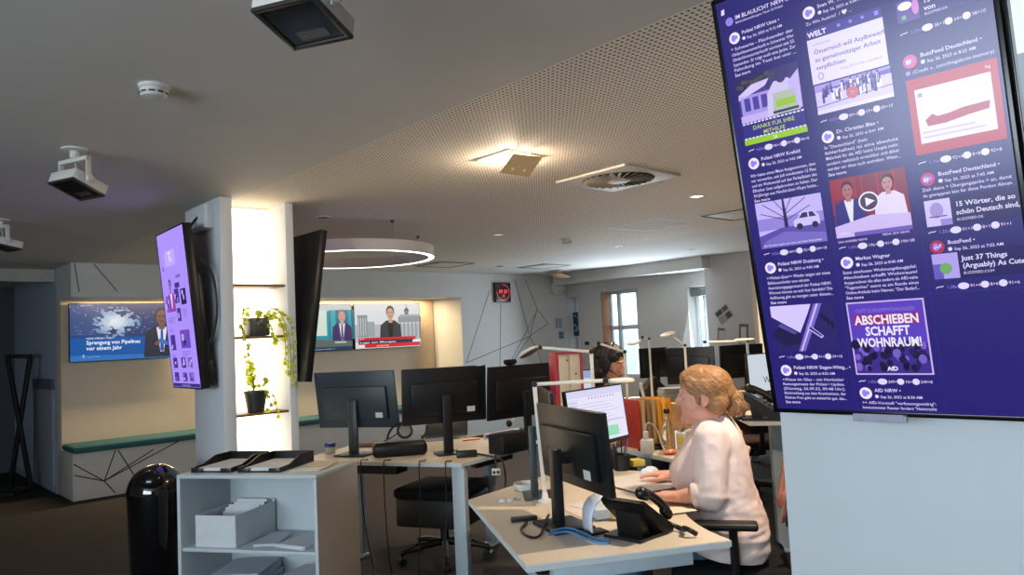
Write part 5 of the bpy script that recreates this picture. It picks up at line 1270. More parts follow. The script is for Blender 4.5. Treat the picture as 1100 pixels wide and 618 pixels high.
desk_lamp('white desk lamp with a long level arm in front of the far pillar', V((D(802.5, 366.5, yE).x, yE, 0.88)), [D(802.5, 366.5, yE), D(757, 367.5, yE)], D(800, 365, yE), 0.085, (0, -0.08, 1))
yF = 7.4
desk_lamp('grey desk lamp with a dark head before the open window', V((D(697, 364, yF).x, yF, DZ)), [D(697, 364, yF), D(690, 362.5, yF)], D(681, 368, yF), 0.075, (-0.2, -0.2, 0.95))

# ---- desk phones
def desk_phone(label, loc, rz, s=1.0, cord=None):
    # local: user at +y
    ph = mat('phone_black', (16, 16, 18), rough=0.38, var=0.1)
    t = thing('desk_phone', label, 'phone', loc, rz); t.scale = (s, s, s)
    YZ = Matrix(((0, 0, 1, 0), (1, 0, 0, 0), (0, 1, 0, 0), (0, 0, 0, 1)))
    MB().prism([(-0.105, 0.0005), (0.06, 0.0005), (0.06, 0.010), (-0.105, 0.012)], -0.085, 0.085, YZ).build('foot', ph, t)
    MB().prism([(-0.055, 0.010), (0.0, 0.010), (-0.035, 0.085), (-0.066, 0.105)], -0.055, 0.055, YZ).build('prop', ph, t)
    mb = MB().prism([(0.100, 0.004), (0.095, 0.030), (-0.085, 0.150), (-0.104, 0.138), (-0.086, 0.112), (0.040, 0.004)], -0.095, 0.095, YZ)
    bmesh.ops.bevel(mb.bm, geom=mb.bm.edges[:], offset=0.005, segments=2, affect='EDGES'); mb.build('body', ph, t)
    sl = math.atan2(0.120, -0.180)
    Rm = Matrix.Rotation(math.atan2(-0.120, 0.180), 3, 'X')
    pt = lambda x, f, up: V((x, 0.095 - 0.18 * f, 0.030 + 0.12 * f)) + Rm @ V((0, 0, up))
    MB().box(pt(-0.035, 0.78, 0.002), (0.095, 0.055, 0.003), rot=Rm).build('display', mat('phone_lcd', (70, 80, 78), rough=0.15), t)
    mb = MB()
    for i in range(3):
        for j in range(4): mb.box(pt(-0.005 - 0.028 * i, 0.12 + 0.12 * j, 0.003), (0.018, 0.012, 0.005), rot=Rm, bevel=0.001)
    mb.build('keypad', mat('phone_keys', (70, 70, 74), rough=0.5), t)
    mb = MB().hull([(pt(0.066, 0.06, 0.030), 0.022), (pt(0.066, 0.18, 0.034), 0.020)]).hull([(pt(0.066, 0.82, 0.034), 0.020), (pt(0.066, 0.96, 0.030), 0.024)]).tube([pt(0.066, 0.10, 0.040), pt(0.066, 0.5, 0.052), pt(0.066, 0.90, 0.040)], 0.017, smooth=2)
    mb.build('handset', ph, t, angle=60)
    if cord:
        pts = []
        c0 = [V(c_) for c_ in cord]; path = vine(c0, 3); N = 260
        for i in range(N):
            f = i / (N - 1) * (len(path) - 1); k = min(int(f), len(path) - 2); p_ = path[k].lerp(path[k + 1], f - k); d = (path[k + 1] - path[k]).normalized(); x, y = frame_of(d); a = i * 2 * PI / 7
            pts.append(p_ + x * (0.0075 * math.cos(a)) + y * (0.0075 * math.sin(a)))
        MB().tube(pts, 0.0028, n=5).build('coiled_cord', ph, t)
    return t
pp = G(686, 574, DZ); uy = math.atan2(3.3 - pp.y, 0.95 - pp.x) - PI / 2
desk_phone('black desk phone seen from behind on the front of the cream desk', (pp.x, pp.y, DZ), uy + 0.10, 1.0, [(0.066, 0.10, 0.03), (0.10, 0.12, 0.012), (0.14, 0.10, 0.012), (0.15, 0.07, 0.03), (0.18, 0.06, 0.03), (0.20, 0.08, 0.012)])
p4 = V((1.63, 5.0, 0.88))
desk_phone('black desk phone behind the blonde hair, on the raised desk', p4, R(-114), 1.25, [(0.0, -0.10, 0.02), (0.04, -0.17, 0.02), (0.08, -0.19, 0.012), (0.12, -0.15, 0.012), (0.10, -0.10, 0.02)])
# black device with headset before the middle monitor
p = G(433, 489, DZ)
t = thing('conference_phone', 'black conference phone block between the first two rear monitors', 'phone', (p.x - 0.02, p.y, DZ), R(10))
MB().box((0, 0, 0.048), (0.37, 0.16, 0.095), bevel=0.032, seg=4).build('body', mat('phone_black', (0, 0, 0)), t)
MB().box((0.02, 0.0, 0.097), (0.24, 0.10, 0.006), bevel=0.002).build('key_panel', mat('phone_keys', (0, 0, 0)), t)
MB().tube([(0.15, 0.0, 0.10), (0.185, 0.0, 0.14), (0.19, 0.0, 0.19)], 0.010, smooth=1).build('handset_cradle', blk, t)
hp = V((p.x + 0.0, p.y - 0.015, DZ + 0.101))
t = thing('headset', 'headset with a round grey ear pad resting on the black conference phone', 'headset', hp, R(10))
MB().lathe([(0.001, -0.018), (0.050, -0.016), (0.056, 0), (0.050, 0.012), (0.001, 0.014)], c=(0.02, -0.03, 0.068), axis=(0.05, -1, 0.25), n=36, caps=False).build('ear_cup', blk, t)
MB().lathe([(0.001, 0.0165), (0.036, 0.0165), (0.040, 0.0135)], c=(0.02, -0.03, 0.068), axis=(0.05, -1, 0.25), n=32, caps=False).build('ear_pad', mat('grey_foam', (146, 134, 120), rough=0.8), t)
MB().tube([(0.02, 0.0, 0.12), (-0.04, 0.03, 0.11), (-0.085, 0.04, 0.06), (-0.10, 0.03, 0.0115)], 0.008, smooth=2).build('headband', blk, t)
MB().tube([(-0.02, -0.03, 0.06), (-0.07, -0.05, 0.03), (-0.12, -0.06, 0.012)], 0.004, smooth=2).build('microphone_boom', blk, t)

def simple(name, label, cat, mb, mt, loc, rz=0.0, group=None):
    o = mb.build(name, mt); o.location = loc; o.rotation_euler = (0, 0, rz); return tag(o, label, cat, group)
# things on desk 2
p = G(547, 483, DZ); t = thing('mini_computer', 'black box with a ribbed front beside the third rear monitor', 'computer', (p.x - 0.016, p.y - 0.095, DZ), R(48))
MB().box((0, -0.02, 0.065), (0.25, 0.14, 0.13), bevel=0.01).build('case', blk, t)
mb = MB()
for k in range(9): mb.box((-0.09 + k * 0.022, -0.0915, 0.065), (0.010, 0.004, 0.09), bevel=0.001)
mb.build('vent_ribs', mat('dark_metal', (0, 0, 0)), t)
p = G(502, 490, DZ); simple('power_adapter', 'black power adapter brick by the foot of the middle rear monitor', 'adapter', MB().box((0, 0, 0.022), (0.135, 0.06, 0.042), bevel=0.008), black_pl, (p.x, p.y - 0.05, DZ), R(8))
p = G(355, 487, DZ); t = thing('glue_jar', 'small clear jar with a blue lid at the left end of the angled desk', 'jar', (p.x, p.y, DZ))
MB().lathe([(0.001, 0), (0.033, 0), (0.036, 0.004), (0.036, 0.048), (0.001, 0.050)], n=28, caps=False).build('jar_body', mat('jar_body', (190, 186, 160), rough=0.15, var=0.15), t)
MB().lathe([(0.037, 0.046), (0.040, 0.048), (0.040, 0.070), (0.037, 0.073), (0.001, 0.073)], n=28, caps=False).build('lid', mat('blue_lid', (38, 50, 140), rough=0.4), t)
p = G(392, 481, DZ); simple('notebook', 'brown notebook lying behind the leftmost monitor stand', 'notebook', MB().box((0, 0, 0.014), (0.20, 0.10, 0.028), bevel=0.010), mat('brown_leather', (112, 88, 70), rough=0.6, var=0.1), (p.x + 0.03, p.y + 0.05, DZ), R(-8))
p = G(440, 497, DZ)
lp = G(478, 466, DZ); t = thing('laptop', 'open laptop behind the middle rear monitor', 'laptop', (lp.x, lp.y - 0.12, DZ), R(200))
MB().box((0, 0, 0.010), (0.34, 0.23, 0.018), bevel=0.004).build('keyboard_deck', mat('laptop_grey', (120, 118, 116), rough=0.4, metal=0.5), t)
MB().box((0, 0.13, 0.10), (0.34, 0.008, 0.20), rot=Matrix.Rotation(R(-14), 3, 'X'), bevel=0.003).build('lid', mat('laptop_grey', (0, 0, 0)), t)
for i, (a, b, col_, nm) in enumerate((((497, 474.5), (516, 472.5), (196, 80, 50), 'red pencil lying by the middle rear monitor stand'), ((500, 471), (520, 467.5), (214, 176, 116), 'wooden ruler behind the red pencil on the angled desk'))):
    a, b = G(*a, DZ), G(*b, DZ)
    o = MB().tube([a + V((0, 0, 0.006)), b + V((0, 0, 0.006))], 0.005 if i == 0 else 0.006, n=6).build('pencil' if i == 0 else 'ruler', mat('stick_%d' % i, col_, rough=0.5)); tag(o, nm, 'pencil' if i == 0 else 'ruler')
p = G(524, 471.5, DZ); simple('tape_roll', 'small blue and white carton beside the ribbed black box', 'carton', MB().use(mat('carton_white', (200, 202, 206), rough=0.6)).box((0, 0, 0.02), (0.06, 0.04, 0.04), bevel=0.002).use(mat('carton_blue', (56, 64, 140), rough=0.6)).box((0, -0.0206, 0.02), (0.04, 0.001, 0.02)), None, (p.x, p.y, DZ), R(20))
o = MB().tube([G(529, 464.5, DZ) + V((0, 0, 0.10)), G(558, 461, DZ) + V((0, 0, 0.10))], 0.009).build('lamp_arm', lw)
bpy.data.objects.remove(o)
p = G(551, 466, DZ) + V((0.10, 0.16, 0)); t = thing('desk_lamp', 'folded white and black task lamp behind the ribbed black box', 'desk lamp', (p.x, p.y, DZ))
q = lambda px, py: D(px, py, p.y) - V((p.x, p.y, DZ))
MB().lathe([(0.001, 0), (0.05, 0), (0.05, 0.012), (0.001, 0.014)], n=24, caps=False).build('base', blk, t)
mb = MB(); bar(mb, V((0, 0, 0.01)), q(558, 461), 0.016); mb.build('lower_arm', blk, t)
mb = MB(); bar(mb, q(530, 465.5), q(558, 461), 0.016); mb.build('upper_arm', lw, t)
mb = MB(); bar(mb, q(546, 458), q(553, 450), 0.010); bar(mb, q(560, 457), q(568, 449), 0.008); mb.build('spring_arm', lw, t)
MB().ell(q(547, 455), (0.026, 0.026, 0.032), sub=2).build('joint', blk, t)

# cables under and on desk 2
def cable(label, pts, r=0.004, col=None, group=None, name='cable'):
    o = MB().tube([V(p_) for p_ in pts], r, n=6, smooth=3).build(name, col or black_pl); return tag(o, label, 'cable', group)
def drop(px, py0, bx, by, zz=0.004, off=0.0):
    a = G(px, 496.2 + (px - 376) / 120 * 2.0, DZ); e = G(bx, by, zz); o_ = -m1
    z = lambda v: V((0, 0, v))
    return [a - o_ * 0.065 + z(.006), a - o_ * 0.04 + z(.006), a + o_ * 0.002 + z(.016), a + o_ * 0.022 + z(.010), a + o_ * 0.026 + z(-.06), a + o_ * 0.024 + z(-.3), V((e.x, e.y, 0.10)), V((e.x + 0.02, e.y, zz + 0.004)), V((e.x + 0.14, e.y - 0.04, zz + 0.003))]
cable('black cable hanging from the desk nearest the cabinet', drop(389.5, 0, 400, 620), group='cables hanging from the angled desk')
cable('black cable hanging left of the tucked-in chair', drop(414, 0, 419, 622), group='cables hanging from the angled desk')
cable('black cable hanging in front of the tucked-in chair seat', drop(452, 0, 450, 628), group='cables hanging from the angled desk')
cable('black cable hanging beside the white desk leg', drop(480, 0, 477, 634), group='cables hanging from the angled desk')
w_ = G(541, 497, DZ)
cable('thick black cable curving off the angled desk edge to the socket strip', [G(505, 488, DZ) + V((0, 0, .009)), G(524, 491, DZ) + V((0, 0, .009)), w_ + V((-0.03, 0.06, .016)), w_ + V((0, 0, .012)), w_ + V((0.01, -0.02, -.10)), w_ + V((0.0, -0.05, -.16))], 0.007)
p = D(533, 507, 4.68); t = thing('socket_strip', 'small white socket strip hanging under the angled desk edge', 'socket strip', (p.x, p.y, p.z))
MB().box((0, 0, 0), (0.055, 0.035, 0.040), bevel=0.004).build('housing', stick_m, t)
mb = MB()
for sx in (-0.012, 0.012): mb.cyl((sx, -0.0178, 0), (sx, -0.0190, 0), 0.009)
mb.build('socket', blk, t); mb = MB().box((0, 0, 0.063), (0.012, 0.008, 0.09)); mb.build('hanger', blk, t)

# things on desk 1
def on1(px, py): return G(px, py, DZ)
for i, (px, py) in enumerate(((539.5, 540), (547.5, 539.5), (555.5, 537))):
    p = on1(px, py); simple('sugar_cube_box', ('leftmost', 'middle', 'rightmost')[i] + ' of three tiny white blocks at the left desk corner', 'block', MB().box((0, 0, 0.009), (0.026, 0.020, 0.018), bevel=0.003), stick_m, (p.x, p.y, DZ), 0.2 * i, 'tiny white blocks on the cream desk')
p = on1(566, 527); simple('dish', 'white round dish behind the teal monitor stand', 'dish', MB().lathe([(0.001, 0), (0.050, 0), (0.062, 0.012), (0.066, 0.034), (0.062, 0.034), (0.057, 0.014), (0.001, 0.008)], n=40, caps=False), mat('porcelain', (216, 214, 208), rough=0.2), (p.x, p.y + 0.02, DZ))
p = on1(563, 560); simple('adapter', 'flat black adapter stick at the left edge of the cream desk', 'adapter', MB().box((0, 0, 0.010), (0.11, 0.030, 0.018), bevel=0.004), black_pl, (p.x, p.y, DZ), 0.15)
z_ = lambda v: V((0, 0, v))
cable('black cable looping on the desk around the nearest monitor foot', [on1(566, 563) + z_(.006), on1(557, 572) + z_(.006), on1(572, 581) + z_(.006), on1(582, 578) + z_(.010), on1(584, 571) + z_(.024), on1(590, 560) + z_(.026)], 0.005)
blue_c = mat('cable_blue', (70, 130, 180), rough=0.45)
cable('upper blue network cable running from the monitor foot to the phone', [on1(592, 578) + z_(.024), on1(610, 573) + z_(.024), on1(628, 577) + z_(.012), on1(642, 582) + z_(.006), on1(655, 583) + z_(.006)], 0.0045, blue_c, 'blue network cables on the cream desk')
cable('lower blue network cable running from the monitor foot to the phone', [on1(590, 582) + z_(.024), on1(610, 577) + z_(.024), on1(626, 581) + z_(.012), on1(640, 585.5) + z_(.006), on1(654, 586) + z_(.006)], 0.0045, blue_c, 'blue network cables on the cream desk')
# curved white stand
p = on1(638, 573.5); t = thing('headset_stand', 'curved white stand on a black foot under the nearest monitor', 'stand', (p.x - 0.01, p.y, DZ), R(25))
MB().box((0.01, 0, 0.005), (0.10, 0.07, 0.010), bevel=0.003).build('foot', blk, t)
mb = MB(); prev = None
for i in range(15):
    f = i / 14; x = -0.015 - 0.005 * math.sin(f * PI) + 0.085 * f ** 3; z = 0.009 + 0.135 * math.sin(f * PI / 2 * 0.92)
    hw = 0.030 + 0.012 * f
    row = [mb.bm.verts.new((x, -hw, z)), mb.bm.verts.new((x + 0.008, -hw * .2, z - 0.002)), mb.bm.verts.new((x, hw, z))]
    if prev:
        for k in range(2): mb._f([prev[k], prev[k + 1], row[k + 1], row[k]])
    prev = row
o = mb.build('curved_blade', mat('white_plastic', (214, 220, 232), rough=0.35, var=0.02), t, angle=80); sm = o.modifiers.new('thick', 'SOLIDIFY'); sm.thickness = 0.006
# papers, keyboard, mouse
def flat(name, label, cat, px, py, w, d, rz, mt, h=0.002, z=DZ):
    p = G(px, py, z); return simple(name, label, cat, MB().box((0, 0, h / 2 + 0.0004), (w, d, h), bevel=min(0.0006, h * .3)), mt, (p.x, p.y, z), rz)
pink = mat('paper_pinkish', (226, 208, 204), rough=0.8, var=0.03)
flat('paper_sheet', 'large sheet lying under the woman\'s near forearm', 'papers', 702, 548, 0.21, 0.297, R(-72), mat('paper_warm', (226, 214, 198), rough=0.8, var=0.02), z=DZ + 0.0056)
flat('paper_sheet', 'pinkish paper sheet behind the nearest monitor\'s foot', 'papers', 634, 547, 0.21, 0.297, R(20), pink)
flat('paper_sheet', 'white paper sheet behind the curved white stand', 'papers', 655, 545, 0.21, 0.297, R(35), pap, z=DZ + 0.0028)
flat('magazine', 'open newspaper page under the woman\'s hands', 'papers', 688, 519, 0.40, 0.30, R(-62), mat('newsprint', (214, 208, 204), rough=0.8, var=0.10, scale=60), 0.003, DZ + 0.0084)
p = on1(654, 558); t = thing('sticky_notes', 'pad of crumpled papers with yellow sticky notes by the curved stand', 'papers', (p.x, p.y, DZ + 0.0065), R(15))
MB().box((0, 0.02, 0.024), (0.12, 0.09, 0.038), rot=Matrix.Rotation(R(4), 3, 'X'), bevel=0.002).build('pad', pap2, t); MB().box((0.025, -0.03, 0.016), (0.05, 0.03, 0.030), bevel=0.002).build('sticky_notes', mat('sticky_yellow', (206, 190, 96), rough=0.8), t)
kp = on1(700, 523); 
mp = on1(698, 511); t = thing('computer_mouse', 'white computer mouse under the woman\'s far hand', 'mouse', (mp.x, mp.y, DZ + 0.0125), R(200))
mb = MB().ell((0, 0, 0.0), (0.055, 0.031, 0.036)); bmesh.ops.bisect_plane(mb.bm, geom=mb.bm.verts[:] + mb.bm.edges[:] + mb.bm.faces[:], plane_co=(0, 0, 0.0005), plane_no=(0, 0, -1), clear_outer=True); bmesh.ops.holes_fill(mb.bm, edges=mb.bm.edges[:])
mb.build('shell', mat('white_plastic', (0, 0, 0)), t); MB().cyl((0.028, -0.004, 0.031), (0.028, 0.004, 0.031), 0.006, n=14).build('wheel', blk, t)
# pen cup
p = G(664, 502, DZ); t = thing('pen_cup', 'black pen cup with pens behind the nearest monitor', 'pen cup', (p.x + 0.01, p.y - 0.09, DZ))
MB().lathe([(0.001, 0), (0.042, 0), (0.046, 0.004), (0.048, 0.085), (0.044, 0.085), (0.042, 0.010), (0.001, 0.008)], n=28, caps=False).build('cup', blk, t)
for k, (x, y) in enumerate(((-.02, 0), (.015, .01), (0, -.015), (.02, -.01))):
    MB().tube([(x * .6, y * .6, 0.012), (x * 2.0, y * 2.0, 0.145 + 0.01 * k)], 0.004, n=6).build('pen', [blk, mat('pen_blue', (60, 70, 130), rough=0.4), blk, mat('pen_grey', (120, 120, 124), rough=0.4)][k], t)
p = G(683, 499.5, DZ); simple('sticky_pad', 'yellow sticky-note block beside the black pen cup', 'sticky notes', MB().box((0, 0, 0.018), (0.075, 0.075, 0.035), bevel=0.002), mat('sticky_yellow2', (218, 196, 84), rough=0.8), (p.x, p.y - 0.03, DZ), 0.3)

# red binder standing by the monitors (on desk 2's right arm)
yb = 4.98; x0 = D(593, 400, yb).x; x1 = D(623, 400, yb).x
p = V(((x0 + x1) / 2, yb, DZ))
t = thing('file_rack', 'red-edged file holder with beige card folders between the monitors', 'file holder', (p.x, yb, DZ + 0.0), R(12))
wB = (x1 - x0) * 1.02; hB = D(608, 378.5, yb).z - DZ
red = mat('binder_red', (176, 52, 66), rough=0.5)
MB().box((-wB / 2 + 0.012, 0, hB / 2), (0.024, 0.16, hB), bevel=0.003).box((wB / 2 - 0.008, 0, hB / 2), (0.016, 0.16, hB), bevel=0.003).box((0, 0.075, hB / 2), (wB - 0.02, 0.008, hB), bevel=0.002).box((0, -0.079, hB - 0.006), (wB - 0.03, 0.005, 0.012)).box((0, 0, 0.004), (wB - 0.02, 0.16, 0.008)).build('holder', red, t)
for k in range(2): MB().box((-wB / 2 + 0.024 + (wB - 0.040) * (k + .5) / 2, -0.01, hB / 2), ((wB - 0.046) / 2, 0.13, hB - 0.02), bevel=0.004).build('card_folder', mat('card_beige', (204, 186, 160), rough=0.7, var=0.05), t)
mb = MB()
for k, (x, z) in enumerate(((-0.01, 0.92), (0.045, 0.78))): mb.cyl((x, -0.0755, hB * z), (x, -0.0775, hB * z), 0.006, n=12)
mb.build('finger_hole', blk, t)

# ---- desk 3: folders, charger, bottle ...
yfo = 4.92
cols = [((182, 58, 44), 'red'), ((206, 170, 120), 'beige'), ((150, 120, 84), 'brown'), ((196, 160, 110), 'pale brown'), ((226, 160, 50), 'orange'), ((236, 186, 70), 'yellow'), ((222, 150, 46), 'amber')]
for k, (c_, nm) in enumerate(cols):
    p = V((D(679, 445, 4.92).x + k * 0.037, yfo + 0.085 + k * 0.012, DZ))
    t = thing('document_folder', nm + ' document folder standing in the upright row behind the lit mail monitor', 'folder', p, R(113), 'coloured folders standing in a row')
    fm = mat('folder_%d' % k, c_, rough=0.6, var=0.06, scale=15)
    MB().box((0, 0, 0.156), (0.235, 0.003, 0.312), bevel=0.001).box((0, 0.020, 0.150), (0.235, 0.003, 0.300), bevel=0.001).box((-0.1165, 0.010, 0.156), (0.003, 0.022, 0.312), bevel=0.001).build('cover', fm, t)
    MB().box((0.0, 0.010, 0.146), (0.21, 0.014, 0.285)).build('papers', mat('paper_cream', (0, 0, 0)), t)
o = MB().tube([V((0.70, 4.85, DZ + 0.325)), V((0.86, 5.03, DZ + 0.335)), V((1.0, 5.09, DZ + 0.325))], 0.006, smooth=1).build('x', blk); bpy.data.objects.remove(o)
p = G(697, 489, DZ); p = V((p.x, p.y + 0.04, DZ)); t = thing('power_cube', 'white power cube with a plugged charger before the red folder', 'power cube', p, R(-20))
MB().box((0, 0, 0.045), (0.075, 0.075, 0.090), bevel=0.006).build('cube', stick_m, t)
MB().box((-0.005, 0, 0.115), (0.028, 0.032, 0.05), bevel=0.006).build('charger', stick_m, t)
MB().tube([(-0.005, 0, 0.14), (0.005, 0, 0.20), (0.06, 0.02, 0.17), (0.09, 0.03, 0.03), (0.12, 0.02, 0.004)], 0.004, smooth=2).build('charging_lead', stick_m, t)
t = thing('stapler', 'long black stapler lying in front of the coloured folders', 'stapler', (0.84, 4.835, DZ), 0.12)
MB().box((0, 0, 0.006), (0.17, 0.032, 0.012), bevel=0.004).build('base', blk, t); MB().box((0.01, 0, 0.032), (0.16, 0.030, 0.024), rot=Matrix.Rotation(0.10, 3, 'Y'), bevel=0.008).build('top_arm', black_pl, t)
p = G(717, 478, DZ); t = thing('glass_bottle', 'clear glass bottle standing right of the coloured folders', 'bottle', (D(717.5, 465, 4.78).x, 4.78, DZ))
gm = mat('clear_glass', (226, 226, 216), rough=0.05, trans=0.9, var=0.0)
MB().lathe([(0.001, 0), (0.038, 0), (0.042, 0.006), (0.042, 0.13), (0.036, 0.16), (0.016, 0.20), (0.015, 0.245), (0.018, 0.25), (0.001, 0.25)], n=32, caps=False).build('bottle_body', gm, t)
MB().lathe([(0.019, 0.235), (0.019, 0.262), (0.001, 0.264)], n=24, caps=False).build('cap', mat('dark_metal', (0, 0, 0)), t)
p = G(733, 482, DZ); simple('juice_carton', 'small pale carton with a yellow label next to the glass bottle', 'carton', MB().use(mat('carton_white', (0, 0, 0))).box((0, 0, 0.05), (0.06, 0.05, 0.10), bevel=0.003).use(mat('carton_yellow', (206, 186, 90), rough=0.6)).box((0, -0.0256, 0.055), (0.045, 0.001, 0.055)), None, (p.x, p.y, DZ), -0.4)
p = G(721, 489, DZ); mb = MB().ell((0, 0, 0.016), (0.05, 0.035, 0.016), sub=3)
for v in mb.bm.verts: v.co += V((0, 0, 0.004)) * noise.noise(v.co * 60)
for v in mb.bm.verts: v.co.z = max(v.co.z, 0.0005)
simple('sweets_bag', 'crumpled orange sweets wrapper on the desk edge below the glass bottle', 'wrapper', mb, mat('wrapper_orange', (214, 110, 70), rough=0.35, var=0.5, scale=40), (p.x, p.y + 0.02, DZ), 0.5)
o = paper_pile('stack of papers between the glass bottle and the woman\'s face', 0, 0, 0, 0.21, 0.30, 12, 8, 'paper_stack', mat('paper_cream', (0, 0, 0)), 0.009); o.location = (1.245, 4.84, DZ); o.rotation_euler = (0, 0, 0.45)
p = V((1.24, 5.22, DZ)); t = thing('paper_tray', 'pale letter tray of papers on the desk behind the bottle', 'letter tray', p, R(-20))
MB().box((0, 0, 0.004), (0.26, 0.34, 0.006)).box((-0.128, 0, 0.035), (0.004, 0.34, 0.06)).box((0.128, 0, 0.035), (0.004, 0.34, 0.06)).box((0, 0.168, 0.035), (0.26, 0.004, 0.06)).build('tray', mat('tray_smoke', (150, 146, 140), rough=0.3), t)
o = paper_pile('sheets lying in the pale letter tray', 0, 0, 0, 0.21, 0.29, 6, 9, 'paper_stack', pap, 0.006); o.location = p + V((0, 0, 0.008)); o.rotation_euler = (0, 0, R(-20))
# clutter on the raised and far desks
simple('cardboard_box', 'small brown cardboard box behind the yellow folders', 'box', MB().box((0, 0, 0.10), (0.15, 0.12, 0.20), bevel=0.002), mat('cardboard', (176, 140, 104), rough=0.8, var=0.06), (1.24, 5.78, DZ), 0.1)
simple('speaker_box', 'black box behind the phone, below the white-screened monitor', 'box', MB().box((0, 0, 0.06), (0.16, 0.10, 0.12), bevel=0.012), blk, (1.98, 5.44, 0.88), 0.1)
o = paper_pile('papers on the raised desk behind the ponytail', 0, 0, 0, 0.30, 0.22, 8, 12, 'paper_stack', mat('paper_cream', (0, 0, 0)), 0.006); o.location = (2.02, 5.12, 0.88); o.rotation_euler = (0, 0, 0.1)
simple('carton', 'pale carton on the raised desk behind the blonde head', 'carton', MB().box((0, 0, 0.07), (0.20, 0.14, 0.14), bevel=0.003), mat('carton_grey', (150, 132, 112), rough=0.7, var=0.06), (1.72, 5.62, 0.88), -0.2)
o = paper_pile('untidy paper pile on the far desk left of the blonde head', 0, 0, 0, 0.30, 0.24, 12, 14, 'paper_stack', mat('paper_grey', (170, 166, 160), rough=0.8, var=0.15), 0.014); o.location = (1.62, 7.72, DZ); o.rotation_euler = (0, 0, 0.1)
mb = MB().tube([(0, 0, 0.02), (-0.02, 0, 0.10), (-0.05, 0, 0.24)], 0.016)
t = thing('desk_phone', 'grey phone with an upright handset on the far desk', 'phone', (1.30, 7.62, DZ), 0.3)
MB().box((0.05, 0, 0.052), (0.18, 0.16, 0.06), rot=Matrix.Rotation(R(-14), 3, 'X'), bevel=0.01).build('body', mat('dark_metal', (0, 0, 0)), t); mb.build('handset', lw, t)
simple('black_bag', 'black bag on the far desk between the two far monitors', 'bag', MB().hull([((0, 0, 0.10), 0.10), ((0.14, 0.02, 0.09), 0.09), ((0.06, 0, 0.22), 0.06)]), blk, (1.40, 8.05, DZ))
# ------------------------------------------------------------------ people
import numpy as np
def remesh(mb, voxel, name):
    me = mb.mesh('t', recalc=True)
    o = bpy.data.objects.new('t', me); COL.objects.link(o)
    md = o.modifiers.new('r', 'REMESH'); md.mode = 'VOXEL'; md.voxel_size = voxel; md.use_smooth_shade = True
    out = bpy.data.meshes.new_from_object(o.evaluated_get(bpy.context.evaluated_depsgraph_get()))
    bpy.data.objects.remove(o); bpy.data.meshes.remove(me)
    out.name = name; return out
def smooth_mesh(me, it, weight=None, lam=0.5):
    n = len(me.vertices); co = np.empty(n * 3); me.vertices.foreach_get('co', co); co = co.reshape(-1, 3)
    e = np.empty(len(me.edges) * 2, dtype=np.int64); me.edges.foreach_get('vertices', e); e = e.reshape(-1, 2)
    deg = np.bincount(e.ravel(), minlength=n).astype(float)[:, None]; deg[deg == 0] = 1
    w = np.ones((n, 1)) if weight is None else weight(co)[:, None]
    for _ in range(it):
        s = np.zeros_like(co); np.add.at(s, e[:, 0], co[e[:, 1]]); np.add.at(s, e[:, 1], co[e[:, 0]])
        co = co + lam * w * (s / deg - co)
    me.vertices.foreach_set('co', co.ravel()); me.update(); return co
def normals(me):
    n = np.empty(len(me.vertices) * 3); me.vertices.foreach_get('normal', n); return n.reshape(-1, 3)
def link(name, me, mats, parent, smooth=True):
    me.materials.clear()
    for m_ in mats: me.materials.append(m_)
    me.polygons.foreach_set('use_smooth', [True] * len(me.polygons))
    o = bpy.data.objects.new(name, me); COL.objects.link(o); o.parent = parent; return o
def rotm(f, up=(0, 0, 1)):               # columns: forward, left, up
    f = V(f).normalized(); l = V(up).cross(f).normalized(); u = f.cross(l)
    return Matrix((f, l, u)).transposed()
def put_head(mb, H, hw=1.0, big=1.0):
    """H: 4x4 from head space (x forward, y left, z up, metres) to body space"""
    Rh = H.to_3x3()
    P_ = lambda x, y, z: H @ V((x * big, y * big, z * big))
    el = lambda c, r, sub=3, rot=None: mb.ell(P_(*c), [q * big for q in r], rot=(Rh @ rot if rot is not None else Rh), sub=sub)
    el((-0.012, 0, 0.038), (0.098, 0.077 * hw, 0.090), 4)                 # skull
    el((0.030, 0, 0.002), (0.064, 0.066 * hw, 0.080), 4)                  # upper face
    el((0.034, 0, -0.052), (0.054, 0.058 * hw, 0.052), 4)                 # jaw block
    el((0.068, 0, -0.092), (0.026, 0.030, 0.022))                         # chin
    for s in (-1, 1):
        el((0.054, s * 0.038, -0.026), (0.030, 0.026, 0.030))             # cheek
        el((0.012, s * 0.050 * hw, -0.062), (0.040, 0.016, 0.032))        # jaw corner
        el((0.078, s * 0.030, 0.028), (0.020, 0.026, 0.010))              # brow
        el((0.079, s * 0.031, 0.004), (0.0155, 0.018, 0.0125))            # lids
        el((0.100, s * 0.012, -0.029), (0.011, 0.008, 0.009))             # nostril wing
        r_ = Matrix.Rotation(s * 0.35, 3, 'Z') @ Matrix.Rotation(-0.15, 3, 'Y')
        el((-0.012, s * 0.079 * hw, 0.000), (0.019, 0.008, 0.031), 3, r_)  # ear
        el((-0.008, s * 0.083 * hw, 0.010), (0.016, 0.006, 0.017), 3, r_)
        el((-0.004, s * 0.078 * hw, -0.024), (0.008, 0.006, 0.011), 3, r_)
    mb.cap(P_(0.088, 0, 0.018), P_(0.1065, 0, -0.0215), 0.0085 * big, 0.0115 * big)   # nose bridge to tip
    el((0.096, 0, -0.032), (0.012, 0.012, 0.007))
    el((0.087, 0, -0.053), (0.0155, 0.024, 0.0060)); el((0.085, 0, -0.0655), (0.0150, 0.021, 0.0065))   # lips
    el((0.080, 0, -0.058), (0.014, 0.028, 0.020))
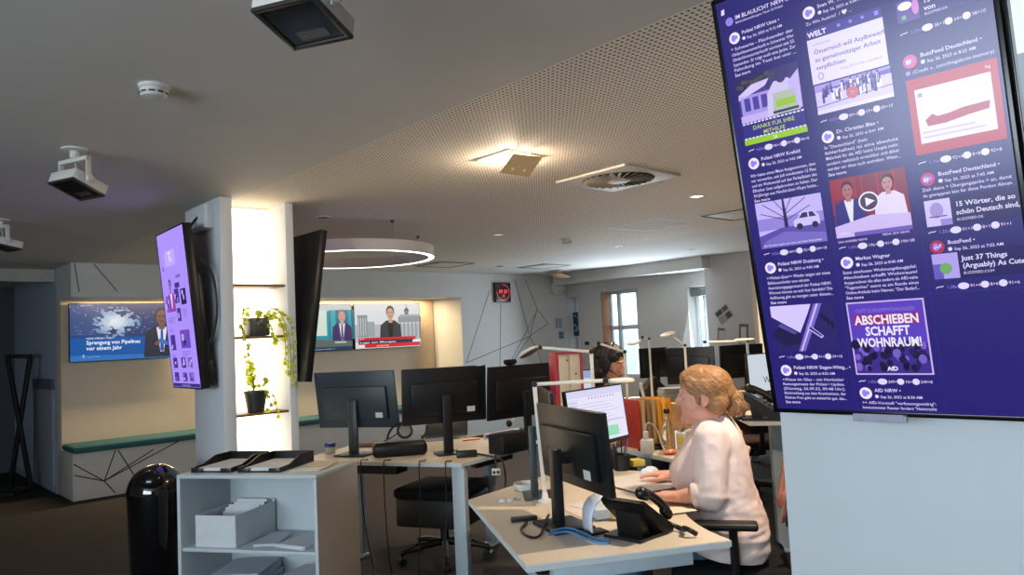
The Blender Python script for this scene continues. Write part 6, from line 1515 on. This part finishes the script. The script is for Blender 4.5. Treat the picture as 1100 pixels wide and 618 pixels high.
def put_hand(mb, M, side, curl=(0.35, 0.4, 0.45, 0.5), thumb_out=0.9, s=1.0):
    """M: wrist matrix, x to the fingers, z back of hand. side = +1: thumb on +y"""
    P_ = lambda x, y, z: M @ V((x * s, y * side * s, z * s))
    mb.hull([(P_(-0.01, 0.014, 0), 0.021 * s), (P_(-0.01, -0.014, 0), 0.021 * s), (P_(0.078, 0.032, 0.002), 0.0125 * s), (P_(0.084, 0.010, 0.004), 0.0128 * s), (P_(0.080, -0.012, 0.003), 0.0122 * s), (P_(0.072, -0.032, 0), 0.0112 * s), (P_(0.03, 0.030, -0.004), 0.016 * s), (P_(0.03, -0.026, -0.002), 0.016 * s)])
    for k, (x, y, L, r) in enumerate(((0.082, 0.034, 0.070, 0.0090), (0.088, 0.0115, 0.079, 0.0093), (0.084, -0.0115, 0.072, 0.0088), (0.074, -0.034, 0.056, 0.0078))):
        spread = (0.14, 0.03, -0.08, -0.20)[k]; c = curl[k]; p = V((x, y, 0.0)); a = c * 0.35
        for i, f in enumerate((0.44, 0.31, 0.25)):
            d = V((math.cos(a) * math.cos(spread), math.cos(a) * math.sin(spread), -math.sin(a))); q = p + d * (L * f)
            mb.cap(P_(*p), P_(*q), (r - 0.0006 * i) * s, (r - 0.0006 * (i + 1)) * s); p = q; a += c
    p = V((0.018, 0.026, -0.006))
    for d, L, r0, r1 in ((V((0.62, thumb_out * 0.75, -0.16)), 0.044, 0.0150, 0.0115), (V((0.86, thumb_out * 0.42, -0.10)), 0.032, 0.0112, 0.0100), (V((0.95, thumb_out * 0.15, -0.06)), 0.026, 0.0100, 0.0082)):
        q = p + d.normalized() * L; mb.cap(P_(*p), P_(*q), r0 * s, r1 * s); p = q
def hand_matrix(wrist, tip, back=(0, 0, 1)):
    x = (V(tip) - V(wrist)).normalized(); y = V(back).cross(x).normalized(); z = x.cross(y)
    M = Matrix((x, y, z)).transposed().to_4x4(); M.translation = V(wrist); return M
def hair_strands(me, seed, amp, H, dirv):
    co = np.array([v.co for v in me.vertices]); nn = normals(me); Hi = H.inverted()
    out = []
    for c, n in zip(co, nn):
        q = Hi @ V(c); t_ = q.dot(dirv); r_ = q - dirv * t_
        k = noise.noise(V((r_.x * 150 + seed, r_.y * 150, r_.z * 150)) + dirv * (t_ * 7)) + 0.6 * noise.noise(V((r_.x * 320 + seed, r_.y * 320, r_.z * 320)) + dirv * (t_ * 9))
        out.append(V(c) + V(n) * (amp * k))
    me.vertices.foreach_set('co', [x for v in out for x in v]); me.update()
def wrinkle(me, amp, freq, seed, mask=None):
    co = np.array([v.co for v in me.vertices]); nn = normals(me); out = []
    for c, n in zip(co, nn):
        k = noise.noise(V((c[0] * freq[0] + seed, c[1] * freq[1], c[2] * freq[2]))); k = -abs(k) + 0.25
        k2 = noise.noise(V((c[0] * freq[0] * 2.3 + seed, c[1] * freq[1] * 2.3, c[2] * freq[2] * 2.3)))
        a = amp * (mask(c) if mask else 1); out.append(c + n * (a * (k + 0.35 * k2)))
    me.vertices.foreach_set('co', np.array(out).ravel()); me.update()
def head_materials(o, H, skin, lip, big):
    Hi = (o.matrix_world @ H).inverted() if False else H.inverted()
    for p in o.data.polygons:
        q = Hi @ p.center / big
        if q.x > 0.084 and abs(q.y) < 0.022 * (1 - max(0, abs(q.z + 0.059) / 0.05)) and -0.0705 < q.z < -0.0475: p.material_index = 1
def face_parts(parent, H, big, iris, brow_m):
    P_ = lambda x, y, z: H @ V((x * big, y * big, z * big)); Rh = H.to_3x3()
    ew = mat('eye_white', (214, 208, 204), rough=0.2)
    for s in (-1, 1):
        e_ = MB().ell(P_(0.0845, s * 0.0315, 0.003), [0.0115 * big, 0.0125 * big, 0.0075 * big], rot=Rh, sub=3).build('eye', ew, parent)
        MB().ell(P_(0.0930, s * 0.0325, 0.003), [0.0040 * big, 0.0055 * big, 0.0058 * big], rot=Rh, sub=2).build('iris', iris, e_)
        mb = MB(); mb.tube([P_(0.0890, s * 0.018, 0.0105), P_(0.0945, s * 0.032, 0.0120), P_(0.0840, s * 0.047, 0.0080)], 0.0016 * big, n=6, smooth=2); mb.build('eyelash', brow_m, e_)
        mb = MB(); mb.tube([P_(0.0960, s * 0.014, 0.0275), P_(0.0965, s * 0.034, 0.0330), P_(0.0800, s * 0.054, 0.0260)], 0.0028 * big, n=6, smooth=2); mb.build('eyebrow', brow_m, parent)
skin1 = mat('skin_fair', (222, 164, 144), rough=0.5, var=0.07, scale=26, bump=0.02, sub=0.12)
lip1 = mat('lip_rose', (186, 104, 100), rough=0.4, var=0.04)
skin2 = mat('skin_warm', (226, 168, 138), rough=0.5, var=0.06, scale=26, sub=0.12)
iris1 = mat('iris_dark', (40, 44, 50), rough=0.1)

# ---- the woman at the cream desk: local x forward, y left (towards the camera), z up
FD = V((-0.955, 0.297, 0)).normalized(); LD = V((0, 0, 1)).cross(FD)
ORG = V((0.915, 3.44, 0))
Mw = Matrix((FD, LD, V((0, 0, 1)))).transposed().to_4x4(); Mw.translation = ORG
Wi = Mw.inverted()
t = thing('person', 'blonde woman in a pale pink-white shirt typing at the cream desk', 'person', M=Mw)
def loc3(x, y, z): return Wi @ V((x, y, z))
hc = Wi @ D(755.5, 427, 3.42)
hf = Wi.to_3x3() @ V((-0.955, 0.285, 0.05))
H = rotm(hf).to_4x4(); H.translation = hc
BIG = 1.09
nk = V((0.045, 0, 1.080))
nearW = Wi @ (G(727, 534, DZ + 0.042)); nearT = Wi @ (G(688, 529, DZ + 0.036))
farW = Wi @ (G(722, 510, DZ + 0.048)); farT = Wi @ (G(690, 509, DZ + 0.044))
nearE = V((0.045, 0.250, 0.800)); farE = V((0.10, -0.30, 0.83))
nearS, farS = V((0.03, 0.175, 1.015)), V((0.05, -0.175, 1.015))
mb = MB()
put_head(mb, H, 1.0, BIG)
mb.cap(nk + V((-0.02, 0, -0.02)), hc + V((-0.028, 0, -0.075)), 0.066, 0.058)                 # neck
mb.hull([(hc + V((0.045, 0, -0.085)), 0.036), (nk + V((0.015, 0, -0.01)), 0.055), (hc + V((0.0, 0, -0.07)), 0.055)])
mb.hull([(V((0.03, 0.10, 0.99)), 0.08), (V((0.03, -0.10, 0.99)), 0.08), (V((0.0, 0.10, 0.75)), 0.12), (V((0.0, -0.10, 0.75)), 0.12)], sub=3)
mb.hull([(V((0, 0.09, 0.74)), 0.13), (V((0, -0.09, 0.74)), 0.13), (V((0, 0.11, 0.60)), 0.125), (V((0, -0.11, 0.60)), 0.125)], sub=3)
for S_, E_, W_h, T_h, sd in ((nearS, nearE, nearW, nearT, -1), (farS, farE, farW, farT, 1)):
    mb.cap(S_, E_, 0.058, 0.048); mb.cap(E_, E_.lerp(W_h, 0.35), 0.046, 0.044); mb.cap(E_.lerp(W_h, 0.35), W_h, 0.044, 0.027)
    put_hand(mb, hand_matrix(W_h, T_h, (0, 0, 1)), sd, curl=(0.20, 0.22, 0.24, 0.26) if sd == -1 else (0.16, 0.18, 0.2, 0.24))
for s in (-1, 1):
    mb.cap(V((0.02, s * 0.105, 0.585)), V((0.45, s * 0.13, 0.565)), 0.095, 0.066); mb.cap(V((0.45, s * 0.13, 0.565)), V((0.40, s * 0.13, 0.12)), 0.060, 0.042)
    mb.cap(V((0.38, s * 0.13, 0.05)), V((0.54, s * 0.14, 0.035)), 0.045, 0.034)
me = remesh(mb, 0.0040, 'body')
def wgt(co):
    d = np.minimum(np.linalg.norm(co - np.array(nearT), axis=1), np.linalg.norm(co - np.array(farT), axis=1))
    w_ = np.where(d < 0.16, 0.25, 1.0); fh = co - np.array(hc); 
    return np.where(np.linalg.norm(fh, axis=1) < 0.15, 0.55, w_)
smooth_mesh(me, 5, wgt)
body_o = link('body', me, [skin1, lip1], t); head_materials(body_o, H, 0, 1, BIG)
browm = mat('brow_blond', (150, 108, 74), rough=0.8)
face_parts(t, H, BIG, iris1, browm)
# shirt
mb = MB()
mb.hull([(V((0.03, 0.130, 1.000)), 0.078), (V((0.04, -0.130, 1.000)), 0.078), (V((0.045, 0.03, 1.060)), 0.066), (V((0.045, -0.03, 1.060)), 0.066), (V((-0.005, 0.0, 1.035)), 0.070), (V((0.015, 0.10, 0.86)), 0.125), (V((0.015, -0.10, 0.86)), 0.125)], sub=3)
mb.hull([(V((0.005, 0.10, 0.90)), 0.122), (V((0.005, -0.10, 0.90)), 0.122), (V((0.010, 0.11, 0.70)), 0.148), (V((0.010, -0.11, 0.70)), 0.148)], sub=3)
mb.hull([(V((-0.01, 0.115, 0.985)), 0.088), (V((-0.005, -0.115, 0.985)), 0.088), (V((0.005, 0.03, 1.045)), 0.072), (V((0.005, -0.03, 1.045)), 0.072), (V((0.0, 0.10, 0.88)), 0.120), (V((0.0, -0.10, 0.88)), 0.120)], sub=3)
mb.hull([(V((0.130, 0.080, 0.850)), 0.098), (V((0.130, -0.080, 0.850)), 0.098), (V((0.075, 0.08, 0.95)), 0.085), (V((0.075, -0.08, 0.95)), 0.085), (V((0.10, 0.08, 0.850)), 0.102), (V((0.10, -0.08, 0.850)), 0.102)], sub=3)
mb.hull([(V((0.015, 0.10, 0.76)), 0.148), (V((0.015, -0.10, 0.76)), 0.148), (V((0.0, 0.125, 0.60)), 0.155), (V((0.0, -0.125, 0.60)), 0.155), (V((-0.035, 0.11, 0.575)), 0.150), (V((-0.035, -0.11, 0.575)), 0.150)], sub=3)
for S_, E_, W_h in ((nearS, nearE, nearW), (farS, farE, farW)):
    mb.cap(S_, E_, 0.080, 0.066); cu = E_.lerp(W_h, 0.20); mb.cap(E_, cu, 0.066, 0.060); mb.ell(E_ + V((0, 0, -0.012)), (0.07, 0.066, 0.062))
me = remesh(mb, 0.0075, 'shirt')
smooth_mesh(me, 7)
wrinkle(me, 0.011, (7, 5, 22), 3.1, lambda c: 0.15 + 0.85 * max(0, min(1, (0.86 - c[2]) / 0.2)))
wrinkle(me, 0.0055, (16, 16, 10), 9.7)
smooth_mesh(me, 1, lam=0.4)
# cut the hem flat and open the cuffs
bm = bmesh.new(); bm.from_mesh(me)
bmesh.ops.bisect_plane(bm, geom=bm.verts[:] + bm.edges[:] + bm.faces[:], plane_co=(0, 0, 0.515), plane_no=(0.15, 0, -1), clear_outer=True)
for E_, W_h in ((nearE, nearW), (farE, farW)):
    cu = E_.lerp(W_h, 0.42); dd = (W_h - E_).normalized()
    vs = [v for v in bm.verts if (v.co - cu).dot(dd) > 0 and (v.co - cu).length < 0.075]
    bmesh.ops.delete(bm, geom=vs, context='VERTS')
bm.to_mesh(me); bm.free()
shirt_m = mat('shirt_cotton', (232, 214, 212), rough=0.85, var=0.03, scale=90, bump=0.08, spec=0.2, sub=0.05)
so = link('shirt', me, [shirt_m], t)
sm = so.modifiers.new('thick', 'SOLIDIFY'); sm.thickness = 0.003; sm.offset = 1
for E_, W_h, sd in ((nearE, nearW, 'near'), (farE, farW, 'far')):
    dd = (W_h - E_).normalized(); cu = E_.lerp(W_h, 0.39)
    MB().lathe([(0.046, -0.030), (0.056, -0.030), (0.060, -0.012), (0.058, 0.012), (0.054, 0.018), (0.047, 0.016), (0.045, 0)], c=cu, axis=dd, n=36, caps=False).build('rolled_cuff', shirt_m, so)
mb = MB(); rows = []
for i in range(33):                        # collar
    a = 2 * PI * i / 32; cx, cy = math.cos(a), math.sin(a); rr = 0.070
    b0_ = nk + V((rr * cx + 0.0, rr * 0.95 * cy, 0.005 - 0.045 * max(0, cx))); t0 = nk + V((-0.006 + (rr + 0.002) * cx * 0.92, rr * 0.90 * cy, 0.045 - 0.050 * max(0, cx))); o0 = nk + V((-0.004 + (rr + 0.022) * cx, (rr + 0.020) * cy, 0.010 - 0.062 * max(0, cx)))
    rows.append([mb.bm.verts.new(b0_), mb.bm.verts.new(t0), mb.bm.verts.new(o0)])
for i in range(32):
    for k in range(2): mb._f([rows[i][k], rows[i][k + 1], rows[i + 1][k + 1], rows[i + 1][k]])
co_ = mb.build('collar', shirt_m, so, angle=80); sm = co_.modifiers.new('thick', 'SOLIDIFY'); sm.thickness = 0.003
# jeans and shoes
mb = MB()
mb.hull([(V((0, 0.09, 0.60)), 0.135), (V((0, -0.09, 0.60)), 0.135), (V((0.03, 0.10, 0.585)), 0.105), (V((0.03, -0.10, 0.585)), 0.105)], sub=3)
for s in (-1, 1):
    mb.cap(V((0.02, s * 0.105, 0.585)), V((0.45, s * 0.13, 0.565)), 0.105, 0.078); mb.cap(V((0.45, s * 0.13, 0.565)), V((0.40, s * 0.13, 0.10)), 0.075, 0.062)
me = remesh(mb, 0.009, 'jeans'); smooth_mesh(me, 5); wrinkle(me, 0.010, (14, 14, 14), 5.5)
for v in me.vertices:
    if v.co.z < 0.481 and v.co.x < 0.24: v.co.z = 0.481
link('jeans', me, [mat('denim', (84, 112, 142), rough=0.85, var=0.2, scale=120, bump=0.1)], t)
for s in (-1, 1):
    me = remesh(MB().hull([(V((0.37, s * 0.13, 0.048)), 0.046), (V((0.55, s * 0.145, 0.036)), 0.036), (V((0.60, s * 0.145, 0.032)), 0.030), (V((0.39, s * 0.13, 0.09)), 0.050)]), 0.008, 'shoe'); smooth_mesh(me, 3)
    for v in me.vertices: v.co.z = max(v.co.z, 0.002)
    link('shoe', me, [mat('shoe_dark', (34, 32, 34), rough=0.6)], t)
# hair: reddish blond, gathered in a low ponytail
hairm = mat('hair_blond', (150, 110, 74), rough=0.5, var=0.34, scale=34, bump=0.15, spec=0.35, stretch=(0.6, 4, 4))
def hp(x, y, z): return H @ V((x * BIG, y * BIG, z * BIG))
def hel(mb, c, r, rot=None, sub=4): mb.ell(hp(*c), [q * BIG for q in r], rot=H.to_3x3() @ (rot if rot is not None else Matrix.Identity(3)), sub=sub)
mb = MB()
hel(mb, (-0.026, 0, 0.046), (0.096, 0.086, 0.090)); hel(mb, (-0.044, 0, 0.004), (0.076, 0.080, 0.066))
hel(mb, (0.030, 0, 0.098), (0.060, 0.070, 0.036), Matrix.Rotation(0.35, 3, 'Y'))
hel(mb, (0.066, 0, 0.082), (0.032, 0.060, 0.030), Matrix.Rotation(0.7, 3, 'Y')); hel(mb, (0.0, 0, 0.09), (0.085, 0.070, 0.045)); hel(mb, (-0.09, 0, 0.02), (0.045, 0.055, 0.050))
for s in (-1, 1):
    hel(mb, (0.040, s * 0.068, 0.050), (0.034, 0.014, 0.042), Matrix.Rotation(0.5, 3, 'Y')); hel(mb, (-0.002, s * 0.078, 0.040), (0.044, 0.014, 0.040)); hel(mb, (-0.060, s * 0.058, -0.022), (0.042, 0.026, 0.046), Matrix.Rotation(-0.5, 3, 'Y'))
    hel(mb, (0.020, s * 0.076, -0.002), (0.012, 0.006, 0.034), Matrix.Rotation(0.25, 3, 'Y'), 3)
me = remesh(mb, 0.0042, 'hair'); smooth_mesh(me, 16); hair_strands(me, 2.0, 0.0024, H, V((-0.80, 0, -0.60)).normalized())
ho = link('hair', me, [hairm], t)
mb = MB()
for c, r, a in (((-0.124, 0.006, 0.000), (0.034, 0.032, 0.034), 0.3), ((-0.142, 0.012, -0.028), (0.026, 0.032, 0.044), 0.25), ((-0.122, 0.006, -0.040), (0.026, 0.028, 0.034), -0.2)):
    hel(mb, c, r, Matrix.Rotation(a, 3, 'Y'))
me = remesh(mb, 0.0042, 'ponytail'); smooth_mesh(me, 2); hair_strands(me, 7.0, 0.010, H, V((-0.3, 0, -0.95)).normalized())
po = link('ponytail', me, [hairm], ho)
MB().lathe([(0.020, -0.008), (0.028, -0.008), (0.030, 0), (0.028, 0.008), (0.020, 0.008)], c=hp(-0.098, 0.003, -0.018), axis=H.to_3x3() @ V((-1, 0.05, -0.1)), n=24, caps=False).build('hair_tie', mat('hair_tie', (40, 34, 36), rough=0.8), po)
mb = MB(); rs = random.Random(9)
for k in range(26):
    y = rs.uniform(-0.055, 0.055); a = rs.uniform(-1, 1)
    mb.tube([hp(0.070, y, 0.092), hp(0.088 + 0.004 * a, y * 1.05, 0.073), hp(0.093 + 0.003 * a - 6 * y * y, y * 1.15, 0.048 + 0.012 * a)], [0.0034, 0.0014], n=5, smooth=2)
mb.build('fringe', hairm, ho)

# ---- the dark-haired woman behind the monitors
F2 = V((0.96, -0.28, 0)).normalized(); L2_ = V((0, 0, 1)).cross(F2)
O2w = V((0.60, 5.66, 0)); M2 = Matrix((F2, L2_, V((0, 0, 1)))).transposed().to_4x4(); M2.translation = O2w; W2 = M2.inverted()
t2 = thing('person', 'dark-haired woman with a headset bent over her desk behind the folders', 'person', M=M2)
hc2 = W2 @ D(654, 391, 5.62); H2 = rotm(W2.to_3x3() @ V((0.90, -0.34, -0.22))).to_4x4(); H2.translation = hc2
mb = MB(); put_head(mb, H2, 1.0, 1.12); nk2 = V((hc2.x - 0.06, hc2.y, hc2.z - 0.17))
mb.cap(nk2 + V((-0.02, 0, -0.03)), hc2 + V((-0.03, 0, -0.07)), 0.055, 0.050)
sh = nk2.z - 0.05
mb.hull([(V((nk2.x - .02, 0.10, sh - 0.03)), 0.07), (V((nk2.x - .02, -0.10, sh - 0.03)), 0.07), (V((0.0, 0.10, 0.68)), 0.10), (V((0, -0.10, 0.68)), 0.10), (V((-.02, 0.10, 0.58)), 0.11), (V((-.02, -0.10, 0.58)), 0.11)], sub=3)
for s in (-1, 1):
    S_ = V((nk2.x - .01, s * 0.165, sh - 0.03)); E_ = V((nk2.x + 0.06, s * 0.22, 0.80)); W_h = V((nk2.x + 0.30, s * 0.11, 0.80)); T_h = W_h + V((0.17, -s * 0.03, -0.012))
    mb.cap(S_, E_, 0.05, 0.042); mb.cap(E_, W_h, 0.040, 0.026); put_hand(mb, hand_matrix(W_h, T_h), -s)
    mb.cap(V((0, s * 0.10, 0.585)), V((0.43, s * 0.12, 0.56)), 0.09, 0.062); mb.cap(V((0.43, s * 0.12, 0.56)), V((0.40, s * 0.12, 0.10)), 0.056, 0.04); mb.cap(V((0.38, s * 0.12, 0.05)), V((0.54, s * 0.13, 0.036)), 0.044, 0.034)
me = remesh(mb, 0.0048, 'body'); smooth_mesh(me, 3, lambda co: np.where(np.linalg.norm(co - np.array(hc2), axis=1) < 0.14, 0.5, 0.6))
b2 = link('body', me, [skin2, lip1], t2); head_materials(b2, H2, 0, 1, 1.12)
dk = mat('hair_dark', (30, 20, 17), rough=0.35, var=0.35, scale=26, bump=0.25, stretch=(4, 4, 0.6)); face_parts(t2, H2, 1.12, iris1, dk)
mb = MB()
mb.hull([(V((nk2.x - .02, 0.12, sh - 0.03)), 0.085), (V((nk2.x - .02, -0.12, sh - 0.03)), 0.085), (V((0.0, 0.10, 0.70)), 0.12), (V((0, -0.10, 0.70)), 0.12), (V((-.02, 0.11, 0.58)), 0.13), (V((-.02, -0.11, 0.58)), 0.13)], sub=3)
for s in (-1, 1):
    S_ = V((nk2.x - .01, s * 0.165, sh - 0.03)); E_ = V((nk2.x + 0.06, s * 0.22, 0.80)); W_h = V((nk2.x + 0.30, s * 0.11, 0.80)); mb.cap(S_, E_, 0.064, 0.054); mb.cap(E_, E_.lerp(W_h, 0.75), 0.052, 0.040)
me = remesh(mb, 0.009, 'jumper'); smooth_mesh(me, 5); wrinkle(me, 0.008, (16, 12, 20), 1.4)
link('jumper', me, [mat('cream_knit', (206, 192, 160), rough=0.9, var=0.08, scale=90, bump=0.2)], t2)
mb = MB()
for s in (-1, 1): mb.cap(V((0, s * 0.10, 0.59)), V((0.43, s * 0.12, 0.565)), 0.10, 0.072); mb.cap(V((0.43, s * 0.12, 0.565)), V((0.40, s * 0.12, 0.10)), 0.070, 0.055)
me = remesh(mb, 0.010, 'trousers'); smooth_mesh(me, 4)
for v in me.vertices:
    if v.co.z < 0.487 and v.co.x < 0.24: v.co.z = 0.487
link('trousers', me, [mat('dark_trousers', (40, 42, 52), rough=0.85)], t2)
for s in (-1, 1):
    me = remesh(MB().hull([(V((0.37, s * 0.12, 0.048)), 0.046), (V((0.58, s * 0.135, 0.032)), 0.032), (V((0.39, s * 0.12, 0.09)), 0.050)]), 0.010, 'shoe'); smooth_mesh(me, 3)
    for v in me.vertices: v.co.z = max(v.co.z, 0.002)
    link('shoe', me, [mat('shoe_dark', (0, 0, 0))], t2)
def h2(x, y, z): return H2 @ V((x, y, z))
mb = MB(); e2 = lambda c, r, rot=None: mb.ell(h2(*[q * 1.12 for q in c]), [q * 1.12 for q in r], rot=H2.to_3x3() @ (rot if rot is not None else Matrix.Identity(3)), sub=4)
e2((-0.024, 0, 0.046), (0.104, 0.088, 0.096)); e2((-0.045, 0, -0.02), (0.082, 0.090, 0.10)); e2((-0.075, 0, -0.11), (0.055, 0.085, 0.10)); e2((0.040, 0, 0.100), (0.058, 0.066, 0.030), Matrix.Rotation(0.5, 3, 'Y'))
for s in (-1, 1): e2((-0.010, s * 0.078, 0.00), (0.040, 0.018, 0.085)); e2((-0.03, s * 0.080, -0.10), (0.045, 0.024, 0.10)); e2((0.045, s * 0.066, 0.060), (0.034, 0.016, 0.040), Matrix.Rotation(0.5, 3, 'Y'))
me = remesh(mb, 0.005, 'hair'); smooth_mesh(me, 3); hair_strands(me, 4.0, 0.006, H2, V((-0.3, 0, -0.95)).normalized())
link('hair', me, [dk], t2)
# her headset
hs = thing('headset', 'black headset worn over the dark hair of the far woman', 'headset', M=M2 @ H2 @ Matrix.Scale(1.12, 4))
arc = [V((-0.006 + 0.012 * math.sin(a), 0.099 * math.cos(a), 0.010 + 0.140 * math.sin(a))) for a in [PI * i / 20 for i in range(21)]]
MB().tube(arc, 0.006, n=8).build('headband', mat('headset_grey', (70, 66, 64), rough=0.35), hs)
for s in (-1, 1): MB().lathe([(0.001, 0), (0.032, 0), (0.036, 0.006), (0.034, 0.018), (0.001, 0.020)], c=(0.0, s * 0.092, 0.0), axis=(0, s, 0), n=28, caps=False).build('ear_cup', blk, hs)
MB().tube([(0.0, -0.105, -0.01), (0.06, -0.095, -0.045), (0.105, -0.05, -0.065)], 0.003, smooth=2).build('microphone_boom', blk, hs)
office_chair('black office chair under the dark-haired woman, hidden by desks', (O2w.x, O2w.y, 0), yaw_of(F2), seat_z=0.44, back_h=0.36, arms=False)
# ------------------------------------------------------------------ light
w = bpy.data.worlds.new('world'); scene.world = w; w.use_nodes = True
bg = w.node_tree.nodes['Background']; bg.inputs[0].default_value = (0.80, 0.92, 1.0, 1); bg.inputs[1].default_value = 4.0
def area(name, loc, target, size, power, col, spread=None):
    l = bpy.data.lights.new(name, 'AREA'); l.shape = 'RECTANGLE'; l.size, l.size_y = size; l.energy = power; l.color = col
    if spread: l.spread = R(spread)
    o = bpy.data.objects.new(name, l); COL.objects.link(o); o.location = loc
    o.rotation_euler = (V(target) - V(loc)).to_track_quat('-Z', 'Y').to_euler(); return o
def spot(name, loc, target, power, col, ang=90, blend=0.6, r=0.05):
    l = bpy.data.lights.new(name, 'SPOT'); l.energy = power; l.color = col; l.spot_size = R(ang); l.spot_blend = blend; l.shadow_soft_size = r
    o = bpy.data.objects.new(name, l); COL.objects.link(o); o.location = loc
    o.rotation_euler = (V(target) - V(loc)).to_track_quat('-Z', 'Y').to_euler(); return o
def point(name, loc, power, col, r=0.04):
    l = bpy.data.lights.new(name, 'POINT'); l.energy = power; l.color = col; l.shadow_soft_size = r
    o = bpy.data.objects.new(name, l); COL.objects.link(o); o.location = loc; return o
WARM, COOL = (1.0, 0.80, 0.58), (0.74, 0.88, 1.0)
area('daylight_left_windows', AB(-3.9, 0.4, 1.6), AB(4, 1.5, 1.1), (4.6, 1.5), 215, COOL)
area('daylight_far_windows', AB(WA - 0.1, 6.9, 1.5), AB(4, 4.5, 0.8), (2.6, 1.4), 120, COOL)
point('recessed_lamp_light', LAMP_P, 26, WARM, 0.03)
spot('downlight_beam', V((DL.x, DL.y, CEIL - 0.02)), V((DL.x, DL.y, 0)), 190, WARM, 120, 0.8)
for q in HID: spot('downlight_beam', V((q[0], q[1], CEIL - 0.02)), V((q[0] + q[2], q[1] + q[3], 0)), q[4], WARM, 115, 0.8)
for q in (D1, D2): spot('downlight_beam', V((q.x, q.y, CEIL - 0.02)), V((q.x, q.y - 0.3, 0)), 170, WARM, 130, 0.8)
# niche lighting strips
area('niche_strip', AB(4.5, WB + 0.31, ZN - 0.01), AB(4.5, WB + 0.31, 0), (0.04, 4.8), 105, (1.0, 0.76, 0.44)).rotation_euler = (0, 0, ROT + PI / 2)
